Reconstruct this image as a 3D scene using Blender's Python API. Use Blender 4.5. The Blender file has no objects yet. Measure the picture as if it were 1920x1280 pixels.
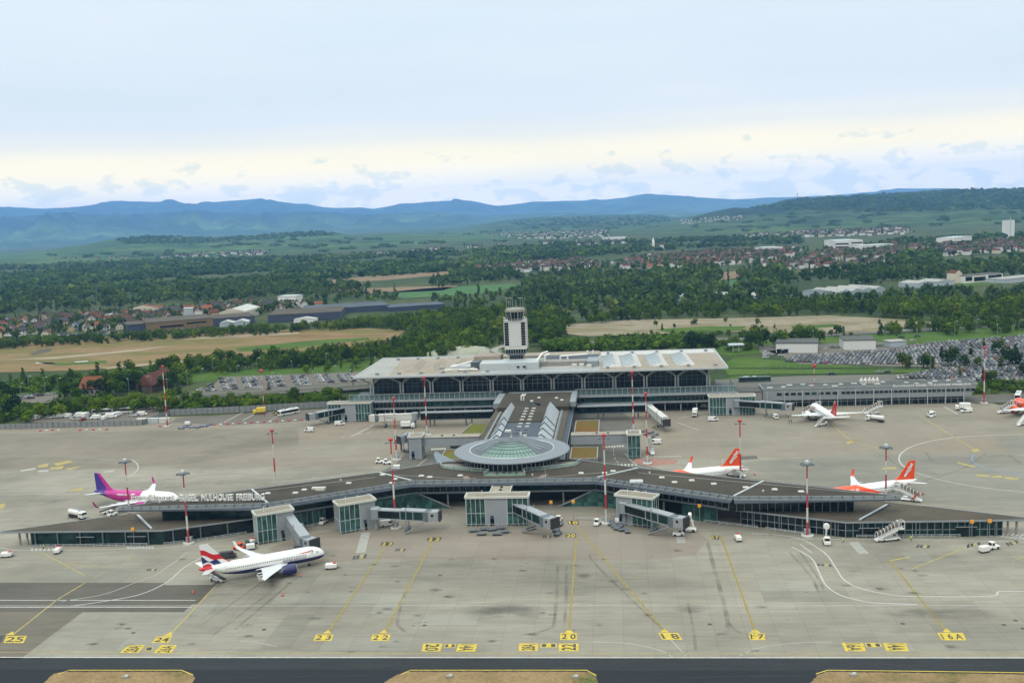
import bpy, bmesh, math, random
import numpy as np
from mathutils import Vector, Matrix

random.seed(7)
NPR = np.random.default_rng(7)
SC = bpy.context.scene
COL = SC.collection
R_ = math.radians

# ------------------------------------------------------------------ camera model
F_, H_ = 1900.0, 104.0
def _cam():
    yh, roll, xv = 405.0, -0.043, 1145.0
    p1 = Vector((-1000, yh - roll*1000 - 640, F_)); p2 = Vector((1000, yh + roll*1000 - 640, F_))
    up = p2.cross(p1).normalized()
    if up.y > 0: up = -up
    Y = Vector((xv-960, yh + roll*(xv-960) - 640, F_)).normalized()
    X = Y.cross(up)
    return X, Y, up
CXA, CYA, CUP = _cam()
def ray(x, y):
    d = Vector((x-960, y-640, F_))
    return Vector((CXA.dot(d), CYA.dot(d), CUP.dot(d)))
def P(x, y, z=0.0):
    """map survey: the spot of height z seen at (x, y) of the 1920 px photograph"""
    d = ray(x, y); t = (z-H_)/d.z
    return Vector((d.x*t, d.y*t, z))
def PD(x, y, D):
    """the spot at ground distance D on the bearing of x, y"""
    d = ray(x, y); t = D/math.hypot(d.x, d.y)
    return Vector((d.x*t, d.y*t, H_ + d.z*t))

cam = bpy.data.cameras.new("camera"); camo = bpy.data.objects.new("camera", cam); COL.objects.link(camo)
cam.sensor_width = 36; cam.lens = F_/1920*36; cam.clip_start = 1; cam.clip_end = 60000
_c = Matrix(((CXA.x, -CXA.y, -CXA.z), (CYA.x, -CYA.y, -CYA.z), (CUP.x, -CUP.y, -CUP.z)))
camo.matrix_world = Matrix.Translation((0, 0, H_)) @ _c.to_4x4()
SC.camera = camo

# ------------------------------------------------------------------ materials
def nm(name):
    m = bpy.data.materials.new(name); m.use_nodes = True
    nt = m.node_tree; b = nt.nodes["Principled BSDF"]
    return m, nt, b
def N(nt, t, **kw):
    n = nt.nodes.new(t)
    for k, v in kw.items():
        if hasattr(n, k): setattr(n, k, v)
        else: n.inputs[k].default_value = v
    return n
def L(nt, a, b): nt.links.new(a, b)
def ramp(nt, src, stops):
    r = nt.nodes.new("ShaderNodeValToRGB"); e = r.color_ramp.elements
    while len(e) < len(stops): e.new(0.5)
    for i, (p, c) in enumerate(stops):
        e[i].position = p; e[i].color = (*c, 1) if len(c) == 3 else c
    L(nt, src, r.inputs[0]); return r.outputs[0]
def mixc(nt, f, a, b, mode='MIX'):
    m = nt.nodes.new("ShaderNodeMix"); m.data_type = 'RGBA'; m.blend_type = mode
    for s, i in ((f, 0), (a, 6), (b, 7)):
        if isinstance(s, (int, float)): m.inputs[i].default_value = s
        elif isinstance(s, tuple): m.inputs[i].default_value = (*s, 1)
        else: L(nt, s, m.inputs[i])
    return m.outputs[2]
def math_(nt, op, a, b=None, c=None, clamp=False):
    m = nt.nodes.new("ShaderNodeMath"); m.operation = op; m.use_clamp = clamp
    for i, s in enumerate((a, b, c)):
        if s is None: continue
        if isinstance(s, (int, float)): m.inputs[i].default_value = s
        else: L(nt, s, m.inputs[i])
    return m.outputs[0]
def pos(nt, scale=(1, 1, 1), kind='P'):
    if kind == 'P': s = nt.nodes.new("ShaderNodeNewGeometry").outputs['Position']
    else: s = nt.nodes.new("ShaderNodeTexCoord").outputs['Object']
    mp = nt.nodes.new("ShaderNodeVectorMath"); mp.operation = 'MULTIPLY'; L(nt, s, mp.inputs[0]); mp.inputs[1].default_value = scale
    return mp.outputs[0]
def noise(nt, vec, scale, detail=4, rough=0.55):
    n = N(nt, "ShaderNodeTexNoise", Scale=scale, Detail=detail, Roughness=rough); L(nt, vec, n.inputs['Vector']); return n.outputs['Fac']
def sep(nt, v):
    s = nt.nodes.new("ShaderNodeSeparateXYZ"); L(nt, v, s.inputs[0]); return s.outputs

_M = {}
ALB = 0.66
def dim(c, k=ALB): return tuple(x*k for x in c)
def plain(name, c, rough=0.6, metal=0.0, var=0.0, scale=0.6, spec=0.5, obj=False):
    if name in _M: return _M[name]
    c = dim(c, 0.8)
    m, nt, b = nm(name); b.inputs['Roughness'].default_value = rough; b.inputs['Metallic'].default_value = metal
    b.inputs['Specular IOR Level'].default_value = spec
    if var:
        n = noise(nt, pos(nt, kind='O' if obj else 'P'), scale, 5, 0.6)
        lo = tuple(x*(1-var) for x in c); hi = tuple(min(1, x*(1+var)) for x in c)
        L(nt, ramp(nt, n, [(0.3, lo), (0.7, hi)]), b.inputs['Base Color'])
    else: b.inputs['Base Color'].default_value = (*c, 1)
    _M[name] = m; return m

def m_paving(name, base, streak=0.25, warm=None, slab=7.5, joint=0.12, big=0.15, blotch=None):
    """worn airfield concrete or asphalt: slabs, brushed streaks, repairs, drip stains"""
    m, nt, b = nm(name); b.inputs['Roughness'].default_value = 0.85; b.inputs['Specular IOR Level'].default_value = 0.25
    c = dim(base)
    p = pos(nt)
    if warm: warm = dim(warm)
    n1 = noise(nt, pos(nt, (0.006, 0.03, 1)), 1.0, 6, 0.65)
    n2 = noise(nt, pos(nt, (0.05, 0.25, 1)), 1.0, 5, 0.7)
    n3 = noise(nt, pos(nt, (0.02, 0.02, 1)), 1.0, 6, 0.6); n4 = noise(nt, pos(nt, (0.12, 0.9, 1)), 1.0, 3, 0.7)
    dk = tuple(x*(1-streak) for x in c); lt = tuple(min(1, x*(1+streak*0.6)) for x in c)
    col = ramp(nt, n1, [(0.3, dk), (0.5, c), (0.72, lt)])
    f2 = ramp(nt, n2, [(0.25, (1-streak*0.9,)*3), (0.55, (1, 1, 1)), (0.8, (1+streak*0.35,)*3)])
    col = mixc(nt, 1.0, col, f2, 'MULTIPLY')
    col = mixc(nt, 1.0, col, ramp(nt, n4, [(0.3, (.9,)*3), (.6, (1.03,)*3), (.8, (1.1,)*3)]), 'MULTIPLY')
    f3 = ramp(nt, n3, [(0.28, (1-big*1.5,)*3), (0.5, (1, 1, 1)), (0.75, (1+big*0.5,)*3)])
    col = mixc(nt, 1.0, col, f3, 'MULTIPLY')
    if warm: col = mixc(nt, ramp(nt, noise(nt, pos(nt, (0.012, 0.02, 1)), 1.0, 4, 0.6), [(0.4, (0, 0, 0)), (0.65, (0.8, 0.8, 0.8))]), col, warm)
    if slab:
        br = N(nt, "ShaderNodeTexBrick", Scale=1.0, offset=0.0)
        br.inputs['Mortar Size'].default_value = 0.05; br.inputs['Brick Width'].default_value = slab; br.inputs['Row Height'].default_value = slab
        br.inputs['Color1'].default_value = (1.0, 1.0, 1.0, 1); br.inputs['Color2'].default_value = (0.86, 0.865, 0.87, 1)
        br.inputs['Mortar'].default_value = (1-joint*3, 1-joint*3, 1-joint*3, 1); br.inputs['Bias'].default_value = -0.3
        L(nt, p, br.inputs['Vector']); col = mixc(nt, 0.8, col, br.outputs['Color'], 'MULTIPLY')
    L(nt, col, b.inputs['Base Color'])
    return m
M_APRON = m_paving("apron_concrete", (0.312, 0.290, 0.238), 0.26, None, joint=0.13, big=0.2)
M_APRON_R = m_paving("rear_concrete", (0.275, 0.252, 0.20), 0.22, (0.28, 0.23, 0.175), joint=0.08)
M_APRON_L = m_paving("pale_concrete", (0.255, 0.245, 0.205), 0.16, None, joint=0.06, big=0.1)
M_PINK = m_paving("pinkish_concrete", (0.28, 0.232, 0.19), 0.22, (0.27, 0.25, 0.205))
M_ASPH = m_paving("old_asphalt", (0.122, 0.113, 0.095), 0.22, None, slab=0)
M_ASPH_B = m_paving("brown_asphalt", (0.175, 0.155, 0.125), 0.25, None, slab=0)
M_TAXI = m_paving("taxiway_asphalt", (0.024, 0.030, 0.035), 0.25, None, slab=0, big=0.1)
M_TAXI2 = m_paving("dark_taxiway_asphalt", (0.014, 0.019, 0.026), 0.2, None, slab=0, big=0.1)
M_ROAD = m_paving("road_asphalt", (0.15, 0.145, 0.125), 0.15, None, slab=0)
M_LOT = m_paving("car_park_asphalt", (0.17, 0.15, 0.125), 0.15, None, slab=0)

def m_land(name, cols, s=0.02, s2=0.3, stretch=(1, 1, 1)):
    m, nt, b = nm(name); b.inputs['Roughness'].default_value = 0.95; b.inputs['Specular IOR Level'].default_value = 0.1
    n1 = noise(nt, pos(nt, stretch), s, 7, 0.6)
    k = len(cols); col = ramp(nt, n1, [(0.28+0.44*i/(k-1), dim(c)) for i, c in enumerate(cols)])
    n2 = noise(nt, pos(nt, stretch), s2, 4, 0.7)
    col = mixc(nt, 1.0, col, ramp(nt, n2, [(0.3, (0.72,)*3), (0.7, (1.22,)*3)]), 'MULTIPLY')
    L(nt, col, b.inputs['Base Color']); return m
M_GROUND = m_land("plain_ground", [(0.022, 0.046, 0.014), (0.04, 0.07, 0.02), (0.075, 0.095, 0.034), (0.055, 0.08, 0.026)], 0.006, 0.05)
M_GRASS = m_land("mown_grass", [(0.045, 0.095, 0.012), (0.07, 0.135, 0.018), (0.10, 0.16, 0.026)], 0.03, 0.5)
M_DRY = m_land("dry_grass", [(0.07, 0.115, 0.03), (0.27, 0.19, 0.095), (0.33, 0.235, 0.125), (0.25, 0.18, 0.09)], 0.09, 1.2)
M_EARTH = m_land("bare_earth", [(0.10, 0.125, 0.03), (0.20, 0.13, 0.06), (0.28, 0.19, 0.095), (0.16, 0.15, 0.045), (0.25, 0.165, 0.08), (0.31, 0.225, 0.12)], 0.017, 0.22, (0.35, 1.5, 1))
M_QUARRY = m_land("gravel_earth", [(0.15, 0.155, 0.07), (0.25, 0.205, 0.14), (0.33, 0.285, 0.21), (0.21, 0.185, 0.10), (0.28, 0.225, 0.15), (0.35, 0.31, 0.24)], 0.02, 0.22, (0.5, 1.6, 1))
M_PLOUGH = m_land("ploughed_field", [(0.19, 0.135, 0.075), (0.25, 0.18, 0.11), (0.22, 0.155, 0.09)], 0.01, 0.1)
M_CROP = m_land("green_crop", [(0.05, 0.125, 0.04), (0.07, 0.16, 0.055), (0.085, 0.17, 0.055)], 0.006, 0.1)
M_SEDUM_G = m_land("green_sedum", [(0.10, 0.13, 0.02), (0.15, 0.16, 0.03), (0.17, 0.12, 0.035)], 0.08, 1.2)
M_SEDUM_R = m_land("red_sedum", [(0.22, 0.075, 0.025), (0.19, 0.10, 0.03), (0.13, 0.12, 0.03), (0.26, 0.085, 0.03)], 0.09, 1.2)

def m_leaf(name, lo, hi, s=0.03, rnd=True, tint=False):
    m, nt, b = nm(name); b.inputs['Roughness'].default_value = 0.9; b.inputs['Specular IOR Level'].default_value = 0.04
    n1 = noise(nt, pos(nt), s, 3, 0.6); n2 = noise(nt, pos(nt), s*9, 3, 0.6)
    lo, hi = dim(lo, .78), dim(hi, .78); mid = tuple((a+c)/2 for a, c in zip(lo, hi))
    col = ramp(nt, n1, [(0.3, lo), (0.5, mid), (0.7, hi)])
    col = mixc(nt, 1.0, col, ramp(nt, n2, [(0.3, (0.78, 0.8, 0.78)), (0.7, (1.22, 1.2, 1.18))]), 'MULTIPLY')
    if rnd:
        oi = nt.nodes.new("ShaderNodeObjectInfo")
        col = mixc(nt, 1.0, col, ramp(nt, oi.outputs['Random'], [(0, (0.65, 0.72, 0.7)), (0.35, (0.85, 0.95, 0.9)), (0.7, (1.05, 1.0, 0.9)), (1, (1.45, 1.3, 1.0))]), 'MULTIPLY')
    if tint:
        at = nt.nodes.new('ShaderNodeAttribute'); at.attribute_name = 'tint'
        col = mixc(nt, 1.0, col, ramp(nt, at.outputs['Fac'], [(0, (.42, .55, .6)), (.3, (.75, .85, .85)), (.6, (1.05, 1.05, 1.0)), (.85, (1.75, 1.5, 1.1)), (1, (2.1, 1.55, 1.7))]), 'MULTIPLY')
    L(nt, col, b.inputs['Base Color'])
    tr = nt.nodes.new("ShaderNodeBsdfTranslucent"); L(nt, col, tr.inputs[0])
    mx = nt.nodes.new("ShaderNodeMixShader"); mx.inputs[0].default_value = 0.25
    L(nt, b.outputs[0], mx.inputs[1]); L(nt, tr.outputs[0], mx.inputs[2])
    L(nt, mx.outputs[0], nt.nodes["Material Output"].inputs[0])
    return m
M_LEAF = m_leaf("leaf_green", (0.036, 0.074, 0.006), (0.095, 0.16, 0.012))
M_LEAF_B = m_leaf("leaf_bright", (0.070, 0.135, 0.007), (0.15, 0.225, 0.014))
M_LEAF_D = m_leaf("leaf_dark", (0.014, 0.036, 0.010), (0.034, 0.072, 0.014))
M_WOOD_N = m_leaf("woodland_leaf", (0.034, 0.070, 0.006), (0.105, 0.165, 0.012), 0.02, False, True)
M_WOOD_F = m_leaf("far_woodland_leaf", (0.024, 0.06, 0.014), (0.096, 0.155, 0.036), 0.0045, False, True)
M_BARK = plain("bark", (0.09, 0.065, 0.045), 0.9, var=0.3)

def m_glass(name, c, w=1.8, h=2.2, var=0.5, rough=0.08):
    """tinted glazing whose panes differ a little"""
    m, nt, b = nm(name); b.inputs['Roughness'].default_value = rough; b.inputs['Specular IOR Level'].default_value = 0.3
    v = pos(nt, (1, 1, 1)); s = sep(nt, v)
    cx = nt.nodes.new("ShaderNodeCombineXYZ")
    L(nt, math_(nt, 'ADD', s[0], math_(nt, 'MULTIPLY', s[1], 0.6)), cx.inputs[0]); L(nt, s[2], cx.inputs[1])
    dv = nt.nodes.new("ShaderNodeVectorMath"); dv.operation = 'DIVIDE'; L(nt, cx.outputs[0], dv.inputs[0]); dv.inputs[1].default_value = (w, h, 1)
    fl = nt.nodes.new("ShaderNodeVectorMath"); fl.operation = 'FLOOR'; L(nt, dv.outputs[0], fl.inputs[0])
    wn = nt.nodes.new("ShaderNodeTexWhiteNoise"); L(nt, fl.outputs[0], wn.inputs[0])
    n = noise(nt, pos(nt), 0.07, 4, 0.6)
    f = math_(nt, 'MULTIPLY_ADD', wn.outputs[0], 0.45, math_(nt, 'MULTIPLY', n, 0.65))
    col = ramp(nt, f, [(0.2, tuple(x*(1-var) for x in c)), (0.55, c), (0.82, tuple(x*(1+var*1.8) for x in c)), (.9, tuple(x*2.2+.015 for x in c)), (.95, (.06, .08, .076))])
    L(nt, col, b.inputs['Base Color']); return m
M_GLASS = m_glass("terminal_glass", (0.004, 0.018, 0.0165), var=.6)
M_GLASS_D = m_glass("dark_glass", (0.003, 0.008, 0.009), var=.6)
M_GLASS_T = m_glass("teal_glass", (0.022, 0.062, 0.055), 1.2, 1.6, var=0.55)
M_GLASS_H = m_glass("hall_glass", (0.011, 0.026, 0.031), 4.2, 2.5)
M_DOMEGL = plain("dome_glass", (0.125, 0.22, 0.195), 0.25, var=0.15, scale=0.25)
M_CARGL = plain("vehicle_glass", (0.015, 0.018, 0.022), 0.1)
M_STEEL = plain("grey_steel", (0.235, 0.265, 0.285), 0.5, 0.2, var=0.08)
M_STEEL_L = plain("pale_steel", (0.42, 0.46, 0.48), 0.5, 0.1, var=0.06)
M_FASCIA = plain("blue_grey_metal", (0.135, 0.17, 0.20), 0.45, 0.2, var=0.1)
M_FASC_D = plain("dark_blue_metal", (0.055, 0.072, 0.10), 0.5, 0.1, var=0.15)
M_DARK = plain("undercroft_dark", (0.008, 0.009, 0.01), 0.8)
M_PANEL = plain("aluminium_panel", (0.275, 0.30, 0.325), 0.5, 0.1, var=0.05)
M_PANEL_D = plain("slate_panel", (0.095, 0.115, 0.135), 0.6, var=0.05)
M_CONC = plain("grey_concrete", (0.24, 0.235, 0.21), 0.85, var=0.15)
M_WHITE = plain("white_paint", (0.68, 0.68, 0.67), 0.4, var=0.03)
M_WHITE_D = plain("weathered_white", (0.50, 0.50, 0.47), 0.6, var=0.08)
M_BLACK = plain("black_rubber", (0.02, 0.02, 0.022), 0.7)
M_RED = plain("signal_red", (0.40, 0.022, 0.028), 0.5, var=0.05)
M_DRED = plain("faded_red", (0.33, 0.045, 0.05), 0.55, var=0.08)
M_ORANGE = plain("orange_paint", (0.75, 0.07, 0.006), 0.4)
M_YELLOW = plain("yellow_paint", (0.62, 0.44, 0.025), 0.6, var=0.1)
M_PY = plain("yellow_line_paint", (0.50, 0.37, 0.03), 0.7, var=0.25, scale=0.8)
M_PYF = plain("faded_yellow_line", (0.33, 0.265, 0.08), 0.8, var=0.25, scale=0.6)
M_PW = plain("white_line_paint", (0.42, 0.42, 0.40), 0.7, var=0.2, scale=0.8)
M_PWF = plain("faded_white_line", (0.32, 0.32, 0.295), 0.8, var=0.15, scale=0.5)
M_PK = plain("black_line_paint", (0.035, 0.033, 0.03), 0.7, var=0.2)
M_PR = plain("red_ground_paint", (0.29, 0.14, 0.11), 0.8, var=0.3, scale=0.5)
M_PB = plain("blue_line_paint", (0.15, 0.24, 0.42), 0.8)
M_BLUE = plain("deep_blue_paint", (0.011, 0.016, 0.095), 0.3)
M_NAVY = plain("navy_sign", (0.02, 0.03, 0.10), 0.5)
M_HIVIS = plain("hi_vis_yellow", (0.50, 0.75, 0.05), 0.6)
M_SKIN = plain("skin", (0.45, 0.27, 0.19), 0.6)
M_CLOTH = plain("dark_cloth", (0.03, 0.035, 0.05), 0.8)

def m_roofing(name, base, sc=0.15, dirt=0.45):
    m, nt, b = nm(name); b.inputs['Roughness'].default_value = 0.9; b.inputs['Specular IOR Level'].default_value = 0.2; base = dim(base, .72)
    n1 = noise(nt, pos(nt), sc*0.35, 6, 0.65); n2 = noise(nt, pos(nt), sc*6, 4, 0.7)
    col = ramp(nt, n1, [(0.25, tuple(x*(1-dirt) for x in base)), (0.5, base), (0.75, tuple(x*(1+dirt*0.7) for x in base))])
    col = mixc(nt, 1.0, col, ramp(nt, n2, [(0.3, (0.8,)*3), (0.7, (1.15,)*3)]), 'MULTIPLY')
    br = N(nt, "ShaderNodeTexBrick", Scale=1.0, offset=0.0)
    br.inputs['Mortar Size'].default_value = 0.06; br.inputs['Brick Width'].default_value = 12; br.inputs['Row Height'].default_value = 5
    br.inputs['Color1'].default_value = (1, 1, 1, 1); br.inputs['Color2'].default_value = (0.94, 0.94, 0.94, 1); br.inputs['Mortar'].default_value = (0.7, 0.7, 0.7, 1)
    L(nt, pos(nt), br.inputs['Vector']); col = mixc(nt, 1.0, col, br.outputs['Color'], 'MULTIPLY')
    L(nt, col, b.inputs['Base Color']); return m
M_ROOF = m_roofing("brown_roof_felt", (0.064, 0.055, 0.042))
M_ROOF2 = m_roofing("tan_roof_felt", (0.092, 0.078, 0.058))
M_ROOF_SL = m_roofing("slate_blue_roof", (0.085, 0.105, 0.135))
M_ROOF_HALL = m_roofing("pale_roof_sheet", (0.37, 0.37, 0.355), 0.1, 0.2)
M_ROOF_BEIGE = m_roofing("beige_roof_gravel", (0.345, 0.30, 0.245), 0.1, 0.15)
M_ROOF_W = m_roofing("white_roof_sheet", (0.54, 0.54, 0.53), 0.1, 0.08)
M_ROOF_DG = m_roofing("dark_grey_roof", (0.10, 0.105, 0.10), 0.1, 0.2)
M_TILE_O = m_roofing("orange_tile", (0.235, 0.085, 0.045), 0.3, 0.3)
M_TILE_R = m_roofing("red_brown_tile", (0.135, 0.05, 0.036), 0.3, 0.25)
M_TILE_B = m_roofing("brown_tile", (0.075, 0.052, 0.044), 0.3, 0.25)
M_TILE_G = m_roofing("grey_tile", (0.06, 0.062, 0.068), 0.3, 0.25)

# ------------------------------------------------------------------ mesh builder
class MB:
    def __init__(s): s.v = []; s.f = []; s.m = []
    def add(s, vs, fs, mi=0):
        o = len(s.v); s.v += [tuple(v) for v in vs]; s.f += [tuple(i+o for i in f) for f in fs]; s.m += [mi]*len(fs); return s
    def quad(s, a, b, c, d, mi=0): return s.add([a, b, c, d], [(0, 1, 2, 3)], mi)
    def poly(s, pts, mi=0): return s.add(pts, [tuple(range(len(pts)))], mi)
    def box(s, c, d, rz=0.0, mi=0, tilt=0.0):
        hx, hy, hz = d[0]/2, d[1]/2, d[2]/2; vs = []
        ca, sa = math.cos(rz), math.sin(rz)
        for z in (-hz, hz):
            for x, y in ((-hx, -hy), (hx, -hy), (hx, hy), (-hx, hy)):
                zz = z + tilt*x
                vs.append((c[0]+x*ca-y*sa, c[1]+x*sa+y*ca, c[2]+zz))
        return s.add(vs, [(3, 2, 1, 0), (4, 5, 6, 7), (0, 1, 5, 4), (1, 2, 6, 5), (2, 3, 7, 6), (3, 0, 4, 7)], mi)
    def bbox(s, x0, x1, y0, y1, z0, z1, mi=0): return s.box(((x0+x1)/2, (y0+y1)/2, (z0+z1)/2), (x1-x0, y1-y0, z1-z0), 0, mi)
    def cbox(s, c, d, bev=0.15, mi=0, taper=1.0):
        """box with chamfered upper edges, narrowing upward by taper"""
        hx, hy, hz = d[0]/2, d[1]/2, d[2]/2; b = min(bev, hx*.9, hy*.9, d[2]*.9)
        ring = lambda x, y, z: [(c[0]-x, c[1]-y, c[2]+z), (c[0]+x, c[1]-y, c[2]+z), (c[0]+x, c[1]+y, c[2]+z), (c[0]-x, c[1]+y, c[2]+z)]
        vs = ring(hx, hy, -hz)+ring(hx*taper, hy*taper, hz-b)+ring(hx*taper-b, hy*taper-b, hz)
        fs = [(3, 2, 1, 0), (8, 9, 10, 11)]
        for k in (0, 4):
            for i in range(4): fs.append((k+i, k+(i+1) % 4, k+4+(i+1) % 4, k+4+i))
        return s.add(vs, fs, mi)
    def beam(s, a, b, w, h=None, mi=0):
        a = Vector(a); b = Vector(b); h = h or w; d = b-a
        if d.length < 1e-6: return s
        d.normalize(); up = Vector((0, 0, 1)) if abs(d.z) < 0.95 else Vector((0, 1, 0))
        x = d.cross(up).normalized()*w/2; y = x.cross(d).normalized()*h/2
        vs = [a-x-y, a+x-y, a+x+y, a-x+y, b-x-y, b+x-y, b+x+y, b-x+y]
        return s.add(vs, [(3, 2, 1, 0), (4, 5, 6, 7), (0, 1, 5, 4), (1, 2, 6, 5), (2, 3, 7, 6), (3, 0, 4, 7)], mi)
    def tube(s, a, b, r0, r1=None, n=8, mi=0, cap=True):
        a = Vector(a); b = Vector(b); r1 = r0 if r1 is None else r1; d = (b-a)
        if d.length < 1e-6: return s
        d.normalize(); up = Vector((0, 0, 1)) if abs(d.z) < 0.95 else Vector((0, 1, 0))
        x = d.cross(up).normalized(); y = x.cross(d)
        vs = []
        for p, r in ((a, r0), (b, r1)):
            for i in range(n):
                t = 2*math.pi*i/n; vs.append(p+x*r*math.cos(t)+y*r*math.sin(t))
        fs = [(i, (i+1) % n, n+(i+1) % n, n+i) for i in range(n)]
        if cap: fs += [tuple(range(n))[::-1], tuple(range(n, 2*n))]
        return s.add(vs, fs, mi)
    def lathe(s, prof, c=(0, 0, 0), n=32, mi=0, a0=0, a1=2*math.pi, axis='z'):
        vs = []; closed = abs(a1-a0-2*math.pi) < 1e-6; k = n if closed else n+1
        for r, z in prof:
            for i in range(k):
                t = a0+(a1-a0)*i/n
                if axis == 'z': vs.append((c[0]+r*math.cos(t), c[1]+r*math.sin(t), c[2]+z))
                else: vs.append((c[0]+z, c[1]+r*math.cos(t), c[2]+r*math.sin(t)))
        fs = []
        for j in range(len(prof)-1):
            for i in range(n if closed else n):
                i2 = (i+1) % k; fs.append((j*k+i, j*k+i2, (j+1)*k+i2, (j+1)*k+i))
        return s.add(vs, fs, mi)
    def prism(s, pts, z0, z1, mi=0, mside=None, bottom=True):
        n = len(pts); vs = [(p[0], p[1], z0) for p in pts]+[(p[0], p[1], z1) for p in pts]
        a = sum(pts[i][0]*pts[(i+1) % n][1]-pts[(i+1) % n][0]*pts[i][1] for i in range(n))
        top = tuple(range(n, 2*n)); bot = tuple(range(n))[::-1]
        if a < 0: top = top[::-1]; bot = bot[::-1]
        s.add(vs, [top]+([bot] if bottom else []), mi)
        fs = [((i, (i+1) % n, n+(i+1) % n, n+i) if a > 0 else (n+i, n+(i+1) % n, (i+1) % n, i)) for i in range(n)]
        return s.add(vs, fs, mi if mside is None else mside)
    def wall(s, a, b, z0, z1, t=0.2, mi=0):
        a = Vector((a[0], a[1], 0)); b = Vector((b[0], b[1], 0)); d = (b-a)
        n = Vector((-d.y, d.x, 0)).normalized()*t/2
        return s.prism([a-n, b-n, b+n, a+n], z0, z1, mi)
    def mesh(s, name, mats, off=(0, 0, 0), smooth=False):
        me = bpy.data.meshes.new(name)
        o = off; me.from_pydata([(v[0]-o[0], v[1]-o[1], v[2]-o[2]) for v in s.v], [], s.f)
        for m in (mats if isinstance(mats, (list, tuple)) else [mats]): me.materials.append(m)
        if any(s.m): me.polygons.foreach_set('material_index', s.m)
        if smooth: me.polygons.foreach_set('use_smooth', [True]*len(s.f))
        me.update(); return me
    def build(s, name, mats, parent=None, world=True, smooth=False, label=None):
        if not s.v: return None
        off = parent.location if (parent is not None and world) else (0, 0, 0)
        if parent is not None and world and parent.parent is not None:
            off = Vector(parent.location)+Vector(parent.parent.location)
        o = bpy.data.objects.new(name, s.mesh(name, mats, off, smooth)); COL.objects.link(o)
        if parent is not None: o.parent = parent
        if label: o['label'] = label
        return o

def thing(name, label, cat, loc=(0, 0, 0), rz=0.0, group=None):
    o = bpy.data.objects.new(name, None); COL.objects.link(o); o.empty_display_size = 0.5
    o.location = loc; o.rotation_euler = (0, 0, rz); o['label'] = label; o['category'] = cat
    if group: o['group'] = group
    return o
def tag(o, label, cat, group=None, kind=None):
    o['label'] = label; o['category'] = cat
    if group: o['group'] = group
    if kind: o['kind'] = kind
    return o
def struct(name, mb, mat, **k):
    o = mb.build(name, mat, **k); o['kind'] = 'structure'; return o
def dup(root, loc, rz=0.0, label=None, group=None, scale=None):
    r = root.copy(); COL.objects.link(r); r.location = loc; r.rotation_euler = (0, 0, rz)
    if scale: r.scale = scale
    if label: r['label'] = label
    if group: r['group'] = group
    for ch in list(root.children):
        c = ch.copy(); COL.objects.link(c); c.parent = r
        for g in ch.children:
            d = g.copy(); COL.objects.link(d); d.parent = c
    return r
_TX = {}
def text_mesh(s, bold=0.0, ext=0.0, space=1.0, shear=0.0):
    """mesh of a word, one unit tall, centred"""
    k = (s, bold, ext, space, shear)
    cu = bpy.data.curves.new("letters", 'FONT'); cu.body = s; cu.size = 1.0; cu.align_x = 'CENTER'; cu.align_y = 'CENTER'
    cu.offset = bold; cu.extrude = ext; cu.space_character = space; cu.shear = shear; cu.resolution_u = 3
    o = bpy.data.objects.new("letters", cu); COL.objects.link(o); bpy.context.view_layer.update()
    me = bpy.data.meshes.new_from_object(o.evaluated_get(bpy.context.evaluated_depsgraph_get()))
    vs = [tuple(v.co) for v in me.vertices]; fs = [tuple(p.vertices) for p in me.polygons]
    bpy.data.objects.remove(o); bpy.data.curves.remove(cu); bpy.data.meshes.remove(me)
    xs = [v[0] for v in vs]; ys = [v[1] for v in vs]; cx = (min(xs)+max(xs))/2; cy = (min(ys)+max(ys))/2; h = max(ys)-min(ys)
    return [((v[0]-cx)/h, (v[1]-cy)/h, v[2]/h) for v in vs], fs
def inpoly(x, y, pl):
    c = False; j = len(pl)-1
    for i in range(len(pl)):
        xi, yi = pl[i]; xj, yj = pl[j]
        if (yi > y) != (yj > y) and x < (xj-xi)*(y-yi)/(yj-yi)+xi: c = not c
        j = i
    return c
def wpoly(px, z=0.0): return [tuple(P(x, y, z)[:2]) for x, y in px]
def scatter(poly, n, mind=0.0, rng=random):
    x0, x1 = min(p[0] for p in poly), max(p[0] for p in poly); y0, y1 = min(p[1] for p in poly), max(p[1] for p in poly)
    out = []; tries = 0; cell = {}
    while len(out) < n and tries < n*60:
        tries += 1; x = rng.uniform(x0, x1); y = rng.uniform(y0, y1)
        if not inpoly(x, y, poly): continue
        if mind:
            ci, cj = int(x//mind), int(y//mind); bad = False
            for a in (-1, 0, 1):
                for b in (-1, 0, 1):
                    for q in cell.get((ci+a, cj+b), ()):
                        if (q[0]-x)**2+(q[1]-y)**2 < mind*mind: bad = True
            if bad: continue
            cell.setdefault((ci, cj), []).append((x, y))
        out.append((x, y))
    return out
# ------------------------------------------------------------------ sky, sun, air
SUN_EL, SUN_AZ = 52.0, 200.0
HAZE_D, HAZE_TOP = 4.8e-5, 1050.0
HAZE_C = (0.14, 0.40, 0.68)     # what a long way of this air looks like
def lin(c): return tuple(((v/255+.055)/1.055)**2.4 if v > 10 else v/255/12.92 for v in c)
def behind_air(e, srgb):
    """cloud radiance that reads as srgb through the air at elevation e"""
    h = 1-math.exp(-HAZE_D*min((HAZE_TOP-H_)/math.sin(R_(max(e, .3))), 29000)); return tuple(max(.02, (t-h*c)/(1-h)) for t, c in zip(lin(srgb), HAZE_C))
w = bpy.data.worlds.new("World"); SC.world = w; w.use_nodes = True
nt = w.node_tree; bg = nt.nodes["Background"]
sky = nt.nodes.new("ShaderNodeTexSky"); sky.sky_type = 'NISHITA'; sky.sun_disc = False
sky.sun_elevation = R_(SUN_EL); sky.sun_rotation = R_(SUN_AZ); sky.air_density = 1.5; sky.dust_density = 2.0
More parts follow.
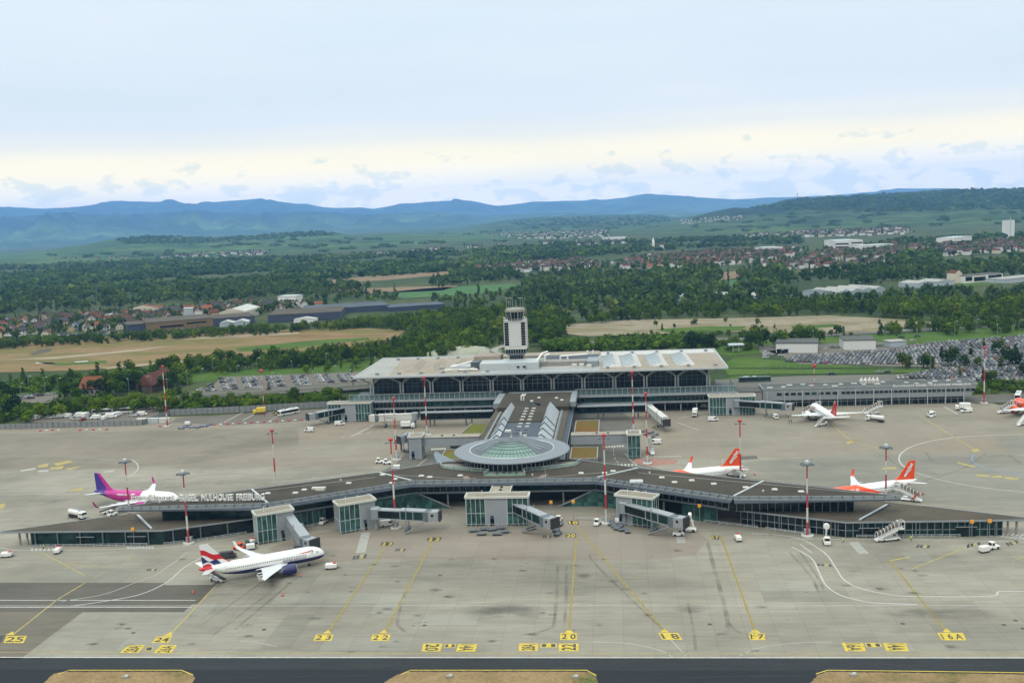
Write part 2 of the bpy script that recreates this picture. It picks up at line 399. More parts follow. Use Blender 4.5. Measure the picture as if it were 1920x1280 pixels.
tc = nt.nodes.new("ShaderNodeTexCoord"); d = sep(nt, tc.outputs['Generated'])
el = math_(nt, 'MULTIPLY', math_(nt, 'ARCSINE', d[2]), 57.2958)
az = math_(nt, 'MULTIPLY', math_(nt, 'ARCTAN2', d[0], d[1]), 57.2958)
def skyvec(ka, ke, z):
    c = nt.nodes.new("ShaderNodeCombineXYZ"); L(nt, math_(nt, 'MULTIPLY', az, ka), c.inputs[0]); L(nt, math_(nt, 'MULTIPLY', el, ke), c.inputs[1]); c.inputs[2].default_value = z; return c.outputs[0]
# the cloud sheet: bluish white above, a cream break low down, whiter again at the hills; wavers a little along its length
wav = math_(nt, 'MULTIPLY_ADD', noise(nt, skyvec(.035, .12, 3.1), 1.0, 3, .5), 1.3, -.65)
e2 = math_(nt, 'ADD', el, wav)
prof = [(0, (222, 232, 238)), (1.6, (224, 233, 238)), (2.3, (233, 237, 230)), (3.0, (247, 244, 223)), (3.7, (247, 244, 224)), (4.5, (230, 236, 232)), (5.6, (219, 232, 240)), (7.0, (217, 231, 240)), (9.0, (220, 234, 243)), (12.0, (221, 236, 246))]
col = ramp(nt, math_(nt, 'DIVIDE', e2, 14.0), [(e/14, behind_air(e, c)) for e, c in prof])
col = mixc(nt, 1.0, col, ramp(nt, noise(nt, skyvec(.04, .22, 0), 1.0, 6, .55), [(.3, (.93, .95, .97)), (.55, (1, 1, 1)), (.72, (1.05, 1.035, 1.02))]), 'MULTIPLY')
# bank of small cumulus under the break
n2 = noise(nt, skyvec(.55, 1.0, 1.7), 1.0, 8, .55)
win = ramp(nt, math_(nt, 'DIVIDE', el, 14.0), [(0.0, (.03,)*3), (0.10, (.03,)*3), (0.16, (.015,)*3), (0.21, (0,)*3), (.30, (0,)*3)])
drop = ramp(nt, math_(nt, 'DIVIDE', el, 14.0), [(.15, (0,)*3), (.27, (.16,)*3), (.3, (.5,)*3)])
nn2 = math_(nt, 'SUBTRACT', math_(nt, 'ADD', n2, win), drop)
cum = ramp(nt, nn2, [(0.475, (0,)*3), (0.545, (1,)*3)])
cumc = ramp(nt, nn2, [(0.485, (1.08, 1.06, 1.04)), (0.52, (.94, .96, 1.0)), (0.57, (.79, .86, .95)), (.70, (.70, .79, .90))])
col = mixc(nt, math_(nt, 'MULTIPLY', cum, 0.9), col, mixc(nt, 1.0, col, cumc, 'MULTIPLY'))
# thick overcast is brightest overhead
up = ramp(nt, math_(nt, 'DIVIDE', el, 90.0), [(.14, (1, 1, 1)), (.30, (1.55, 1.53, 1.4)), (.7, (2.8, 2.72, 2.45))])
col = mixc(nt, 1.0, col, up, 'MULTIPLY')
sk = nt.nodes.new("ShaderNodeVectorMath"); sk.operation = 'SCALE'; L(nt, sky.outputs[0], sk.inputs[0]); sk.inputs[3].default_value = 0.8
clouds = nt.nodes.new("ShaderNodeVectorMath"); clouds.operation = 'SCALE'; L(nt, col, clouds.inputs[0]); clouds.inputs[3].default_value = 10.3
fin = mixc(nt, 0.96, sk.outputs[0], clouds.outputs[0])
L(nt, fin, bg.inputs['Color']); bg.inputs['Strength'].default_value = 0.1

sl = bpy.data.lights.new("sun", 'SUN'); sl.energy = 1.5; sl.angle = R_(10); sl.color = (1.0, 0.93, 0.82)
so = bpy.data.objects.new("sun", sl); COL.objects.link(so)
_a = R_(SUN_AZ); _e = R_(SUN_EL)
_dir = Vector((math.sin(_a)*math.cos(_e), math.cos(_a)*math.cos(_e), math.sin(_e)))
so.rotation_euler = (-_dir).to_track_quat('-Z', 'Y').to_euler()

SC.view_settings.view_transform = 'Standard'; SC.view_settings.look = 'None'
SC.view_settings.exposure = 0.0; SC.view_settings.gamma = 1.0; SC.view_settings.use_curve_mapping = False
SC.cycles.use_denoising = True
SC.cycles.max_bounces = 6; SC.cycles.diffuse_bounces = 3; SC.cycles.glossy_bounces = 2; SC.cycles.transmission_bounces = 2
SC.cycles.volume_bounces = 1; SC.cycles.caustics_reflective = False; SC.cycles.caustics_refractive = False

hz = MB(); hz.bbox(-19000, 24000, -600, 30500, -1.0, HAZE_TOP)
hm = bpy.data.materials.new("air_haze"); hm.use_nodes = True; hn = hm.node_tree
hn.nodes.remove(hn.nodes["Principled BSDF"])
pv = hn.nodes.new("ShaderNodeVolumePrincipled"); pv.inputs['Density'].default_value = HAZE_D
pv.inputs['Color'].default_value = (0.24, 0.51, 1.0, 1)
hn.links.new(pv.outputs[0], hn.nodes["Material Output"].inputs['Volume'])
hz_o = hz.build("haze", hm); hz_o['kind'] = 'stuff'
# ------------------------------------------------------------------ ground sheets
g = MB(); xs = [-19000, -3000, -1000, -400, 0, 400, 1200, 4000, 24000]; ys = [-600, 0, 200, 500, 1000, 2000, 4000, 9000, 30500]
for i in range(8):
    for j in range(8): g.quad((xs[i], ys[j], 0), (xs[i+1], ys[j], 0), (xs[i+1], ys[j+1], 0), (xs[i], ys[j+1], 0))
struct("ground", g, M_GROUND)
def sheet(name, px, z, mat, world=False, kind='structure'):
    pl = px if world else wpoly(px); m = MB()
    a = sum(pl[i][0]*pl[(i+1) % len(pl)][1]-pl[(i+1) % len(pl)][0]*pl[i][1] for i in range(len(pl)))
    if a < 0: pl = pl[::-1]
    m.poly([(x, y, z) for x, y in pl])
    o = m.build(name, mat); o['kind'] = kind; return o
# airfield
sheet("apron", [(-460, 228.2), (330, 228.2), (330, 420), (-460, 420)], 0.050, M_APRON, True)
sheet("rear_apron", [(-460, 420), (330, 420), (330, 519), (190, 519), (185, 540), (66, 545), (50, 545), (-140, 545), (-251, 540), (-253, 527), (-460, 522)], 0.050, M_APRON_R, True)
sheet("taxiway", [(-460, 120), (330, 120), (330, 228.2), (-460, 228.2)], 0.050, M_TAXI2, True)
sheet("taxiway_strip", [(-460, 221.5), (330, 221.5), (330, 228.2), (-460, 228.2)], 0.056, M_TAXI, True)
for pl in ([(66, 1300), (86, 1276), (100, 1263), (122, 1259), (338, 1259), (358, 1264), (366, 1270), (350, 1300)],
           [(690, 1340), (722, 1278), (737, 1268), (762, 1259), (1105, 1259), (1118, 1264), (1121, 1280), (1124, 1340)],
           [(1505, 1340), (1520, 1280), (1531, 1266), (1552, 1259), (1790, 1262), (2000, 1265), (2000, 1340)]):
    q = wpoly(pl); rag = random.Random(5); out = []
    for a_, b_ in zip(q, q[1:]+q[:1]):
        n_ = max(1, int(math.hypot(b_[0]-a_[0], b_[1]-a_[1])/.6))
        out += [(a_[0]+(b_[0]-a_[0])*i/n_+rag.uniform(-.14, .14), a_[1]+(b_[1]-a_[1])*i/n_+rag.uniform(-.14, .14)) for i in range(n_)]
    sheet("grass_island", out, 0.066, M_DRY, True)
sheet("pink_paving", [(500, 1028), (570, 1006), (640, 990), (760, 976), (860, 964), (1130, 962), (1200, 975), (1300, 990), (1325, 1010), (1305, 1040), (1240, 1048), (1050, 1050), (860, 1048), (700, 1047), (640, 1052), (560, 1055)], 0.056, M_PINK)
sheet("asphalt_strip", [(-60, 1092), (408, 1092), (362, 1147), (-60, 1147)], 0.056, M_ASPH)
sheet("asphalt_strip", [(-60, 1147), (155, 1147), (38, 1235), (-60, 1235)], 0.056, M_ASPH_B)
sheet("pale_slab", [(102, 1066), (262, 1064), (228, 1092), (55, 1092)], 0.056, M_APRON_L)
sheet("pale_slab", [(155, 1147), (362, 1147), (300, 1215), (60, 1235)], 0.056, m_paving("light_concrete", (0.31, 0.30, 0.25), 0.16, None))
sheet("pale_slab", [(1385, 868), (1592, 851), (1760, 852), (1900, 862), (2000, 870), (2000, 950), (1920, 960), (1700, 938), (1500, 915)], 0.056, M_APRON_L)
sheet("pale_slab", [(1866, 820), (1990, 816), (1990, 860), (1896, 850)], 0.060, M_APRON_L)
sheet("pale_slab", [(-60, 815), (250, 808), (560, 800), (560, 835), (350, 870), (150, 880), (-60, 880)], 0.056, m_paving("pale_warm_concrete", (0.24, 0.212, 0.165), 0.14, None, joint=0.04))
sheet("bus_parking", [(322, 792), (330, 783), (620, 765), (660, 765), (560, 790), (430, 797)], 0.056, M_LOT)
sheet("dark_slab", [(1388, 855), (1418, 854), (1422, 860), (1390, 862)], 0.060, M_ASPH)
# concourse side yards
sheet("yard_asphalt", [(770, 838), (905, 800), (930, 778), (1000, 772), (960, 850), (820, 885), (700, 890), (740, 872)], 0.056, M_ROAD)
sheet("yard_asphalt", [(1070, 772), (1165, 772), (1190, 790), (1180, 830), (1200, 870), (1260, 885), (1120, 890), (1070, 860)], 0.056, M_ROAD)
sheet("red_paint_area", [(1184, 866), (1196, 859), (1271, 862), (1268, 869), (1214, 874)], 0.062, M_PR)

# ------------------------------------------------------------------ painted marks
apron_o = bpy.data.objects["apron"]
def smooth(pts, k=6):
    pts = [Vector(p) for p in pts]
    if len(pts) < 3: return pts
    out = []
    q = [2*pts[0]-pts[1]]+pts+[2*pts[-1]-pts[-2]]
    for i in range(1, len(q)-2):
        for j in range(k):
            t = j/k; a, b, c, d = q[i-1], q[i], q[i+1], q[i+2]
            out.append(0.5*((2*b)+(-a+c)*t+(2*a-5*b+4*c-d)*t*t+(-a+3*b-3*c+d)*t**3))
    return out+[pts[-1]]
def strip(mb, pts, wd, z, mi=0, off=0.0):
    n = len(pts); lf = []; rt = []
    for i, p in enumerate(pts):
        d = (pts[min(i+1, n-1)]-pts[max(i-1, 0)]); d.z = 0; d.normalize(); nn = Vector((-d.y, d.x, 0))
        lf.append(p+nn*(wd/2+off)); rt.append(p-nn*(wd/2-off))
    for i in range(n-1): mb.quad((*rt[i][:2], z), (*rt[i+1][:2], z), (*lf[i+1][:2], z), (*lf[i][:2], z), mi)
def line(px, wd, mat, z=0.068, name="painted_line", sm=True, dash=None, parent=None):
    pts = [P(*p) for p in px]
    if sm: pts = smooth(pts)
    m = MB()
    if dash:
        # resample along the length
        acc = 0.0; seg = []; on = True
        for a, b in zip(pts, pts[1:]):
            l = (b-a).length; n = max(1, int(l/0.5))
            for k in range(n):
                if not seg: seg = [a.lerp(b, k/n)]
                acc += l/n
                if on: seg.append(a.lerp(b, (k+1)/n))
                if acc >= dash:
                    if on and len(seg) > 1: strip(m, seg, wd, z)
                    acc = 0; on = not on; seg = []
    else: strip(m, pts, wd, z)
    if not m.v: return
    return m.build(name, mat, parent or apron_o)
def leadin(px, tri=None):
    pts = [P(*p) for p in px]; m = MB()
    strip(m, pts, 0.5, 0.068, 1); strip(m, pts, 0.11, 0.072, 0, 0.13); strip(m, pts, 0.11, 0.072, 0, -0.13)
    if tri: m.poly([(*P(*p)[:2], 0.072) for p in tri])
    m.build("lead_in_line", [M_PY, M_PK], apron_o)
def quadtext(px, text, mat_bg, mat_fg, z=0.072, fit=0.8, rot=0, border=False, name="stand_number", bold=0.02, hfit=None):
    """yellow board painted on the ground, corners far-left, far-right, near-right, near-left"""
    q = [P(*p) for p in px]; m = MB()
    m.poly([(*v[:2], z) for v in (q[3], q[2], q[1], q[0])], 0)
    if text:
        vs, fs = text_mesh(text, bold); wmax = max(v[0] for v in vs)
        tw = 0.84
        if rot: qq = [q[1], q[2], q[3], q[0]] if rot == 90 else [q[3], q[0], q[1], q[2]]
        else: qq = q
        if rot == 180: qq = [q[2], q[3], q[0], q[1]]
        out = []
        for v in vs:
            u = 0.5+v[0]/wmax/2*tw; t = 0.5-v[1]*(hfit or fit)
            a = qq[0].lerp(qq[1], u); b = qq[3].lerp(qq[2], u); p = a.lerp(b, t); out.append((p.x, p.y, z+0.005))
        # keep faces pointing up
        fs2 = []
        for f in fs:
            ar = sum(out[f[i]][0]*out[f[(i+1) % len(f)]][1]-out[f[(i+1) % len(f)]][0]*out[f[i]][1] for i in range(len(f)))
            fs2.append(f if ar > 0 else f[::-1])
        m.add(out, fs2, 1)
    return m.build(name, [mat_bg, mat_fg], apron_o)

leadin([(722, 1026), (617, 1183)], [(605, 1187), (621, 1187), (617, 1180)])
leadin([(812, 1013), (722, 1183)], [(710, 1187), (727, 1187), (721, 1180)])
leadin([(1081, 1005), (1067, 1181)], [(1058, 1186), (1077, 1186), (1067, 1179)])
leadin([(1072, 976), (1245, 1181)], [(1238, 1185), (1255, 1185), (1245, 1178)])
leadin([(1351, 1003), (1415, 1181)], [(1406, 1186), (1426, 1186), (1415, 1178)])
leadin([(1668, 1051), (1772, 1180)], [(1767, 1185), (1784, 1185), (1774, 1177)])
line([(1668, 1051), (1706, 1044)], 0.4, M_PY, sm=False)
line([(405, 1097), (320, 1188)], 0.45, M_PYF, sm=False)
line([(160, 1092), (107, 1124), (25, 1189)], 0.45, M_PYF, sm=False)
for tri in ([(305, 1192), (323, 1192), (321, 1184)], [(10, 1190), (26, 1190), (25, 1183)]):
    m = MB(); m.poly([(*P(*p)[:2], 0.070) for p in tri]); m.build("arrow_mark", M_PY, apron_o)
for q, t in (([(593, 1189), (626, 1189), (621, 1201), (587, 1201)], "2 3"), ([(699, 1189), (733, 1189), (728, 1201), (695, 1201)], "2 2"),
             ([(1051, 1186.5), (1082, 1186.5), (1082, 1199.5), (1050, 1199.5)], "2 0"), ([(1234, 1186), (1271, 1186), (1280, 1199), (1242, 1199)], "1 8"),
             ([(1404, 1187), (1434, 1187), (1435, 1199.5), (1406, 1199.5)], "1 7"), ([(1757, 1186), (1805, 1186), (1812, 1200), (1766, 1200)], "1 6 A"),
             ([(294, 1193), (323, 1193), (316, 1205), (284, 1205)], "24"), ([(12, 1191.6), (51, 1191.6), (44, 1205), (6, 1205)], "25")):
    quadtext(q, t, M_PY, M_PK, fit=0.74)
quadtext([(-12, 1191), (9, 1191), (2, 1204), (-20, 1204)], "", M_PK, M_PK)
for q, t, r in (([(794, 1206), (830, 1206), (826, 1221), (790, 1221)], "20", 90), ([(834, 1207), (855, 1207), (853, 1213.5), (832, 1213.5)], "- -", 180),
                ([(859, 1207), (895, 1207), (891, 1221), (855, 1221)], "14A", 90),
                ([(973.5, 1206), (1010, 1206), (1008, 1220), (972, 1220)], "28A", 270), ([(1014, 1206), (1044, 1206), (1044, 1213.4), (1013, 1213.4)], "- -", 180),
                ([(1048, 1206), (1085, 1206), (1085, 1220.4), (1047.5, 1220.4)], "22", 270),
                ([(1578, 1205), (1618, 1205), (1624, 1220.6), (1585, 1220.6)], "16A", 90), ([(1621, 1205), (1650, 1205), (1654, 1213), (1625, 1213)], "- -", 180),
                ([(1655.5, 1205), (1698.6, 1205), (1704, 1220.6), (1661.6, 1220.6)], "14A", 90),
                ([(240.5, 1209), (272.6, 1209), (259.5, 1223.7), (224.5, 1223.7)], "28A", 270), ([(275.5, 1212), (287, 1212), (284, 1220), (272, 1220)], "-", 180),
                ([(302, 1209), (332, 1209), (321, 1224), (287, 1224)], "26A", 270)):
    quadtext(q, t, M_PY, M_PK, rot=r, fit=0.72, name="direction_board")
for q, t in (([(716, 1016), (738, 1016), (735, 1023), (713, 1023)], "2 3"), ([(803, 1007), (828, 1007), (825, 1014), (800, 1014)], "2 2"),
             ([(1061, 1000), (1080, 1000), (1080, 1008), (1060, 1008)], "20"), ([(1064, 976), (1084, 976), (1086, 983), (1066, 983)], "18"),
             ([(1334, 1004), (1348, 1004), (1349, 1011), (1336, 1011)], "17")):
    quadtext(q, t, M_PK, M_PY, fit=0.8)
# dark small stand codes, scuffed and half worn
for q in ([(743, 1028), (763, 1028), (759, 1033), (739, 1033)], [(1018, 1003), (1034, 1003), (1034, 1008), (1017, 1008)], [(662, 1042), (690, 1038), (687, 1046), (660, 1049)],
          [(1720, 1021), (1745, 1022), (1744, 1027), (1716, 1026)], [(1532, 1056), (1560, 1058), (1561, 1062), (1532, 1060)], [(276, 1066), (296, 1066), (292, 1070), (273, 1070)], [(1813, 1020), (1838, 1016), (1840, 1021), (1812, 1027)], [(1884, 1018), (1906, 1012), (1912, 1017), (1890, 1024)]):
    m = MB(); a = [P(*p) for p in q]
    for k in range(4):
        u0, u1 = k/4+0.03, k/4+0.2
        m.poly([(*v[:2], 0.068) for v in (a[3].lerp(a[2], u0), a[3].lerp(a[2], u1), a[0].lerp(a[1], u1), a[0].lerp(a[1], u0))], k % 3 == 2)
    m.build("worn_stand_code", [M_PK, M_PYF], apron_o)
# white lines
line([(-40, 1135), (120, 1135.5), (960, 1135), (1960, 1135)], 0.35, M_PWF, sm=False, z=0.066)
line([(-40, 1125), (367, 1125)], 0.4, M_PW, sm=False); line([(-40, 1138), (360, 1138)], 0.45, M_PW, sm=False, z=0.070)
line([(352, 1034), (325, 1055), (290, 1078), (251, 1093), (194, 1114), (115, 1127)], 0.35, M_PWF)
line([(377, 1045), (345, 1064), (313, 1091), (266, 1113), (208, 1125), (133, 1136)], 0.4, M_PW, z=0.074)
line([(1409, 1000), (1460, 1003), (1503, 1011), (1546, 1036), (1567, 1064), (1582, 1086), (1611, 1102), (1661, 1113), (1711, 1117.5), (1855, 1117.5), (1876, 1108.5), (1950, 1108.5)], 0.4, M_PW)
line([(1485, 1025), (1521, 1046), (1535, 1071), (1549, 1097), (1575, 1115), (1611, 1125), (1643, 1130), (1720, 1133)], 0.4, M_PW)
line([(1500, 1020), (1522, 1036)], 0.4, M_PW); line([(1330, 985), (1420, 998), (1480, 1007)], 0.3, M_PWF, dash=4)
line([(-40, 1222), (400, 1224), (1960, 1226)], 0.3, M_PYF, sm=False); line([(-40, 1232), (1960, 1233)], 0.45, M_PW, sm=False)
line([(0, 1027), (60, 1032), (320, 1026), (420, 1012), (480, 1000)], 0.3, M_PW); line([(1480, 1010), (1600, 1011), (1700, 1012), (1790, 1013), (1960, 1017)], 0.3, M_PW)
line([(77, 1035), (158, 1078)], 0.4, M_PYF, sm=False); line([(1710, 1066), (1818, 1024)], 0.4, M_PYF, sm=False); line([(1898, 1051), (1950, 1034)], 0.4, M_PYF, sm=False)
line([(305, 1015), (160, 1092)], 0.3, M_PYF, sm=False, dash=7); line([(120, 1056), (200, 1063)], 0.3, M_PYF, sm=False)
line([(1285, 1228), (1258, 1199)], 0.35, M_PWF, sm=False); line([(1110, 1203), (1180, 1206), (1240, 1220), (1262, 1232)], 0.35, M_PWF)
line([(1385, 1230), (1420, 1215), (1480, 1206), (1560, 1203)], 0.3, M_PWF); line([(520, 1212), (480, 1204), (450, 1201)], 0.3, M_PWF)
for px in ([(108, 1264), (130, 1256), (340, 1256), (362, 1265)], [(752, 1264), (770, 1256), (1100, 1256), (1118, 1266)], [(1530, 1263), (1552, 1256), (1800, 1259), (1990, 1262)]):
    line(px, 0.35, M_PY, sm=False, z=0.073)
# chequered stairs walkways, crossings
for a, b, wd, n in (((686, 998), (676, 1036), 3.0, 12), ((1272, 995), (1278, 1018), 2.6, 7), ((1600, 1016), (1620, 1038), 3.0, 8)):
    A, B = P(*a), P(*b); m = MB()
    for k in range(n):
        p, q = A.lerp(B, k/n), A.lerp(B, (k+0.85)/n); d = (q-p).normalized(); nn = Vector((-d.y, d.x, 0))*wd/2
        m.quad((*(p-nn)[:2], .068), (*(p+nn)[:2], .068), (*(q+nn)[:2], .068), (*(q-nn)[:2], .068))
    m.build("painted_walkway", M_PWF, apron_o)
def zebra(a, b, n, wd=0.7, ln=3.0, ang=0.0):
    A, B = P(*a), P(*b); m = MB(); d = (B-A).normalized(); nn = Vector((-d.y, d.x, 0)); nn = (nn+d*ang).normalized()
    for k in range(n):
        p = A.lerp(B, k/(n-1)); m.quad(*[(*(p+d*sx*wd/2+nn*sy*ln/2)[:2], .069) for sx, sy in ((-1, -1), (1, -1), (1, 1), (-1, 1))])
    m.build("zebra_crossing", M_PW, apron_o)
zebra((240, 1027), (286, 1026), 9, ang=-0.6); zebra((60, 1030), (115, 1030), 8, ang=-0.6); zebra((1864, 1003), (1925, 1010), 8, ang=0.6); zebra((1880, 1002), (1925, 1004), 6, ang=0.5)
zebra((1132, 838), (1168, 836), 8); zebra((810, 842), (834, 841), 7); zebra((1140, 872), (1192, 871), 9, 0.8); zebra((1228, 856), (1275, 855), 9, 0.8, 1.2)
line([(900, 815), (860, 838), (838, 862), (800, 884)], 0.25, M_PW); line([(800, 860), (770, 880), (720, 890), (640, 893), (500, 905)], 0.3, M_PW)
line([(1150, 838), (1152, 856), (1160, 868), (1175, 872)], 0.25, M_PW, dash=3); line([(1172, 850), (1182, 862), (1200, 874), (1250, 884)], 0.3, M_PW)
# rear apron lines
line([(1709, 883.5), (1691.6, 871.6), (1685.6, 860), (1691.6, 848), (1712, 836), (1751, 825.6), (1795, 819.6), (1855, 816), (1960, 813)], 0.5, M_PW)
line([(1709, 883.5), (1766, 900), (1825, 911.6), (1914, 922), (1980, 928)], 0.4, M_PW)
line([(1724, 779), (1826, 842)], 0.5, M_PYF, sm=False); line([(1560, 795), (1598, 826), (1650, 840)], 0.5, M_PYF)
line([(1826, 850), (1823, 862), (1840, 875), (1880, 885), (1960, 892)], 0.4, M_PB)
line([(248, 862), (256, 868), (259, 878), (250, 888), (238, 895)], 0.4, M_PW); line([(-40, 928), (150, 925)], 0.3, M_PWF); line([(-40, 855), (120, 855), (240, 865)], 0.3, M_PWF)
line([(640, 893), (700, 890)], 0.6, M_PW, dash=2.5); line([(230, 905), (350, 893), (500, 890)], 0.3, M_PWF)
for px in ([(100, 869), (130, 863), (137, 866), (108, 873)], [(72, 872), (92, 868), (88, 875), (71, 876)], [(96, 876), (120, 873), (116, 879), (92, 880)], [(122, 879), (142, 875), (156, 873), (130, 881)], [(131, 918), (155, 914), (156, 919), (132, 921)], [(-8, 946), (12, 943), (6, 953), (-8, 955)],
           [(1586, 828), (1600, 824), (1604, 829), (1590, 832)], [(1820, 843), (1832, 840), (1838, 845), (1828, 848)], [(1796, 866), (1830, 874), (1826, 876), (1794, 868)], [(1829, 889), (1855, 891), (1853, 894), (1830, 892)], [(1858, 893), (1878, 891), (1880, 895), (1862, 896)], [(1883, 894), (1910, 896), (1908, 899), (1885, 898)], [(1660, 875), (1682, 876), (1680, 879), (1650, 880)]):
    q = [P(*p) for p in px]; m = MB(); q = q if (q[1]-q[0]).cross(q[2]-q[1]).z > 0 else q[::-1]; m.poly([(*v[:2], .068) for v in q]); m.build("worn_yellow_board", M_PYF, apron_o)
for px in ([(38, 881), (68, 876), (66, 880), (40, 884)], [(70, 882), (92, 880), (90, 884), (72, 885)], [(192, 884), (216, 880), (212, 884), (196, 886)]):
    q = [P(*p) for p in px]; m = MB(); q = q if (q[1]-q[0]).cross(q[2]-q[1]).z > 0 else q[::-1]; m.poly([(*v[:2], .068) for v in q]); m.build("worn_white_board", M_PWF, apron_o)
line([(420, 792), (455, 773)], 0.5, M_PW, sm=False); line([(455, 788), (480, 775)], 0.5, M_PW, sm=False); line([(500, 792), (520, 780)], 0.4, M_PWF, sm=False)
line([(330, 800), (420, 798), (560, 792), (620, 790)], 0.3, M_PWF, dash=3); line([(640, 820), (700, 810), (760, 803)], 0.5, M_PW, dash=2); line([(660, 818), (700, 797)], 1.2, M_PWF, sm=False)
line([(1270, 785), (1310, 776), (1330, 771)], 0.6, M_PWF); line([(1270, 792), (1310, 806)], 0.6, M_PWF); line([(1200, 778), (1260, 768), (1330, 762)], 0.4, M_PW, dash=3)
line([(1770, 762), (1795, 776)], 1.0, M_PWF, sm=False); line([(1770, 774), (1790, 777), (1825, 776)], 0.4, M_PWF)
def m_stain(name, c, amt, s, soft=False):
    m, nt, b = nm(name); b.inputs['Base Color'].default_value = (*c, 1); b.inputs['Roughness'].default_value = 0.8
    tr = nt.nodes.new("ShaderNodeBsdfTransparent"); mx = nt.nodes.new("ShaderNodeMixShader")
    n = noise(nt, pos(nt, s), 1.0, 5, 0.65); f = ramp(nt, n, [(0.35, (0,)*3), (0.75, (amt,)*3)])
    if soft:
        gv = nt.nodes.new("ShaderNodeVectorMath"); gv.operation = "SUBTRACT"; L(nt, nt.nodes.new("ShaderNodeTexCoord").outputs["Generated"], gv.inputs[0]); gv.inputs[1].default_value = (.5, .5, 0)
        gs = nt.nodes.new("ShaderNodeVectorMath"); gs.operation = "MULTIPLY"; L(nt, gv.outputs[0], gs.inputs[0]); gs.inputs[1].default_value = (2, 2, 0); ln = nt.nodes.new("ShaderNodeVectorMath"); ln.operation = "LENGTH"; L(nt, gs.outputs[0], ln.inputs[0])
        f = math_(nt, "MULTIPLY", f, ramp(nt, ln.outputs["Value"], [(.15, (1,)*3), (.85, (0,)*3)]))
    L(nt, f, mx.inputs[0]); L(nt, tr.outputs[0], mx.inputs[1]); L(nt, b.outputs[0], mx.inputs[2]); L(nt, mx.outputs[0], nt.nodes["Material Output"].inputs[0]); return m
M_SCUFF = m_stain("tyre_scuff", (0.06, 0.05, 0.04), 0.42, (0.12, 0.12, 1)); M_OIL = m_stain("oil_stain", (0.06, 0.06, 0.05), 0.75, (0.09, 0.2, 1), True)
M_OILS = m_stain("oil_drip", (0.05, 0.048, 0.04), 0.9, (0.5, 0.5, 1), True)
# slab repairs: squares of newer or older concrete on the slab grid
rq = random.Random(11)
M_REP = [m_paving("new_slab_concrete", (0.325, 0.315, 0.265), .16, None, joint=.13), m_paving("old_slab_concrete", (0.265, 0.252, 0.208), .2, None, joint=.13), m_paving("brown_slab_concrete", (0.292, 0.27, 0.222), .2, None, joint=.13)]
for k in range(26):
    X = round(rq.uniform(-150, 90)/7.5)*7.5; Y = round(rq.uniform(232, 300)/7.5)*7.5; wx = 7.5*rq.choice([1, 1, 2, 3, 5]); wy = 7.5*rq.choice([1, 1, 1, 2]); m = MB(); m.poly([(X, Y, .058+.0001*k), (X+wx, Y, .058+.0001*k), (X+wx, Y+wy, .058+.0001*k), (X, Y+wy, .058+.0001*k)]); m.build("slab_repair", M_REP[rq.randrange(3)], apron_o)
for k in range(70):
    X, Y = rq.uniform(-150, 90), rq.uniform(231, 305); r0 = rq.uniform(.4, 1.8); m = MB(); m.poly([(X+r0*1.6*math.cos(a)*rq.uniform(.8, 1.1), Y+r0*math.sin(a)*rq.uniform(.8, 1.1), .0805) for a in [i*math.pi/6 for i in range(12)]]); m.build("oil_stain", M_OILS, apron_o)
# tyre scuffs and fuel stains
for px, wd in (([(1325, 1010), (1335, 1050), (1365, 1170), (1345, 1190)], 1.2), ([(1365, 1165), (1385, 1185), (1440, 1196)], 1.0), ([(1046, 1060), (1040, 1160), (1025, 1180), (960, 1195)], 0.9), ([(1062, 1060), (1058, 1170), (1040, 1185)], 0.9),
               ([(560, 1080), (440, 1180)], 0.8), ([(520, 1100), (400, 1190)], 0.7), ([(500, 1085), (380, 1170)], 0.6), ([(760, 1110), (745, 1165), (760, 1185)], 1.0), ([(1125, 1040), (1110, 1050), (1240, 1178)], 0.7),
               ([(1290, 1130), (1300, 1180), (1305, 1220)], 0.8), ([(1480, 1035), (1520, 1080), (1535, 1110)], 0.8), ([(1500, 1035), (1535, 1085), (1545, 1110)], 0.7),
               ([(1520, 860), (1560, 875), (1640, 885)], 0.8), ([(1660, 853), (1680, 870), (1700, 880), (1760, 890)], 0.8), ([(1720, 905), (1800, 880), (1850, 850)], 0.7), ([(1735, 848), (1752, 866), (1800, 875)], 0.7), ([(1890, 853), (1915, 870)], 0.7),
               ([(300, 900), (420, 888), (560, 892), (700, 880)], 0.7), ([(80, 945), (180, 930), (300, 915), (420, 905)], 0.7), ([(20, 960), (140, 932), (240, 926)], 0.6)):
    line(px, wd, M_SCUFF, z=0.078, name="tyre_mark")
for px in ([(870, 1130), (930, 1120), (1020, 1130), (1040, 1160), (960, 1175), (880, 1170), (840, 1160)], [(1080, 1075), (1115, 1072), (1110, 1085), (1075, 1087)], [(1600, 1140), (1760, 1136), (1920, 1138), (1920, 1160), (1700, 1165)], [(420, 1088), (500, 1082), (540, 1098), (440, 1108)], [(1250, 1130), (1330, 1130), (1340, 1150), (1260, 1152)]):
    q = wpoly(px)
    if sum(q[i][0]*q[(i+1) % len(q)][1]-q[(i+1) % len(q)][0]*q[i][1] for i in range(len(q))) < 0: q = q[::-1]
    m = MB(); m.poly([(x, y, 0.082) for x, y in q]); m.build("oil_stain", M_OIL, apron_o)
for px, wd in (([(20, 1244), (500, 1247), (1000, 1243), (1900, 1248)], .5), ([(200, 1252), (700, 1250), (1500, 1254)], .4), ([(380, 1272), (560, 1268), (700, 1266)], .5), ([(1150, 1275), (1300, 1270), (1500, 1266)], .5)):
    line(px, wd, M_SCUFF if wd > .35 else M_PWF, z=0.078, name="tyre_mark")
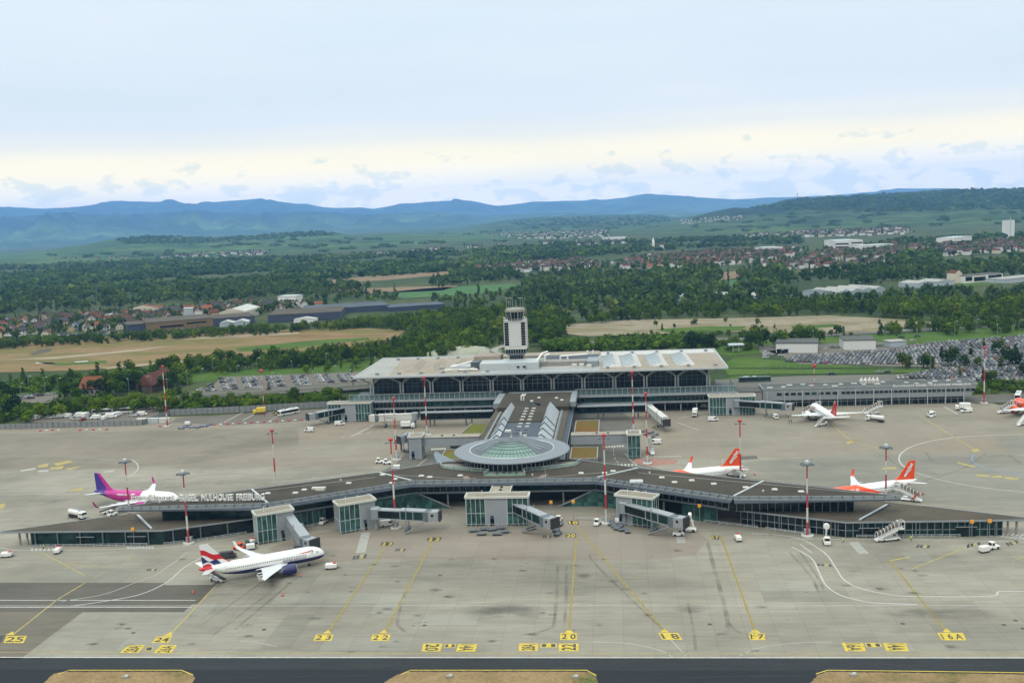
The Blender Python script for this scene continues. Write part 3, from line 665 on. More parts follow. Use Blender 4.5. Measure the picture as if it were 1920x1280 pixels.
for x, y in ((796, 1172), (250, 1186), (495, 1180), (1693, 1169), (1882, 1171), (1904, 1163), (1918, 1178), (1331, 1170), (825, 1078)):
    m = MB(); p = P(x, y); m.lathe([(0.0, 0.071), (0.55, 0.071), (0.6, 0.06)], (p.x, p.y, 0), 12); m.build("drain_cover", M_PK, apron_o)

# ------------------------------------------------------------------ land behind the airport
sheet("earthwork_field", [(-200, 640), (0, 655), (60, 640), (300, 625), (560, 618), (690, 616), (760, 620), (720, 650), (560, 670), (300, 684), (150, 695), (-60, 700), (-300, 700)], 0.30, M_EARTH)
for px, m_ in (([(440, 654), (560, 641), (690, 633), (690, 637), (560, 652), (450, 660)], M_GRASS), ([(55, 664), (78, 655), (97, 653), (96, 659), (62, 667)], plain("dark_soil", (.07, .05, .035), .95, var=.3, scale=.1)), ([(60, 679), (130, 681), (200, 676), (200, 681), (110, 686)], M_GRASS), ([(280, 640), (440, 628), (560, 623), (560, 627), (430, 634)], plain("pale_track", (.26, .205, .13), .95, var=.2, scale=.1)), ([(190, 690), (300, 680), (380, 676), (300, 684), (200, 693)], plain("pale_track", (.26, .205, .13), .95, var=.2, scale=.1)), ([(0, 676), (120, 668), (260, 655), (330, 648), (260, 659), (100, 674)], plain("pale_track", (.26, .205, .13), .95, var=.2, scale=.1)), ([(66, 679), (100, 680), (103, 683), (68, 682)], plain("white_sheeting", (.5, .5, .48), .7)), ([(140, 679), (165, 677), (165, 679), (142, 681)], plain("white_sheeting", (.5, .5, .48), .7)), ([(1230, 618), (1330, 612), (1400, 612), (1390, 620), (1260, 626)], M_GRASS), ([(1480, 612), (1560, 608), (1580, 612), (1500, 618)], M_GRASS)):
    sheet("field_patch", px, 0.42, m_)
sheet("gravel_pit", [(1030, 612), (1170, 600), (1350, 597), (1560, 592), (1700, 600), (1760, 606), (1640, 622), (1520, 626), (1350, 622), (1200, 628), (1100, 631), (1045, 624)], 0.30, M_QUARRY)
for px in ([(0, 720), (80, 707), (260, 697), (480, 690), (640, 676), (740, 664), (740, 690), (640, 704), (480, 709), (300, 722), (0, 745)], [(1080, 646), (1300, 640), (1440, 636), (1700, 625), (1940, 610), (1940, 632), (1800, 640), (1500, 655), (1370, 668), (1300, 655)],
           [(1350, 690), (1470, 690), (1660, 690), (1480, 678), (1380, 668)], [(1370, 706), (1440, 704), (1440, 712), (1360, 714)]):
    sheet("grass_verge", px, 0.20, M_GRASS)
sheet("grass_verge", [(1360, 692), (1480, 693), (1700, 692), (1940, 688), (1940, 694), (1660, 700), (1440, 702), (1365, 704)], 0.22, M_GRASS)
sheet("access_road", [(1340, 712), (1500, 705), (1700, 702), (1960, 696), (1960, 704), (1700, 712), (1500, 722), (1345, 732)], 0.24, M_ROAD)
sheet("access_road", [(1060, 640), (1430, 632), (1940, 605), (1940, 609), (1430, 637), (1060, 645)], 0.24, M_ROAD)
sheet("access_road", [(1420, 648), (1560, 644), (1700, 640), (1700, 645), (1560, 651), (1430, 668)], 0.24, M_ROAD)
sheet("service_road", [(1780, 745), (1960, 735), (1960, 752), (1830, 757)], 0.24, M_ASPH)
sheet("car_park", [(395, 728), (415, 707), (760, 694), (760, 718), (640, 735), (410, 741), (330, 741)], 0.24, M_LOT)
sheet("car_park", [(1440, 658), (1500, 655), (1660, 650), (1790, 640), (1960, 625), (1960, 688), (1800, 690), (1500, 683)], 0.24, M_LOT)
sheet("car_park", [(1670, 706), (1760, 690), (1960, 686), (1960, 716), (1760, 716)], 0.245, M_LOT)
sheet("van_yard", [(40, 793), (60, 775), (200, 766), (300, 762), (296, 788), (200, 791)], 0.24, M_LOT)
sheet("car_park", [(10, 756), (30, 742), (110, 740), (100, 756)], 0.24, M_LOT)
sheet("access_road", [(0, 765), (100, 757), (330, 742), (330, 748), (120, 764), (0, 772)], 0.25, M_ROAD)
for px, m in (([(540, 530), (700, 518), (850, 508), (850, 514), (720, 526), (600, 533)], M_PLOUGH), ([(600, 545), (760, 538), (860, 536), (830, 545), (700, 551)], M_PLOUGH), ([(690, 552), (800, 541), (960, 532), (975, 537), (900, 552), (760, 560)], M_CROP),
              ([(1345, 512), (1400, 508), (1395, 524), (1350, 526)], M_PLOUGH), ([(1365, 524), (1390, 522), (1385, 536), (1370, 537)], M_CROP), ([(1620, 500), (1760, 490), (1870, 485), (1870, 493), (1760, 500), (1640, 506)], M_CROP), ([(1490, 508), (1560, 505), (1600, 508), (1530, 514)], M_PLOUGH),
              ([(180, 538), (215, 534), (205, 540), (190, 541)], M_PLOUGH), ([(330, 530), (400, 526), (400, 531), (340, 533)], M_PLOUGH), ([(1780, 530), (1890, 524), (1890, 533), (1800, 538)], M_GRASS)):
    sheet("field", px, 0.5, m)
# ------------------------------------------------------------------ terminal buildings
XC = -41.0
def facade(par, a, b, z0, z1, mat=None, step=2.2, rows=(), name="glass_wall", mw=0.16, mmat=None, mul=True):
    """a straight glazed wall and its mullions"""
    a = Vector((a[0], a[1], 0)); b = Vector((b[0], b[1], 0)); m = MB(); m.wall(a, b, z0, z1, 0.2); g = m.build(name, mat or M_GLASS, par)
    if not mul: return g
    d = b-a; n = max(1, round(d.length/step)); nn = Vector((d.y, -d.x, 0)).normalized()*0.14; q = MB()
    for k in range(n+1):
        p = a.lerp(b, k/n)+nn; q.beam((p.x, p.y, z0), (p.x, p.y, z1), mw, mw)
    for z in list(rows)+[z1-mw/2]:
        q.beam((a.x+nn.x*1.02, a.y+nn.y*1.02, z), (b.x+nn.x*1.02, b.y+nn.y*1.02, z), mw*0.7, mw)
    q.build("mullion", mmat or M_STEEL, par); return g
def upos(u, y): return (XC+u, y)

con = thing("airport_concourse", "low grey winged concourse with a round domed pavilion at its centre and brown felt roofs", "airport concourse", (XC, 350, 0))
# upper and lower roofs, mirrored about the axis
UP = [(-33.5, 351), (33.5, 351), (77.8, 324.6), (129.5, 322.3), (107, 335.5), (85, 346.5), (48, 364), (24, 379), (-24, 379), (-48, 364), (-85, 346.5), (-107, 335.5), (-129.5, 322.3), (-77.8, 324.6)]
m = MB(); m.prism([upos(*p) for p in UP], 10.3, 10.9, 0); m.build("upper_roof", M_ROOF, con)
for s in (-1, 1):
    lo = [(s*74, 331.5), (s*81, 328.5), (s*111, 314.7), (s*168, 314.9), (s*139, 330.5), (s*82, 358), (s*72, 352)]
    m = MB(); m.prism([upos(*p) for p in lo], 4.75, 5.15, 0); m.build("lower_roof", M_ROOF2, con)
    m = MB()
    e = [(s*74, 331.3), (s*81, 328.3), (s*111, 314.5), (s*168.4, 314.7)]
    for p, q in zip(e, e[1:]): m.wall(upos(*p), upos(*q), 4.7, 5.22, 0.22)
    m.build("lower_roof_edge", M_STEEL, con)
# folded metal gutter along the upper roof edge: two rails, deep lip, brackets
EDGE = [(-129.5, 322.3), (-77.8, 324.6), (-33.5, 351), (33.5, 351), (77.8, 324.6), (129.5, 322.3)]
for p, q in zip(EDGE, EDGE[1:]):
    a, b = Vector((*upos(*p), 0)), Vector((*upos(*q), 0)); d = (b-a).normalized(); nn = Vector((d.y, -d.x, 0))
    m = MB(); m.wall(a+nn*0.25, b+nn*0.25, 10.2, 11.15, 0.3); m.wall(a+nn*(1.5 if p != EDGE[0] else .5), b+nn*(1.5 if q != EDGE[-1] else .5), 9.95, 10.5, 0.35); m.build("roof_edge", M_STEEL, con)
    m = MB(); ka = .25 if p == EDGE[0] else 1.0; kb = .25 if q == EDGE[-1] else 1.0; m.quad((*(a+nn*0.4)[:2], 10.25), (*(a+nn*2.6*ka)[:2], 10.25-.75*ka), (*(b+nn*2.6*kb)[:2], 10.25-.75*kb), (*(b+nn*0.4)[:2], 10.25))
    m.beam((*(a+nn*2.6*ka)[:2], 9.45+.6*(1-ka)), (*(b+nn*2.6*kb)[:2], 9.45+.6*(1-kb)), .2, .4); m.build("canopy", M_FASC_D, con)
    n = int((b-a).length/3.4)
    for k in range(n+1):
        m = MB()
        f_ = (k+0.5)/(n+1); c = a.lerp(b, f_); e_ = 1.75*(.35+.65*(f_ if p == EDGE[0] else 1-f_ if q == EDGE[-1] else 1)); m.beam((*(c+nn*0.3)[:2], 11.2), (*(c+nn*e_)[:2], 10.6), 0.35, 0.3); m.build("bracket", M_FASC_D, con)
REAR = [(129.5, 322.3), (48, 364), (24, 379)]
for s in (-1, 1):
    m = MB()
    for p, q in zip(REAR, REAR[1:]): m.wall(upos(s*p[0], p[1]), upos(s*q[0], q[1]), 10.2, 11.1, 0.35)
    m.wall(upos(s*139, 330.6), upos(s*168.2, 315.2), 4.7, 5.3, 0.3)
    m.build("rear_parapet", M_STEEL, con)
    # glazed storeys
    facade(con, upos(s*33, 354), upos(0, 354), 6.0, 10.3, M_GLASS, 2.4)
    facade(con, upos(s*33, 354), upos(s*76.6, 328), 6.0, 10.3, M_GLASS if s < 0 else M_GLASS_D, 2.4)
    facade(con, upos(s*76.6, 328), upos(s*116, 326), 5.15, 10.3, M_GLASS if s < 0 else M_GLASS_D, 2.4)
    facade(con, upos(s*116, 326), upos(s*70, 350), 5.15, 10.3, M_GLASS_D, 4, mul=False)
    m = MB(); m.wall(upos(s*33, 353.4), upos(0, 353.4), 5.5, 6.1, 0.5); m.wall(upos(s*33, 353.4), upos(s*76, 328.6), 5.5, 6.1, 0.5); m.build("floor_band", M_STEEL, con)
    # ground storey: long glass under the lower roof, dark undercroft towards the middle
    facade(con, upos(s*111, 315.3), upos(s*158, 315.4), 0.05, 4.7, M_GLASS, 2.2, (2.2,))
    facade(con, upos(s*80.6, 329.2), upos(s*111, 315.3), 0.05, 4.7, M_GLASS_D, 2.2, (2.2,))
    facade(con, upos(s*158, 315.4), upos(s*140, 327), 0.05, 4.7, M_GLASS_T, 2.2)
    facade(con, upos(s*73, 331), upos(s*62, 337.5), 0.05, 5.5, M_GLASS_T, 2.2)
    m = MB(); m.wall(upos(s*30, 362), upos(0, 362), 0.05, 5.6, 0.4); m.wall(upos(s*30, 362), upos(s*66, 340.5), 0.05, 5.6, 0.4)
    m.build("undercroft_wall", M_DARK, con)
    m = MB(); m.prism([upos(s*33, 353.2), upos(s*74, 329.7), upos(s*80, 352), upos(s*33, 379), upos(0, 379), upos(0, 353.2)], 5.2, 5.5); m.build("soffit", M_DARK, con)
    for u, y in ((8, 354.2), (21, 354.2), (34, 354), (45, 347.4), (56, 340.6), (66, 335.4)):
        m = MB(); p = upos(s*u, y); m.tube((*p, 0.05), (*p, 5.5), 0.35, n=10); m.build("column", M_CONC, con)
    for u in range(84, 160, 8):
        y = 315.0 if u >= 111 else 329-(u-81)*0.468
        m = MB(); p = upos(s*u, y-0.35); m.beam((*p, 0.05), (*p, 4.7), 0.35, 0.35); m.build("column", M_PANEL_D, con)
    for u, y in ((160, 316.5), (162.5, 316.2)):
        m = MB(); p = upos(s*u, y); m.beam((*p, 0.05), (*p, 4.75), 0.5, 0.5); m.build("column", M_CONC, con)
    # sloped glazed stair casing against the undercroft
    a, b = upos(s*22, 352.2), upos(s*36, 350.2); c = upos(s*56, 338.8)
    m = MB(); m.add([(*upos(s*20, 353), .05), (*upos(s*33.5, 352.8), .05), (*upos(s*54, 340.8), .05), (*upos(s*33.5, 352.8), 5.6), (*upos(s*54, 340.8), 5.6), (*upos(s*30, 352.9), 5.6)],
                    [(0, 1, 3, 5), (1, 2, 4, 3)] if s > 0 else [(5, 3, 1, 0), (3, 4, 2, 1)])
    m.build("stair_glazing", M_GLASS_T, con)
    m = MB(); m.beam((*upos(s*19.5, 352.7), .3), (*upos(s*31, 352.5), 5.6), 0.3, 0.5); m.build("stair_rail", M_STEEL, con)
    # doors
    for u in (120, 138) if s < 0 else (118, 147):
        m = MB(); p = upos(s*u, 314.85); m.bbox(p[0]-2.8, p[0]+2.8, p[1]-.25, p[1], .05, 3.1); m.bbox(p[0]-3.2, p[0]+3.2, p[1]-.7, p[1]-.26, 3.1, 3.25, 1); m.build("door", [M_GLASS_D, M_STEEL], con)
    # white expansion gutters across the roofs
    for (u0, y0, u1, y1, z) in ((33.5, 351.5, 48, 363.5, 11.0), (78, 325.2, 90, 343, 11.0), (115.5, 316.2, 128, 332.2, 5.3)):
        m = MB(); m.beam((*upos(s*u0, y0), z), (*upos(s*u1, y1), z), 0.7, 0.35); m.build("roof_gutter", M_STEEL_L, con)
    m = MB(); m.beam((*upos(s*116.3, 316.2), 5.4), (*upos(s*128.8, 332.2), 5.4), 0.35, 0.4); m.build("gutter_shade", M_FASC_D, con)
# skylights and roof units
for u, y, k in ((-40, 353.5, 0), (-31, 357.5, 0), (-27.5, 355.5, 0), (-46, 360, 0), (-16.5, 357, 0), (27.5, 357.5, 0), (36, 357, 0), (39, 359.5, 0), (-56, 349, 0), (-64, 341, 2), (-72, 337, 0), (-70, 341, 0), (56, 349.5, 0), (47, 344, 1), (66, 345, 0), (73, 340, 0), (83, 335, 0), (92, 332, 0), (100, 329, 0), (60, 343, 0), (-82, 337, 0), (-96, 330.5, 0), (-40, 348.2, 0)):
    p = upos(u, y); m = MB()
    if k == 0: m.cbox((*p, 11.1), (1.9, 1.3, 0.5), 0.2)
    elif k == 1: m.cbox((*p, 11.3), (4.6, 2.6, 0.9), 0.3)
    else: m.box((*p, 11.3), (3.2, 2.6, 0.8)); m.box((p[0]-2.6, p[1]+0.8, 11.3), (1.6, 1.6, 0.7)); m.box((p[0], p[1], 11.85), (3.6, 1.2, 0.15))
    m.build("skylight" if k < 2 else "roof_unit", M_WHITE_D if k != 1 else M_STEEL_L, con)
for u, y in ((-92, 334), (-60, 353), (10, 356), (52, 356), (88, 330), (-104, 329)):
    p = upos(u, y); m = MB(); m.tube((*p, 10.9), (*p, 11.5), 0.3, n=8); m.build("roof_vent", M_WHITE_D, con)
# slim roof poles
for x, y, h in ((1023, 905, 6), (408, 912, 7), (1437, 893, 3)):
    p = P(x, y, 10.9); m = MB(); m.tube(p, p+Vector((0, 0, h)), 0.06, 0.04, 6)
    if -140 < p.x < 70: m.build("roof_pole", M_WHITE_D, con)
# walk joints on the felt
m = MB()
for a, b in (((-45, 361), (-18, 353.5)), ((45, 361), (18, 353.5)), ((-118, 327), (-48, 357)), ((118, 327), (48, 357)), ((-18, 353.5), (-10, 353.5)), ((10, 353.5), (18, 353.5))):
    A, B = Vector((*upos(*a), 10.93)), Vector((*upos(*b), 10.93)); m.beam(A, B, 0.35, 0.06)
m.build("roof_joint", M_CONC, con)
for s in (-1, 1):
    m = MB(); m.quad(*[(*upos(s*u, y), 10.92) for u, y in ((12.2, 352.3), (14.4, 352.3), (15.8, 357), (13.6, 357))][::s]); m.build("roof_patch", plain("pinkish_roof", (0.19, 0.135, 0.11), 0.9), con)

# rotunda
RX, RY = XC+0.4, 380.0
m = MB(); m.lathe([(18.2, 10.9), (18.2, 14.0)], (RX, RY, 0), 64); m.build("rotunda_glass_wall", M_GLASS_D, con)
m = MB()
for k in range(64):
    t = 2*math.pi*k/64; m.beam((RX+18.35*math.cos(t), RY+18.35*math.sin(t), 10.9), (RX+18.35*math.cos(t), RY+18.35*math.sin(t), 14.0), 0.2, 0.2)
m.build("rotunda_mullion", M_STEEL_L, con)
m = MB(); m.lathe([(17.6, 13.9), (21.4, 14.15), (22.3, 14.5), (22.4, 14.85), (21.9, 15.1), (20.6, 15.1), (16.6, 15.25), (16.2, 15.3), (15.9, 15.2)], (RX, RY, 0), 96)
m.build("rotunda_roof", plain("pale_metal_roof", (0.165, 0.188, 0.22), 0.45, 0.15, var=0.05), con, smooth=True)
m = MB(); m.lathe([(16.5, 15.3), (16.3, 15.6), (15.9, 15.4)], (RX, RY, 0), 96); m.build("dome_rim", M_STEEL_L, con)
# dome: opaque metal with a glazed fan facing the runway
def dome_z(r): return 15.25+4.2*(1-(r/16.0)**1.7)
rs = [15.9, 13.4, 11.0, 8.8, 6.8, 5.0, 3.4, 1.8, 0.2]
m = MB(); m.lathe([(r, dome_z(r)) for r in rs], (RX, RY, 0), 64); m.build("dome", plain("dome_metal", (0.075, 0.092, 0.108), 0.4, 0.2, var=0.06), con, smooth=True)
m = MB(); a0, a1 = R_(270-43), R_(270+43)
m.lathe([(r*1.0, dome_z(r)+0.09) for r in rs[:6]], (RX, RY, 0), 15, 0, a0, a1); m.build("dome_glazing", M_DOMEGL, con)
m = MB()
for r in rs[:6]:
    for k in range(20):
        t0 = a0+(a1-a0)*k/20; t1 = a0+(a1-a0)*(k+1)/20; z = dome_z(r)+0.14
        m.beam((RX+r*math.cos(t0), RY+r*math.sin(t0), z), (RX+r*math.cos(t1), RY+r*math.sin(t1), z), 0.22, 0.1)
for k in range(16):
    t = a0+(a1-a0)*k/15
    for r, r2 in zip(rs[:5], rs[1:6]):
        m.beam((RX+r*math.cos(t), RY+r*math.sin(t), dome_z(r)+0.14), (RX+r2*math.cos(t), RY+r2*math.sin(t), dome_z(r2)+0.14), 0.2, 0.1)
m.build("dome_rib", plain("rib_metal", (0.05, 0.075, 0.08), 0.5), con)
for t in (200, 212, 328, 340):
    m = MB(); t = R_(t); m.beam((RX+14*math.cos(t), RY+14*math.sin(t), dome_z(14)+0.1), (RX+7*math.cos(t), RY+7*math.sin(t), dome_z(7)+0.1), 1.1, 0.15); m.build("dome_panel", M_FASCIA, con)
m = MB(); m.tube((RX, RY, 19.3), (RX, RY, 20.2), 0.35, n=10); m.tube((RX, RY, 20.2), (RX, RY, 22.0), 0.08, n=6); m.build("dome_finial", M_WHITE_D, con)
# terrace and glass balustrade before the rotunda
m = MB(); m.prism([(XC-7.5, 355.2), (XC+7.5, 355.2), (XC+6.2, 361), (XC+20, 365.8), (XC+25, 368.5), (XC+27, 374), (XC-27, 374), (XC-25, 368.5), (XC-20, 365.8), (XC-6.2, 361)], 10.9, 11.15); m.build("terrace", M_CONC, con)
BAL = [(27, 374), (25, 368.3), (20, 365.6), (6.2, 360.8), (7.5, 355)]
def m_clear(name, c, a):
    m, nt, b = nm(name); b.inputs['Base Color'].default_value = (*c, 1); b.inputs['Roughness'].default_value = 0.05
    tr = nt.nodes.new("ShaderNodeBsdfTransparent"); tr.inputs[0].default_value = (0.86, 0.95, 0.92, 1); mx = nt.nodes.new("ShaderNodeMixShader"); mx.inputs[0].default_value = a
    L(nt, tr.outputs[0], mx.inputs[1]); L(nt, b.outputs[0], mx.inputs[2]); L(nt, mx.outputs[0], nt.nodes["Material Output"].inputs[0]); return m
M_CLEAR = m_clear("clear_glass", (0.22, 0.32, 0.30), 0.2)
M_CLEAR_D = m_clear("tinted_clear_glass", (0.10, 0.15, 0.15), 0.16)
for s in (-1, 1):
    m = MB(); r = MB()
    for p, q in zip(BAL, BAL[1:]):
        m.wall(upos(s*p[0], p[1]), upos(s*q[0], q[1]), 11.15, 12.3, 0.08); r.beam((*upos(s*p[0], p[1]), 12.35), (*upos(s*q[0], q[1]), 12.35), 0.18, 0.12)
        for k in range(5):
            c = Vector((*upos(s*p[0], p[1]), 0)).lerp(Vector((*upos(s*q[0], q[1]), 0)), k/4); r.beam((c.x, c.y, 11.1), (c.x, c.y, 12.35), 0.12)
    m.build("balustrade_glass", M_CLEAR, con); r.build("balustrade_rail", M_STEEL_L, con)
m = MB(); m.wall((XC-7.5, 355), (XC+7.5, 355), 11.15, 12.3, 0.08); m.build("balustrade_glass", M_CLEAR, con)
for x, y in ((-3, 357.5), (-0.6, 358), (1.6, 358), (4, 357.2)):
    m = MB(); m.cbox((XC+x, y, 11.55), (0.9, 0.9, 0.8), 0.2); m.build("planter", M_LEAF_D, con)

M_MONI = plain("monitor_metal", (.38, .415, .45), .4, .1, var=.05)
# spine back to the hall
m = MB(); m.prism([(XC-18.0, 384), (XC+17.8, 384), (XC+17.8, 519), (XC-18.0, 519)], 9.6, 10.0); m.build("spine_roof", M_ROOF2, con)
for s, xo in ((-1, XC-19.0), (1, XC+18.8)):
    facade(con, (xo, 390), (xo, 519), 0.05, 7.2, M_GLASS_D, 3.0, (3.6,))
    m = MB(); m.quad(*([(xo+s*0.8, 388, 7.0), (xo+s*0.8, 496, 7.0), (xo-s*3.6, 496, 10.1), (xo-s*3.6, 388, 10.1)][::(1 if s > 0 else -1)])); m.build("sloped_glazing", M_FASC_D, con)
    m = MB()
    for k in range(37): y = 388+k*3; m.beam((xo+s*0.8, y, 7.06), (xo-s*3.6, y, 10.16), 0.2, 0.12)
    for f in (0, 0.5, 1): m.beam((xo+s*(0.8-4.4*f), 388, 7.06+3.1*f), (xo+s*(0.8-4.4*f), 496, 7.06+3.1*f), 0.35, 0.25)
    m.build("glazing_bar", M_FASCIA, con)
    m = MB(); m.beam((xo-s*4.2, 388, 10.2), (xo-s*4.2, 497, 10.2), 0.5, 0.5); m.build("spine_gutter", M_STEEL, con)
    # raised saw-tooth monitors flanking the middle roof
    xi, xm = XC+s*7.9, XC+s*13.0
    for k, (y0, y1, zt) in enumerate(((444, 479, 14.0), (433.5, 443.2, 13.5), (423, 432.7, 13.1), (412.5, 422.2, 12.7), (400, 411.7, 12.3))):
        m = MB(); vs = [(xi, y0, 12.6), (xi, y1, 12.6), (xi+s*1.5, y1, zt+0.9), (xi+s*1.5, y0, zt+0.9), (xm+s*0.5, y0, 10.0), (xm+s*0.5, y1, 10.0)]
        fs = [(0, 1, 2, 3), (3, 2, 5, 4), (0, 3, 4), (1, 5, 2)]
        m.add(vs, fs if s < 0 else [f[::-1] for f in fs]); m.build("roof_monitor", M_MONI, con)
        m = MB(); m.beam((xi+s*1.5, y0, zt+0.95), (xm+s*0.5, y0, 10.1), 0.3, 0.2); m.beam((xi, y0, 12.7), (xi+s*1.5, y0, zt+0.95), 0.3, 0.2); m.build("monitor_edge", M_FASC_D, con)
m = MB(); m.prism([(XC-7.9, 444), (XC+7.9, 444), (XC+7.9, 481), (XC-7.9, 481)], 10.0, 12.6); m.build("middle_roof", M_ROOF, con)
m = MB(); m.prism([(XC-7.9, 392), (XC+7.9, 392), (XC+7.9, 443.9), (XC-7.9, 443.9)], 10.0, 12.2); m.build("slate_roof", M_ROOF_SL, con)
for k in range(9):
    for s in (-1, 1):
        y = 474-k*6.6
        m = MB(); m.cbox((XC+s*1.7, y, 12.8 if y > 444 else 12.4), (1.9, 0.8, 0.5), 0.15); m.build("skylight", M_WHITE_D if y > 434 else M_FASC_D, con)
m = MB(); m.box((XC+.6, 416, 13.0), (.9, .9, 1.6)); m.box((XC+2.4, 415, 12.6), (1.6, 1.0, 0.7)); m.box((XC-5.6, 424, 12.7), (2.6, 2.4, 0.8)); m.build("roof_unit", M_WHITE_D, con)
m = MB(); m.prism([(XC-16.5, 481.2), (XC+18, 481.2), (XC+18, 519.6), (XC-16.5, 519.6)], 10.0, 12.0); m.build("rear_roof", M_ROOF, con)
for x0, x1 in ((XC-20, XC-16.6), (XC+18.1, XC+21)):
    m = MB(); m.prism([(x0, 492), (x1, 492), (x1, 520), (x0, 520)], 9.6, 12.2); m.build("roof_border", M_STEEL, con)
m = MB(); m.prism([(XC-15, 519.8), (XC+21, 519.8), (XC+21, 521), (XC-15, 521)], 11.9, 12.5); m.build("roof_border", M_STEEL, con)
m = MB(); vs = [(XC+0.5-3.6, 482, 12), (XC+0.5+3.6, 482, 12), (XC+.5+3.2, 489, 12), (XC+.5-3.2, 489, 12), (XC+.5, 485, 13.8)]; m.add(vs, [(0, 1, 4), (1, 2, 4), (2, 3, 4), (3, 0, 4)]); m.build("glass_pyramid", M_GLASS_D, con)
for x, y in ((-6.5, 499), (-5.3, 499)):
    m = MB(); m.tube((XC+x, y, 12), (XC+x, y, 14.4), 0.35, n=10); m.tube((XC+x, y, 14.4), (XC+x+1, y+1.2, 14.9), 0.35, n=10); m.build("exhaust_pipe", M_WHITE, con)
for x, y in ((2, 505), (11, 503), (-1, 496), (14, 497)):
    m = MB(); m.lathe([(0.9, 12.0), (0.9, 12.25), (0.5, 12.6), (0, 12.6)], (XC+x, y, 0), 12); m.build("roof_vent", M_WHITE_D, con)
# planted roofs either side
for s, pts, mat in ((-1, [(-70, 478), (-61, 478), (-61, 436), (-74, 436)], M_SEDUM_G), (-1, [(-74, 424.5), (-61, 424.5), (-61, 406), (-74, 406)], M_SEDUM_G), (1, [(-19.5, 480), (-8.5, 480), (-8.5, 438), (-19.5, 438)], M_SEDUM_R), (1, [(-19.5, 424), (-8.5, 424), (-8.5, 404), (-19.5, 404)], M_SEDUM_R)):
    m = MB(); m.prism(pts, 4.4, 4.9); m.build("planted_roof", mat, con)
    for i in range(4):
        pass
    m = MB(); n = len(pts)
    for i in range(n): m.wall(pts[i], pts[(i+1) % n], 4.3, 5.25, 0.5)
    m.prism(pts, 0.05, 4.3); m.build("planted_roof_edge", M_CONC, con)
m = MB(); m.prism([(-66, 366), (-60, 381), (-75, 405), (-75, 400)], 5.0, 9.0); m.build("link_roof", M_FASCIA, con)

M_CAPG = m_roofing("tower_roof_gravel", (.27, .24, .19), .3, .3)
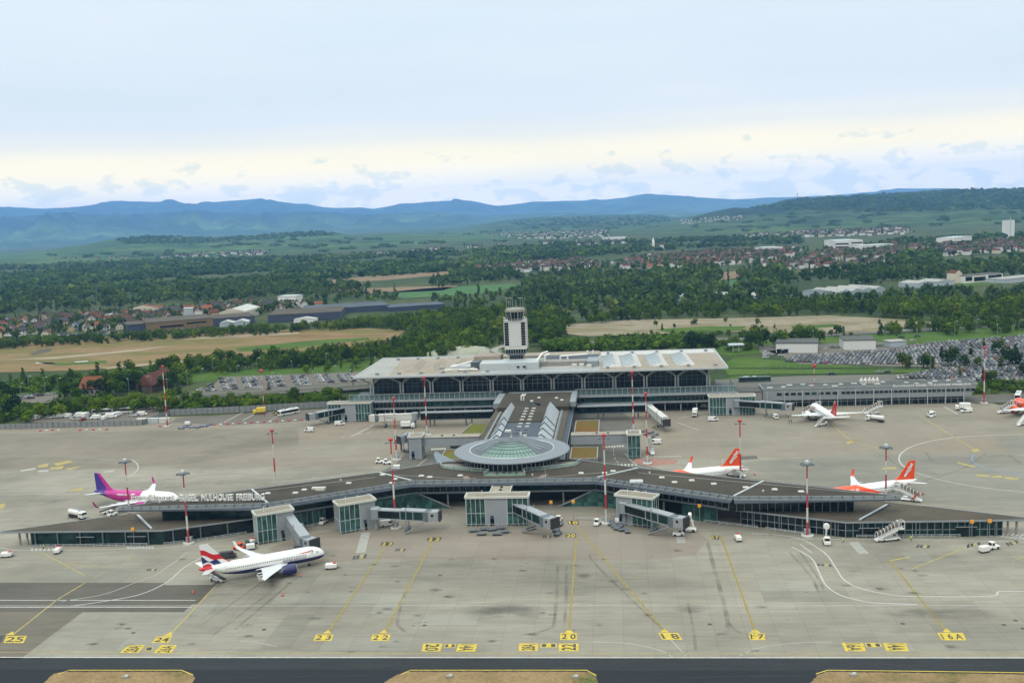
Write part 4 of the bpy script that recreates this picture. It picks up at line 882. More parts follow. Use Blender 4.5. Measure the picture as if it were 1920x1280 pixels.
# boarding towers and passenger bridges
def tower(o, ang, segs, depth, h, label, link=None, cat="boarding tower"):
    ca, sa = math.cos(R_(ang)), math.sin(R_(ang)); o = Vector((o[0], o[1], 0)); U = Vector((ca, sa, 0)); V = Vector((-sa, ca, 0))
    t = thing("boarding_tower", label, cat, tuple(o)); x = 0; tot = sum(l for k, l in segs)
    for k, l in segs:
        a = o+U*x; b = o+U*(x+l)
        if k == 'g':
            for p, q in ((a, b), (b, b+V*depth), (b+V*depth, a+V*depth), (a+V*depth, a)):
                ip = (p-q).length; facade(t, p, q, 0.3, h-0.35, M_GLASS_T, 1.6, (h*0.45,), mw=0.17, mmat=M_STEEL_L)
            m = MB(); m.beam(a+V*depth*0.5+Vector((0, 0, .6)), b+V*depth*.5+Vector((0, 0, 4.6)), 1.2, 0.4); m.beam(b+V*depth*0.5+Vector((0, 0, 4.6)), a+V*depth*.5+Vector((0, 0, 8))*0.95, 1.2, 0.4); m.build("stair", M_STEEL, t)
        else:
            m = MB(); m.prism([a, b, b+V*(depth+.3), a+V*(depth+.3)], 0.05, h-0.2); m.build("panel_wall", M_PANEL, t)
            m = MB(); c = a+U*l*0.3-V*0.04; m.beam(c+Vector((0, 0, .05)), c+Vector((0, 0, 2.5)), 1.3, 0.16); m.build("door", M_GLASS_D, t)
            m = MB(); c = a+U*l*0.3-V*0.08+Vector((0, 0, 3.1)); m.box(c, (1.1, 0.12, 1.0), R_(ang)); m.build("sign_panel", M_NAVY, t)
            m = MB()
            for j in range(1, int(l/1.2)): c = a+U*j*1.2-V*0.03; m.beam(c+Vector((0, 0, .1)), c+Vector((0, 0, h-.3)), 0.05, 0.05)
            m.build("panel_joint", M_STEEL, t)
        x += l
    m = MB(); e = 0.35; q = [o-U*e-V*e, o+U*(tot+e)-V*e, o+U*(tot+e)+V*(depth+e), o-U*e+V*(depth+e)]; m.prism(q, h-0.35, h-0.05)
    qi = [o+U*.2+V*.2, o+U*(tot-.2)+V*.2, o+U*(tot-.2)+V*(depth-.2), o+U*.2+V*(depth-.2)]
    for i in range(4): m.wall(q[i], q[(i+1) % 4], h-.35, h+.35, 0.4)
    m.build("roof", M_WHITE_D, t)
    m = MB(); m.prism(qi, h-0.04, h+0.08); m.build("roof_gravel", M_CAPG, t)
    m = MB(); c = o+U*tot*0.25+V*depth*.5; m.tube(c+Vector((0, 0, h)), c+Vector((0, 0, h+1.8)), 0.1, n=6); m.build("roof_pole", M_WHITE, t)
    m = MB(); n = int(tot/1.5)
    for k in range(n+1): c = o+U*(tot*k/n)-V*1.0; m.beam(c, c+Vector((0, 0, 1.0)), 0.09)
    m.beam(o-V*1.0+Vector((0, 0, 1)), o+U*tot-V*1.0+Vector((0, 0, 1)), 0.09); m.build("guard_rail", M_STEEL_L, t)
    if link:
        a, b, wd = link; a = Vector((a[0], a[1], 0)); b = Vector((b[0], b[1], 0)); d = (b-a).normalized(); nn = Vector((-d.y, d.x, 0))*wd/2
        m = MB(); m.prism([a-nn, b-nn, b+nn, a+nn] if True else [], 5.2, h-1.2); m.build("link_corridor", M_GLASS_T if h < 9.9 else M_PANEL, t)
        m = MB(); m.prism([a-nn*1.1, b-nn*1.1, b+nn*1.1, a+nn*1.1], h-1.19, h-0.75); m.build("link_roof", M_ROOF_BEIGE, t)
        m = MB()
        for s in (-1, 1): m.beam(a+nn*s*1.1+Vector((0, 0, h-.7)), b+nn*s*1.1+Vector((0, 0, h-.7)), 0.25, 0.4)
        m.build("link_parapet", M_WHITE_D, t)
        for f in (0.35, 0.55):
            m = MB(); c = a.lerp(b, f)+Vector((0, 0, h-.5)); m.cbox(c, (0.8, 0.8, 0.5), .1); m.build("roof_vent", M_DARK, t)
    return t
def A2(x, y, z=0): p = P(x, y, z); return (p.x, p.y)
tower(A2(485, 1021), 31, [('g', 6.4), ('p', 5.6)], 5.6, 10.0, "glass boarding tower with grey panel half, behind the white and navy airliner", ((-112.5, 322.5), (-116.5, 330.5), 3.4))
tower(A2(639, 1001), 31, [('g', 7.0), ('p', 5.6)], 6.0, 10.0, "glass boarding tower with grey panel half, just left of stand marks 23 and 22", ((-86.5, 334), (-92, 343), 3.6))
tower(A2(876, 986), 0, [('g', 6.4), ('p', 7.6), ('g', 7.0)], 5.0, 10.0, "wide boarding tower with grey panel between two glass halves below the dome", ((XC-0.2, 336.5), (XC-0.2, 354), 6.4))
p = Vector((*A2(1224, 990), 0)); d = Vector((math.cos(R_(-24)), math.sin(R_(-24)), 0)); o4 = p-d*13.0
tower(o4, -24, [('p', 5.8), ('g', 7.2)], 5.2, 10.0, "boarding tower, grey panel left and glass right, under the angled right wing", ((5.5, 335.5), (10.5, 344), 3.6))
tower(A2(768, 861), 0, [('p', 5.6)], 7.5, 10.0, "plain grey panelled boarding tower beside the rear yard left of the dome", ((-86, 433), (-60, 433), 4.2))
tower(A2(1178, 859), 0, [('g', 5.2)], 7.5, 10.2, "narrow all glass boarding tower beside the rear yard right of the dome", ((4.6, 430.5), (-20, 430.5), 4.0))
tower(A2(617, 791), 0, [('g', 7), ('p', 7.6), ('g', 8)], 6, 9.8, "wide boarding tower with a grey middle against the left end of the main hall", ((-141, 518), (-139, 523), 5))
tower(A2(1331, 779), 0, [('g', 8.2), ('p', 6.6), ('g', 7.6)], 6, 9.6, "wide boarding tower with a grey middle against the right end of the main hall", ((60, 517), (59, 524), 5))
for x, y in ((842, 850), (1066, 845)):
    p = A2(x, y)

def bridge(a, b, z0, z1, label, cab=0.0, col=None, glass=True, legf=0.62, cabl=4.2):
    """telescopic passenger bridge from its rotunda at a to the cab at b; z0, z1 are floor heights"""
    a = Vector((a[0], a[1], z0)); b = Vector((b[0], b[1], z1)); d = (b-a); ln = math.hypot(d.x, d.y); d2 = Vector((d.x, d.y, 0)).normalized(); nn = Vector((-d2.y, d2.x, 0))
    t = thing("passenger_bridge", label, "jet bridge", (a.x, a.y, 0)); Z = Vector((0, 0, 1)); pc = col or M_PANEL
    m = MB(); m.lathe([(1.9, z0-.3), (1.9, z0+3.2), (1.5, z0+3.5), (0, z0+3.5)], (a.x, a.y, 0), 16); m.tube((a.x, a.y, 0), (a.x, a.y, z0-.3), 0.6, n=12); m.build("rotunda", M_STEEL, t)
    def tun(f0, f1, wd, h, zo, nmx, mat):
        p, q = a.lerp(b, f0), a.lerp(b, f1); mm = MB(); w2 = nn*wd/2
        vs = [p-w2+Z*zo, p+w2+Z*zo, p+w2+Z*(zo+h), p-w2+Z*(zo+h), q-w2+Z*zo, q+w2+Z*zo, q+w2+Z*(zo+h), q-w2+Z*(zo+h)]
        mm.add(vs, [(0, 1, 2, 3), (7, 6, 5, 4), (0, 4, 5, 1), (1, 5, 6, 2), (2, 6, 7, 3), (3, 7, 4, 0)]); mm.build(nmx, mat, t)
    tun(0.03, 0.52, 2.7, 2.5, 0.25, "tunnel", M_GLASS_D if glass else pc)
    tun(0.5, 0.98, 3.1, 2.75, 0.2, "tunnel", M_GLASS if glass else pc)
    for f0, f1, wd, zo, h in ((0.03, 0.52, 2.9, 2.75, .35), (0.03, .52, 2.9, 0, .25), (0.5, .98, 3.3, 2.95, .4), (0.5, .98, 3.3, -.1, .3)): tun(f0, f1, wd, h, zo, "tunnel_frame", pc)
    for f in (0.5, 0.75, 0.97): tun(f, f+0.015, 3.4, 3.2, 0, "tunnel_frame", pc)
    ca = math.atan2(d2.y, d2.x)+R_(cab); c = b+Vector((math.cos(ca), math.sin(ca), 0))*(cabl*0.5)
    m = MB(); m.lathe([(1.9, z1-.2), (1.9, z1+3.1), (0, z1+3.4)], (b.x, b.y, 0), 14); m.build("cab_pivot", M_PANEL_D, t)
    m = MB(); m.box(c+Z*1.5, (cabl, 3.4, 3.2), ca); m.build("cab", pc, t)
    e = c+Vector((math.cos(ca), math.sin(ca), 0))*(cabl*.5+.35)
    m = MB(); m.box(e+Z*1.6, (.7, 3.8, 3.5), ca); m.build("bellows", M_BLACK, t)
    m = MB(); s = Vector((-math.sin(ca), math.cos(ca), 0)); m.box(c-s*1.72+Z*1.9, (.9, .06, .9), ca); m.build("cab_window", M_CARGL, t)
    g = a.lerp(b, legf)
    m = MB()
    for s in (-1, 1): m.tube((*(g+nn*s*1.6)[:2], 0.9), (*(g+nn*s*1.6)[:2], g.z+4.3), 0.17, n=8); 
    m.beam(g+nn*1.7-Z*.2, g-nn*1.7-Z*.2, .35, .4); m.build("lift_column", M_STEEL, t)
    m = MB(); m.box((g.x, g.y, .95), (1.0, 3.8, .5), math.atan2(d2.y, d2.x)); m.build("bogie", M_PANEL_D, t)
    for s in (-1, 1):
        m = MB(); q = g+nn*s*1.3; m.tube(Vector((q.x, q.y, .55))-nn*.3, Vector((q.x, q.y, .55))+nn*.3, .5, n=12); m.build("wheel", M_BLACK, t)
    m = MB(); st = b-nn*2.1; m.beam(st+Z*0.1, Vector((g.x, g.y, 0))-nn*3.6+Z*.35, .9, .25); m.beam(st+Z*1.1-nn*.4, Vector((g.x, g.y, 0))-nn*4.0+Z*1.3, .08); m.build("service_stair", M_STEEL, t)
    return t
bridge(A2(540, 968, 7), A2(573, 1017, 4.6), 5.2, 3.4, "grey passenger bridge seen end-on, ending just behind the navy and white airliner's nose", 25, glass=False)
bridge(A2(704, 962, 6), A2(800, 966, 5.4), 4.6, 3.9, "glass sided passenger bridge stretching right above stand marks 23 and 22", 5)
bridge(A2(952, 946, 6), A2(1022, 975, 5.2), 4.8, 3.6, "glass sided passenger bridge sloping down from the wide tower below the dome", 8)
bridge(A2(1170, 949, 6.5), A2(1262, 975, 5.2), 4.8, 3.6, "glass sided passenger bridge ending at a parked lift truck and hatched bay", 10)
bridge(A2(650, 768, 6), A2(592, 779, 5.2), 4.6, 3.6, "grey passenger bridge reaching left from the hall's left end tower", 0)
bridge(A2(1382, 756, 6), A2(1470, 762, 5.2), 4.6, 3.8, "long grey passenger bridge reaching right from the hall's right end tower", 0)
bwl = bridge(A2(778, 780, 5.5), A2(708, 783, 5), 4.0, 3.4, "white passenger bridge at the end of the dark truss walkway left of the spine", -10, M_WHITE_D, False, 0.8)
bridge(A2(1218, 765, 5.5), A2(1247, 788, 5), 4.0, 3.2, "white passenger bridge at the end of the dark truss walkway right of the spine", -5, M_WHITE_D, False, 0.7, 3.6)
bridge(A2(766, 822, 6), A2(757, 824, 6), 5.2, 5.0, "stubby bridge cab sticking out left of the plain grey boarding tower", 0, glass=False, cabl=3)
vs, fs = text_mesh("EuroAirport", 0.01)
pa, pb = P(735, 782, 5.2), P(752, 782, 5.2); m = MB()
aa = Vector((*A2(778, 780, 5.5), 0)); bb = Vector((*A2(708, 783, 5), 0)); dd = (aa-bb).normalized(); nv = Vector((dd.y, -dd.x, 0)); mid = aa.lerp(bb, .62)+nv*1.63
m.add([mid+dd*v[0]*0.9+Vector((0, 0, 5.3+v[1]*0.9)) for v in vs], fs); m.build("lettering", M_PANEL_D, bwl)
def trusswalk(a, b, label):
    a = Vector((a[0], a[1], 0)); b = Vector((b[0], b[1], 0)); d = (b-a).normalized(); nn = Vector((-d.y, d.x, 0)); Z = Vector((0, 0, 1))
    t = thing("covered_walkway", label, "walkway", tuple(a))
    m = MB(); m.prism([a-nn*1.7, b-nn*1.7, b+nn*1.7, a+nn*1.7], 3.6, 3.95); m.build("deck", M_PANEL_D, t)
    m = MB(); m.prism([a-nn*2.1, b-nn*2.1, b+nn*2.1, a+nn*2.1], 7.1, 7.5); m.build("roof", M_STEEL, t)
    m = MB(); m.wall(a-nn*1.5, b-nn*1.5, 3.95, 7.1, .1); m.wall(a+nn*1.5, b+nn*1.5, 3.95, 7.1, .1); m.build("glass_side", M_GLASS_D, t)
    n = int((b-a).length/4); m = MB()
    for k in range(n+1): c = a.lerp(b, k/n)-nn*1.6; m.beam(c+Z*3.6, c+Z*7.2, .2)
    m.build("truss", M_DARK, t)
    for f in (0.12, .18, .62, .7):
        m = MB(); c = a.lerp(b, f); m.beam(c, c+Z*3.6, .6, .6); m.build("support", M_PANEL_D, t)
trusswalk(A2(790, 785, 4), A2(925, 778, 5), "dark glazed truss walkway standing on posts left of the spine")
trusswalk(A2(1212, 766, 5), A2(1082, 770, 5), "dark glazed truss walkway standing on posts right of the spine")

# roof letters on the left wing
s1 = thing("roof_sign", "white free standing letters along the left wing's roof edge", "sign", (-145, 323.5, 10.9))
def letters(par, s, p0, p1, h, z, bold=0.03, ext=0.12, mat=None, wfix=None):
    p0 = Vector((p0[0], p0[1], 0)); p1 = Vector((p1[0], p1[1], 0)); d = (p1-p0).normalized(); vs, fs = text_mesh(s, bold, ext); w = max(v[0] for v in vs)*2; k = (p1-p0).length/w
    nv = Vector((d.y, -d.x, 0)); mid = p0.lerp(p1, .5); m = MB()
    m.add([mid+d*v[0]*k+nv*v[2]*h+Vector((0, 0, z+h/2+v[1]*h)) for v in vs], fs); return m.build("lettering", mat or M_WHITE, par)
letters(s1, "EuroAirport.", A2(247, 937, 12), A2(330, 937, 12), 3.0, 11.2, 0.012)
letters(s1, "BASEL", A2(338, 935, 12), A2(371, 935, 12), 2.3, 11.3, 0.008)
letters(s1, "MULHOUSE", A2(378, 935, 12), A2(437, 934, 12), 2.3, 11.3, 0.008)
letters(s1, "FREIBURG", A2(444, 934, 12), A2(496, 933, 12), 2.3, 11.3, 0.008)

# main hall
hall = thing("terminal_hall", "long terminal hall with a pale overhanging roof on branching steel columns", "terminal building", (XC, 560, 0))
HX0, HX1, HY0, HY1 = -139.6, 57.6, 524.5, 597
m = MB(); m.prism([(HX0, HY0), (HX1, HY0), (HX1, HY1), (HX0, HY1)], 21.6, 22.0); m.build("roof", M_ROOF_HALL, hall)
m = MB(); t_ = 0.5
for a, b in (((HX0, HY0), (HX1, HY0)), ((HX1, HY0), (HX1, HY1)), ((HX1, HY1), (HX0, HY1)), ((HX0, HY1), (HX0, HY0))): m.wall(a, b, 21.3, 22.25, t_)
m.build("roof_edge", M_STEEL_L, hall)
m = MB(); m.prism([(HX0+1, HY0+1), (HX1-1, HY0+1), (HX1-6, HY1-3), (HX0+6, HY1-3)], 20.9, 21.58); m.build("soffit", M_FASCIA, hall)
for pl, mat, nm_ in (([(-121, 530), (-72, 530), (-77, 590), (-127, 590)], M_ROOF_BEIGE, "roof_gravel"), ([(-8, 526), (56.5, 526), (56.5, 580), (-8, 580)], M_ROOF_BEIGE, "roof_gravel"), ([(-8, 581), (56.5, 581), (56.5, 595), (-8, 595)], M_ROOF_W, "roof_sheet"), ([(-68, 526), (-9, 526), (-9, 533), (-68, 533)], M_PANEL, "roof_sheet")):
    m = MB(); m.prism(pl, 22.0, 22.06, bottom=False); m.build(nm_, mat, hall)
def fold(x, mat, gl):
    """skewed ridge monitor on the hall roof"""
    m = MB(); y0, y1, sk = 536, 578, -1.5; vs = [(x-5, y0, 22.06), (x+5, y0, 22.06), (x+sk-5, y1, 22.06), (x+sk+5, y1, 22.06), (x+1.5, y0+2, 23.9), (x+1.5+sk, y1-2, 23.9)]
    m.add(vs, [(0, 4, 5, 2)], 1 if gl else 0); m.add(vs, [(1, 3, 5, 4), (0, 1, 4), (2, 5, 3)], 0); m.build("roof_monitor", [mat, M_CLEAR_G], hall)
    if gl:
        m = MB()
        for k in range(8):
            f = (k+.5)/8; p = Vector((x-5+sk*f, y0+(y1-y0)*f, 22.15)); q = Vector((x+1.5+sk*f, y0+2+(y1-y0-4)*f, 24.0)); m.beam(p, q, 1.6, .25)
        m.build("louvre", M_STEEL_L, hall)
M_CLEAR_G = plain("roof_glazing", (0.20, 0.25, 0.28), 0.2)
for x in (-112, -100.5, -89, -78): fold(x, M_ROOF_BEIGE, False)
for x in (-2+14, 26, 40, 54-12+12): fold(x-3, M_ROOF_W, True) if x < 50 else None
fold(-1.5, M_ROOF_W, True)
for x in list(range(-128, -60, 12))+list(range(-4, 56, 14)):
    for y in (531, 586):
        m = MB(); m.box((x, y, 22.6), (1.6, 1.6, 1.2)); m.box((x, y, 23.25), (2.2, 2.2, .15)); m.build("roof_vent", M_PANEL, hall)
# terrace, wind screen, ledges, storeys
m = MB(); m.prism([(-142, 520.9), (61, 520.9), (61, 547), (-142, 547)], 8.9, 9.98); m.build("terrace", M_PANEL_D, hall)
m = MB(); m.wall((-142, 520.6), (61, 520.6), 8.85, 10.05, .55); m.build("terrace_fascia", M_PANEL, hall)
m = MB(); m.prism([(-137, 520.8), (58, 520.8), (58, 532), (-137, 532)], 4.9, 5.6); m.build("floor_ledge", M_STEEL, hall)
facade(hall, (-137, 523.6), (58, 523.6), 5.6, 8.9, M_GLASS, 2.2, (7.4,))
facade(hall, (-100, 523.5-.15), (-66, 523.5-.15), 5.7, 8.8, M_GLASS_T, 2.2, mul=False, name="lit_glass")
facade(hall, (-16, 523.5-.15), (30, 523.5-.15), 5.7, 8.8, M_GLASS_T, 2.2, mul=False, name="lit_glass")
facade(hall, (-137, 531), (58, 531), 0.05, 4.9, M_GLASS_D, 3.0, (2.6,), mw=0.2)
for k in range(25):
    m = MB(); x = -136+k*8.05; m.beam((x, 521.8, .05), (x, 521.8, 4.9), .5, .5); m.build("column", M_CONC, hall)
for x0, x1 in ((-141.5, -59), (-21, 60.5)):
    m = MB(); m.wall((x0, 521.2), (x1, 521.2), 10.0, 13.0, .08); m.build("wind_screen", M_CLEAR_D, hall)
    m = MB()
    for k in range(int((x1-x0)/2.7)+1): m.beam((x0+k*2.7, 521.1, 10), (x0+k*2.7, 521.1, 13.05), .16)
    m.beam((x0, 521.1, 13.05), (x1, 521.1, 13.05), .16, .16); m.build("screen_post", M_STEEL_L, hall)
for x in (-141.6, 60.7):
    m = MB(); m.wall((x, 521.2), (x, 546), 10, 13, .08); m.build("wind_screen", M_CLEAR_D, hall)
M_TREE = plain("column_paint", (.66, .70, .70), .5)
NB, CX0 = 12, -133.8; BAY = 16.62
for i in range(NB-1):
    x0, x1 = CX0+i*BAY, CX0+(i+1)*BAY
    facade(hall, (x0, 544), (x1, 544), 10.0, 21.0, M_GLASS_H, BAY/6, (13.2, 15.2, 17.2, 19.2), mw=0.2 if 3 <= i <= 7 else .12, mmat=M_STEEL_L if 3 <= i <= 7 else M_STEEL)
for x in (CX0, CX0+BAY*11):
    facade(hall, (x, 544), (x, 592), 0.1, 21.0, M_GLASS_H, 4, (10, 15.5))
m = MB(); m.wall((CX0, 592), (CX0+BAY*11, 592), 0.05, 21, .3); m.build("rear_wall", M_GLASS_H, hall)
for i in range(NB):
    x = CX0+i*BAY; m = MB()
    for s in (-1, 1):
        px, y = x+s*.75, 541.0; r = .6
        m.beam((px, y, 10), (px, y, 16.0), r*1.3, r*1.3)
        m.beam((px, y, 15.9), (x+s*4.4, y-2.8, 18.4), r*1.2, r*1.3); m.beam((x+s*4.4, y-2.8, 18.4), (x+s*8.2, y-6, 20.9), r, r*1.1)
        m.beam((x+s*4.4, y-2.8, 18.4), (x+s*.2, y-6.4, 20.9), r*.9, r)
        m.beam((px, y, 15.9), (x+s*5, y-9, 20.6), r*.7, r*.7); m.beam((x+s*4.4, y-2.8, 18.4), (x+s*5.5, y-12.5, 20.9), r*.6, r*.6)
    m.build("branching_column", M_TREE, hall)
# plant on the middle of the roof
def blk(x0, x1, y0, y1, z1, mat, nm_="plant_room", z0=22.0):
    m = MB(); m.bbox(x0, x1, y0, y1, z0, z1); m.build(nm_, mat, hall)
blk(-73, -41, 537, 552, 25.6, M_STEEL_L); blk(-78, -63, 552, 566, 27.5, M_ROOF_BEIGE); blk(-41, -9, 546, 556, 24.3, M_CONC); blk(-40, -10, 562, 580, 23.2, M_ROOF_SL); blk(-90, -74, 540, 550, 23.9, M_STEEL_L); blk(-70, -9, 581, 595, 23.0, M_ROOF_BEIGE); blk(-78, -73.5, 539, 546, 26.2, M_FASC_D); blk(-15, -9, 540, 556, 25.0, M_STEEL)
blk(-56, -48, 535.6, 536.8, 24.6, M_STEEL_L); blk(-52.6, -51.2, 535.2, 536.0, 24.2, M_CARGL, "plant_window", 23.2); blk(-49.4, -48.0, 535.2, 536.0, 24.2, M_CARGL, "plant_window", 23.2)
for (a, b, c) in (((-42.5, 541, 25.6), (-39.5, 548, 29), .55), ((-39.5, 548, 29), (-37, 552, 29.2), .5), ((-38, 545, 25), (-38, 545, 28), .5), ((-38, 545, 28), (-35.4, 547, 28.6), .5), ((-30, 552, 26.5), (-15, 554, 27), .5), ((-30, 552, 26.5), (-30, 552, 24.3), .45), ((-26, 552.4, 26.5), (-26, 552.4, 24.3), .45), ((-15, 554, 27), (-15, 554, 29), .45), ((-12, 554, 27), (-12, 554, 29), .45), ((-88, 541, 23.9), (-78, 545, 26), .5), ((-92, 537, 22.8), (-74, 536, 22.8), .5)):
    m = MB(); m.tube(a, b, c, n=10); m.build("duct", M_WHITE, hall)
for x, y in ((-22, 541), (-18, 542), (-14, 538), (-33, 558), (-26, 558), (-20, 558), (-12, 560), (-86, 536), (-80, 535), (-95, 545)):
    m = MB(); m.cbox((x, y, 22.8), (2.6, 2, 1.6), .2); m.build("roof_unit", M_PANEL if x % 2 else M_WHITE_D, hall)

# control tower
TX, TY = -54.3, 556.0
tw = thing("control_tower", "white control tower with two columns of dark windows and a flared glass cab", "control tower", (TX, TY, 0))
m = MB(); m.bbox(TX-4.3, TX+4.3, TY-4, TY+4, 10.0, 28); m.build("stem", M_PANEL_D, tw)
for k in range(6):
    m = MB(); m.bbox(TX-4+k*1.4, TX-3+k*1.4, TY-4.12, TY-3.9, 23, 27.4); m.build("stem_louvre", M_DARK, tw)
m = MB(); m.add([(TX-4.8, TY-4.5, 27.6), (TX+4.8, TY-4.5, 27.6), (TX+4.8, TY+4.5, 27.6), (TX-4.8, TY+4.5, 27.6), (TX-6.6, TY-6.2, 29.0), (TX+6.6, TY-6.2, 29.0), (TX+6.6, TY+6.2, 29.0), (TX-6.6, TY+6.2, 29.0)], [(3, 2, 1, 0), (4, 5, 6, 7), (0, 1, 5, 4), (1, 2, 6, 5), (2, 3, 7, 6), (3, 0, 4, 7)]); m.build("collar", M_PANEL, tw)
m = MB(); m.bbox(TX-6.4, TX+6.4, TY-6, TY+6, 29.0, 31.2); m.build("band_glazing", M_GLASS_D, tw)
m = MB()
for k in range(9): m.beam((TX-6.4+k*1.6, TY-6.1, 29.0), (TX-6.4+k*1.6, TY-6.1, 31.2), .2)
m.build("band_mullion", M_STEEL_L, tw)
m = MB(); m.bbox(TX-7, TX+7, TY-6.6, TY+6.6, 31.2, 31.6); m.bbox(TX-6.8, TX+6.8, TY-6.4, TY+6.4, 31.6, 32.6); m.build("ledge", M_WHITE_D, tw)
m = MB(); m.bbox(TX-6.6, TX+6.6, TY-6.2, TY+6.2, 32.6, 46.4); m.build("shaft", plain("tower_cladding", (0.56, 0.57, 0.56), 0.6, var=0.03), tw)
m = MB(); m.bbox(TX-3.9, TX+3.9, TY-6.5, TY-6.19, 32.9, 46.0); m.build("front_panel", plain("tower_panel", (0.49, 0.50, 0.50), 0.6, var=0.03), tw)
for s in (-1, 1):
    m = MB(); m.bbox(TX+s*6.75-.2, TX+s*6.75+.2, TY-6.5, TY+6.5, 32.6, 47.2); m.build("side_fin", M_WHITE_D, tw)
    for k in range(9):
        z = 33.3+k*1.42; m = MB(); x0 = TX+s*5.2; m.bbox(x0-1.3, x0+1.25, TY-6.3, TY-6.1, z, z+1.27); m.build("window", M_CARGL, tw)
m = MB(); m.bbox(TX-6.9, TX+6.9, TY-6.6, TY+6.6, 46.4, 46.8); m.build("gallery", M_STEEL_L, tw)
m = MB()
for k in range(12): m.beam((TX-6.8+k*1.236, TY-6.5, 46.8), (TX-6.8+k*1.236, TY-6.5, 47.9), .1)
m.beam((TX-6.8, TY-6.5, 47.9), (TX+6.8, TY-6.5, 47.9), .1); m.beam((TX-6.8, TY-6.5, 47.9), (TX-6.8, TY+6.5, 47.9), .1); m.beam((TX+6.8, TY-6.5, 47.9), (TX+6.8, TY+6.5, 47.9), .1); m.build("gallery_rail", M_WHITE_D, tw)
def ring8(r, z): return [(TX+r*math.cos(math.pi/8+k*math.pi/4), TY+r*math.sin(math.pi/8+k*math.pi/4), z) for k in range(8)]
m = MB(); a, b = ring8(4.9, 46.8), ring8(6.2, 51.6); m.add(a+b, [(i, (i+1) % 8, 8+(i+1) % 8, 8+i) for i in range(8)]); m.build("cab_glass", M_GLASS_D, tw)
m = MB()
for i in range(8):
    m.beam(a[i], b[i], .3)
    m.beam(Vector(a[i]).lerp(Vector(a[(i+1) % 8]), .5), Vector(b[i]).lerp(Vector(b[(i+1) % 8]), .5), .1)
m.build("cab_mullion", M_STEEL_L, tw)
m = MB(); a, b, c = ring8(6.5, 51.6), ring8(6.5, 52.7), ring8(5.7, 53.5); m.add(a+b+c, [(i, (i+1) % 8, 8+(i+1) % 8, 8+i) for i in range(8)]+[(8+i, 8+(i+1) % 8, 16+(i+1) % 8, 16+i) for i in range(8)]+[tuple(range(16, 24)), tuple(range(8))[::-1]]); m.build("cab_roof", M_CONC, tw)
for x, y, h in ((-5, -3, 6), (-3, 3, 5.6), (3.2, 3, 5.8), (5.2, -2.5, 6), (-1.4, 0, 8.4), (1.2, -3, 4), (-4, 2, 4), (0.4, 2.2, 4.4)):
    m = MB(); m.tube((TX+x, TY+y, 53.4), (TX+x, TY+y, 53.4+h), .07, .04, 6); m.build("antenna", M_WHITE_D, tw)
m = MB(); m.beam((TX-5.2, TY-3, 59.2), (TX-1.4, TY-3, 59.2), .35, .2); m.beam((TX+2.4, TY-2.5, 59.2), (TX+5.4, TY-2.5, 59.2), .35, .2); m.build("antenna_bar", M_WHITE_D, tw)
for s in (-1, 1):
    m = MB(); m.tube((TX+s*6.4, TY-6.2, 46.8), (TX+s*6.4, TY-6.2, 48.4), .1, n=6); m.lathe([(.1, 48.2), (.6, 48.6), (.6, 49.0), (0, 49.2)], (TX+s*6.4, TY-6.2, 0), 10); m.build("sensor_dome", M_WHITE, tw)

tw.scale = (.88, .9, 1)
# long side building on the right
sb = thing("office_building", "long low grey building with ribbon windows and roof letters, right of the hall", "office building", (130, 530, 0))
SX0, SX1, SY0, SY1 = 75.5, 182, 526.0, 541
m = MB(); m.add([(SX0, SY0+.8, 3.6), (SX1-3, SY0+.8, 3.6), (SX1-3, SY1, 3.6), (SX0, SY1, 3.6), (SX0, SY0, 9.6), (SX1, SY0, 9.6), (SX1, SY1, 9.6), (SX0, SY1, 9.6)], [(3, 2, 1, 0), (4, 5, 6, 7), (0, 1, 5, 4), (1, 2, 6, 5), (2, 3, 7, 6), (3, 0, 4, 7)]); m.build("upper_wall", M_PANEL, sb)
m = MB(); m.prism([(SX0+.5, SY0+.6), (SX1-.6, SY0+.6), (SX1-.6, SY1-.5), (SX0+.5, SY1-.5)], 9.6, 9.75); m.build("roof", M_ROOF_DG, sb)
m = MB()
for a, b in (((SX0, SY0), (SX1, SY0)), ((SX1, SY0), (SX1, SY1)), ((SX1, SY1), (SX0, SY1)), ((SX0, SY1), (SX0, SY0))): m.wall(a, b, 9.5, 10.1, .5)
m.build("roof_edge", M_STEEL, sb)
facade(sb, (SX0+1, SY0+1.6), (SX1-6, SY0+1.6), .05, 3.6, M_GLASS_D, 3.2, (2.5,), mw=.18)
for k in range(12):
    m = MB(); x = SX0+2+k*8.9; m.beam((x, SY0+.3, .05), (x, SY0+.3, 9.4), .35, .35); m.build("column", M_STEEL_L, sb)
k = 0
for x in [SX0+7+i*3.5 for i in range(9)]+[SX0+39.5+i*2.36 for i in range(28)]:
    w_ = 2.5 if x < SX0+38 else 1.9; f = (7.2-3.6)/6; m = MB(); y = SY0+.8-.8*f; m.bbox(x, x+w_, y-.12, y+.05, 6.3, 7.6); m.build("window", M_CARGL if (k*7) % 5 else M_GLASS_H, sb); k += 1
letters(sb, "EuroAirport. BASEL MULHOUSE FREIBURG", (SX0+65, SY0-.15), (SX0+103, SY0-.15), 1.35, 9.0, .02)
for i in range(18):
    m = MB(); x, y = SX0+4+(i*37) % 100, SY0+4+(i*5) % 9; m.cbox((x, y, 9.95), (2.2 if i % 3 else 3, 1.2, .5), .15); m.build("skylight", M_WHITE_D if i % 2 else M_STEEL_L, sb)
for i in range(5):
    m = MB(); x = SX0+52+i*2; m.cbox((x, SY1-3.5, 10.7), (1.7, 2.2, 1.9), .3); m.tube((x, SY1-3.5, 11.4), (x+.4, SY1-2.6, 12.4), .4, n=8); m.build("roof_unit", M_WHITE_D, sb)
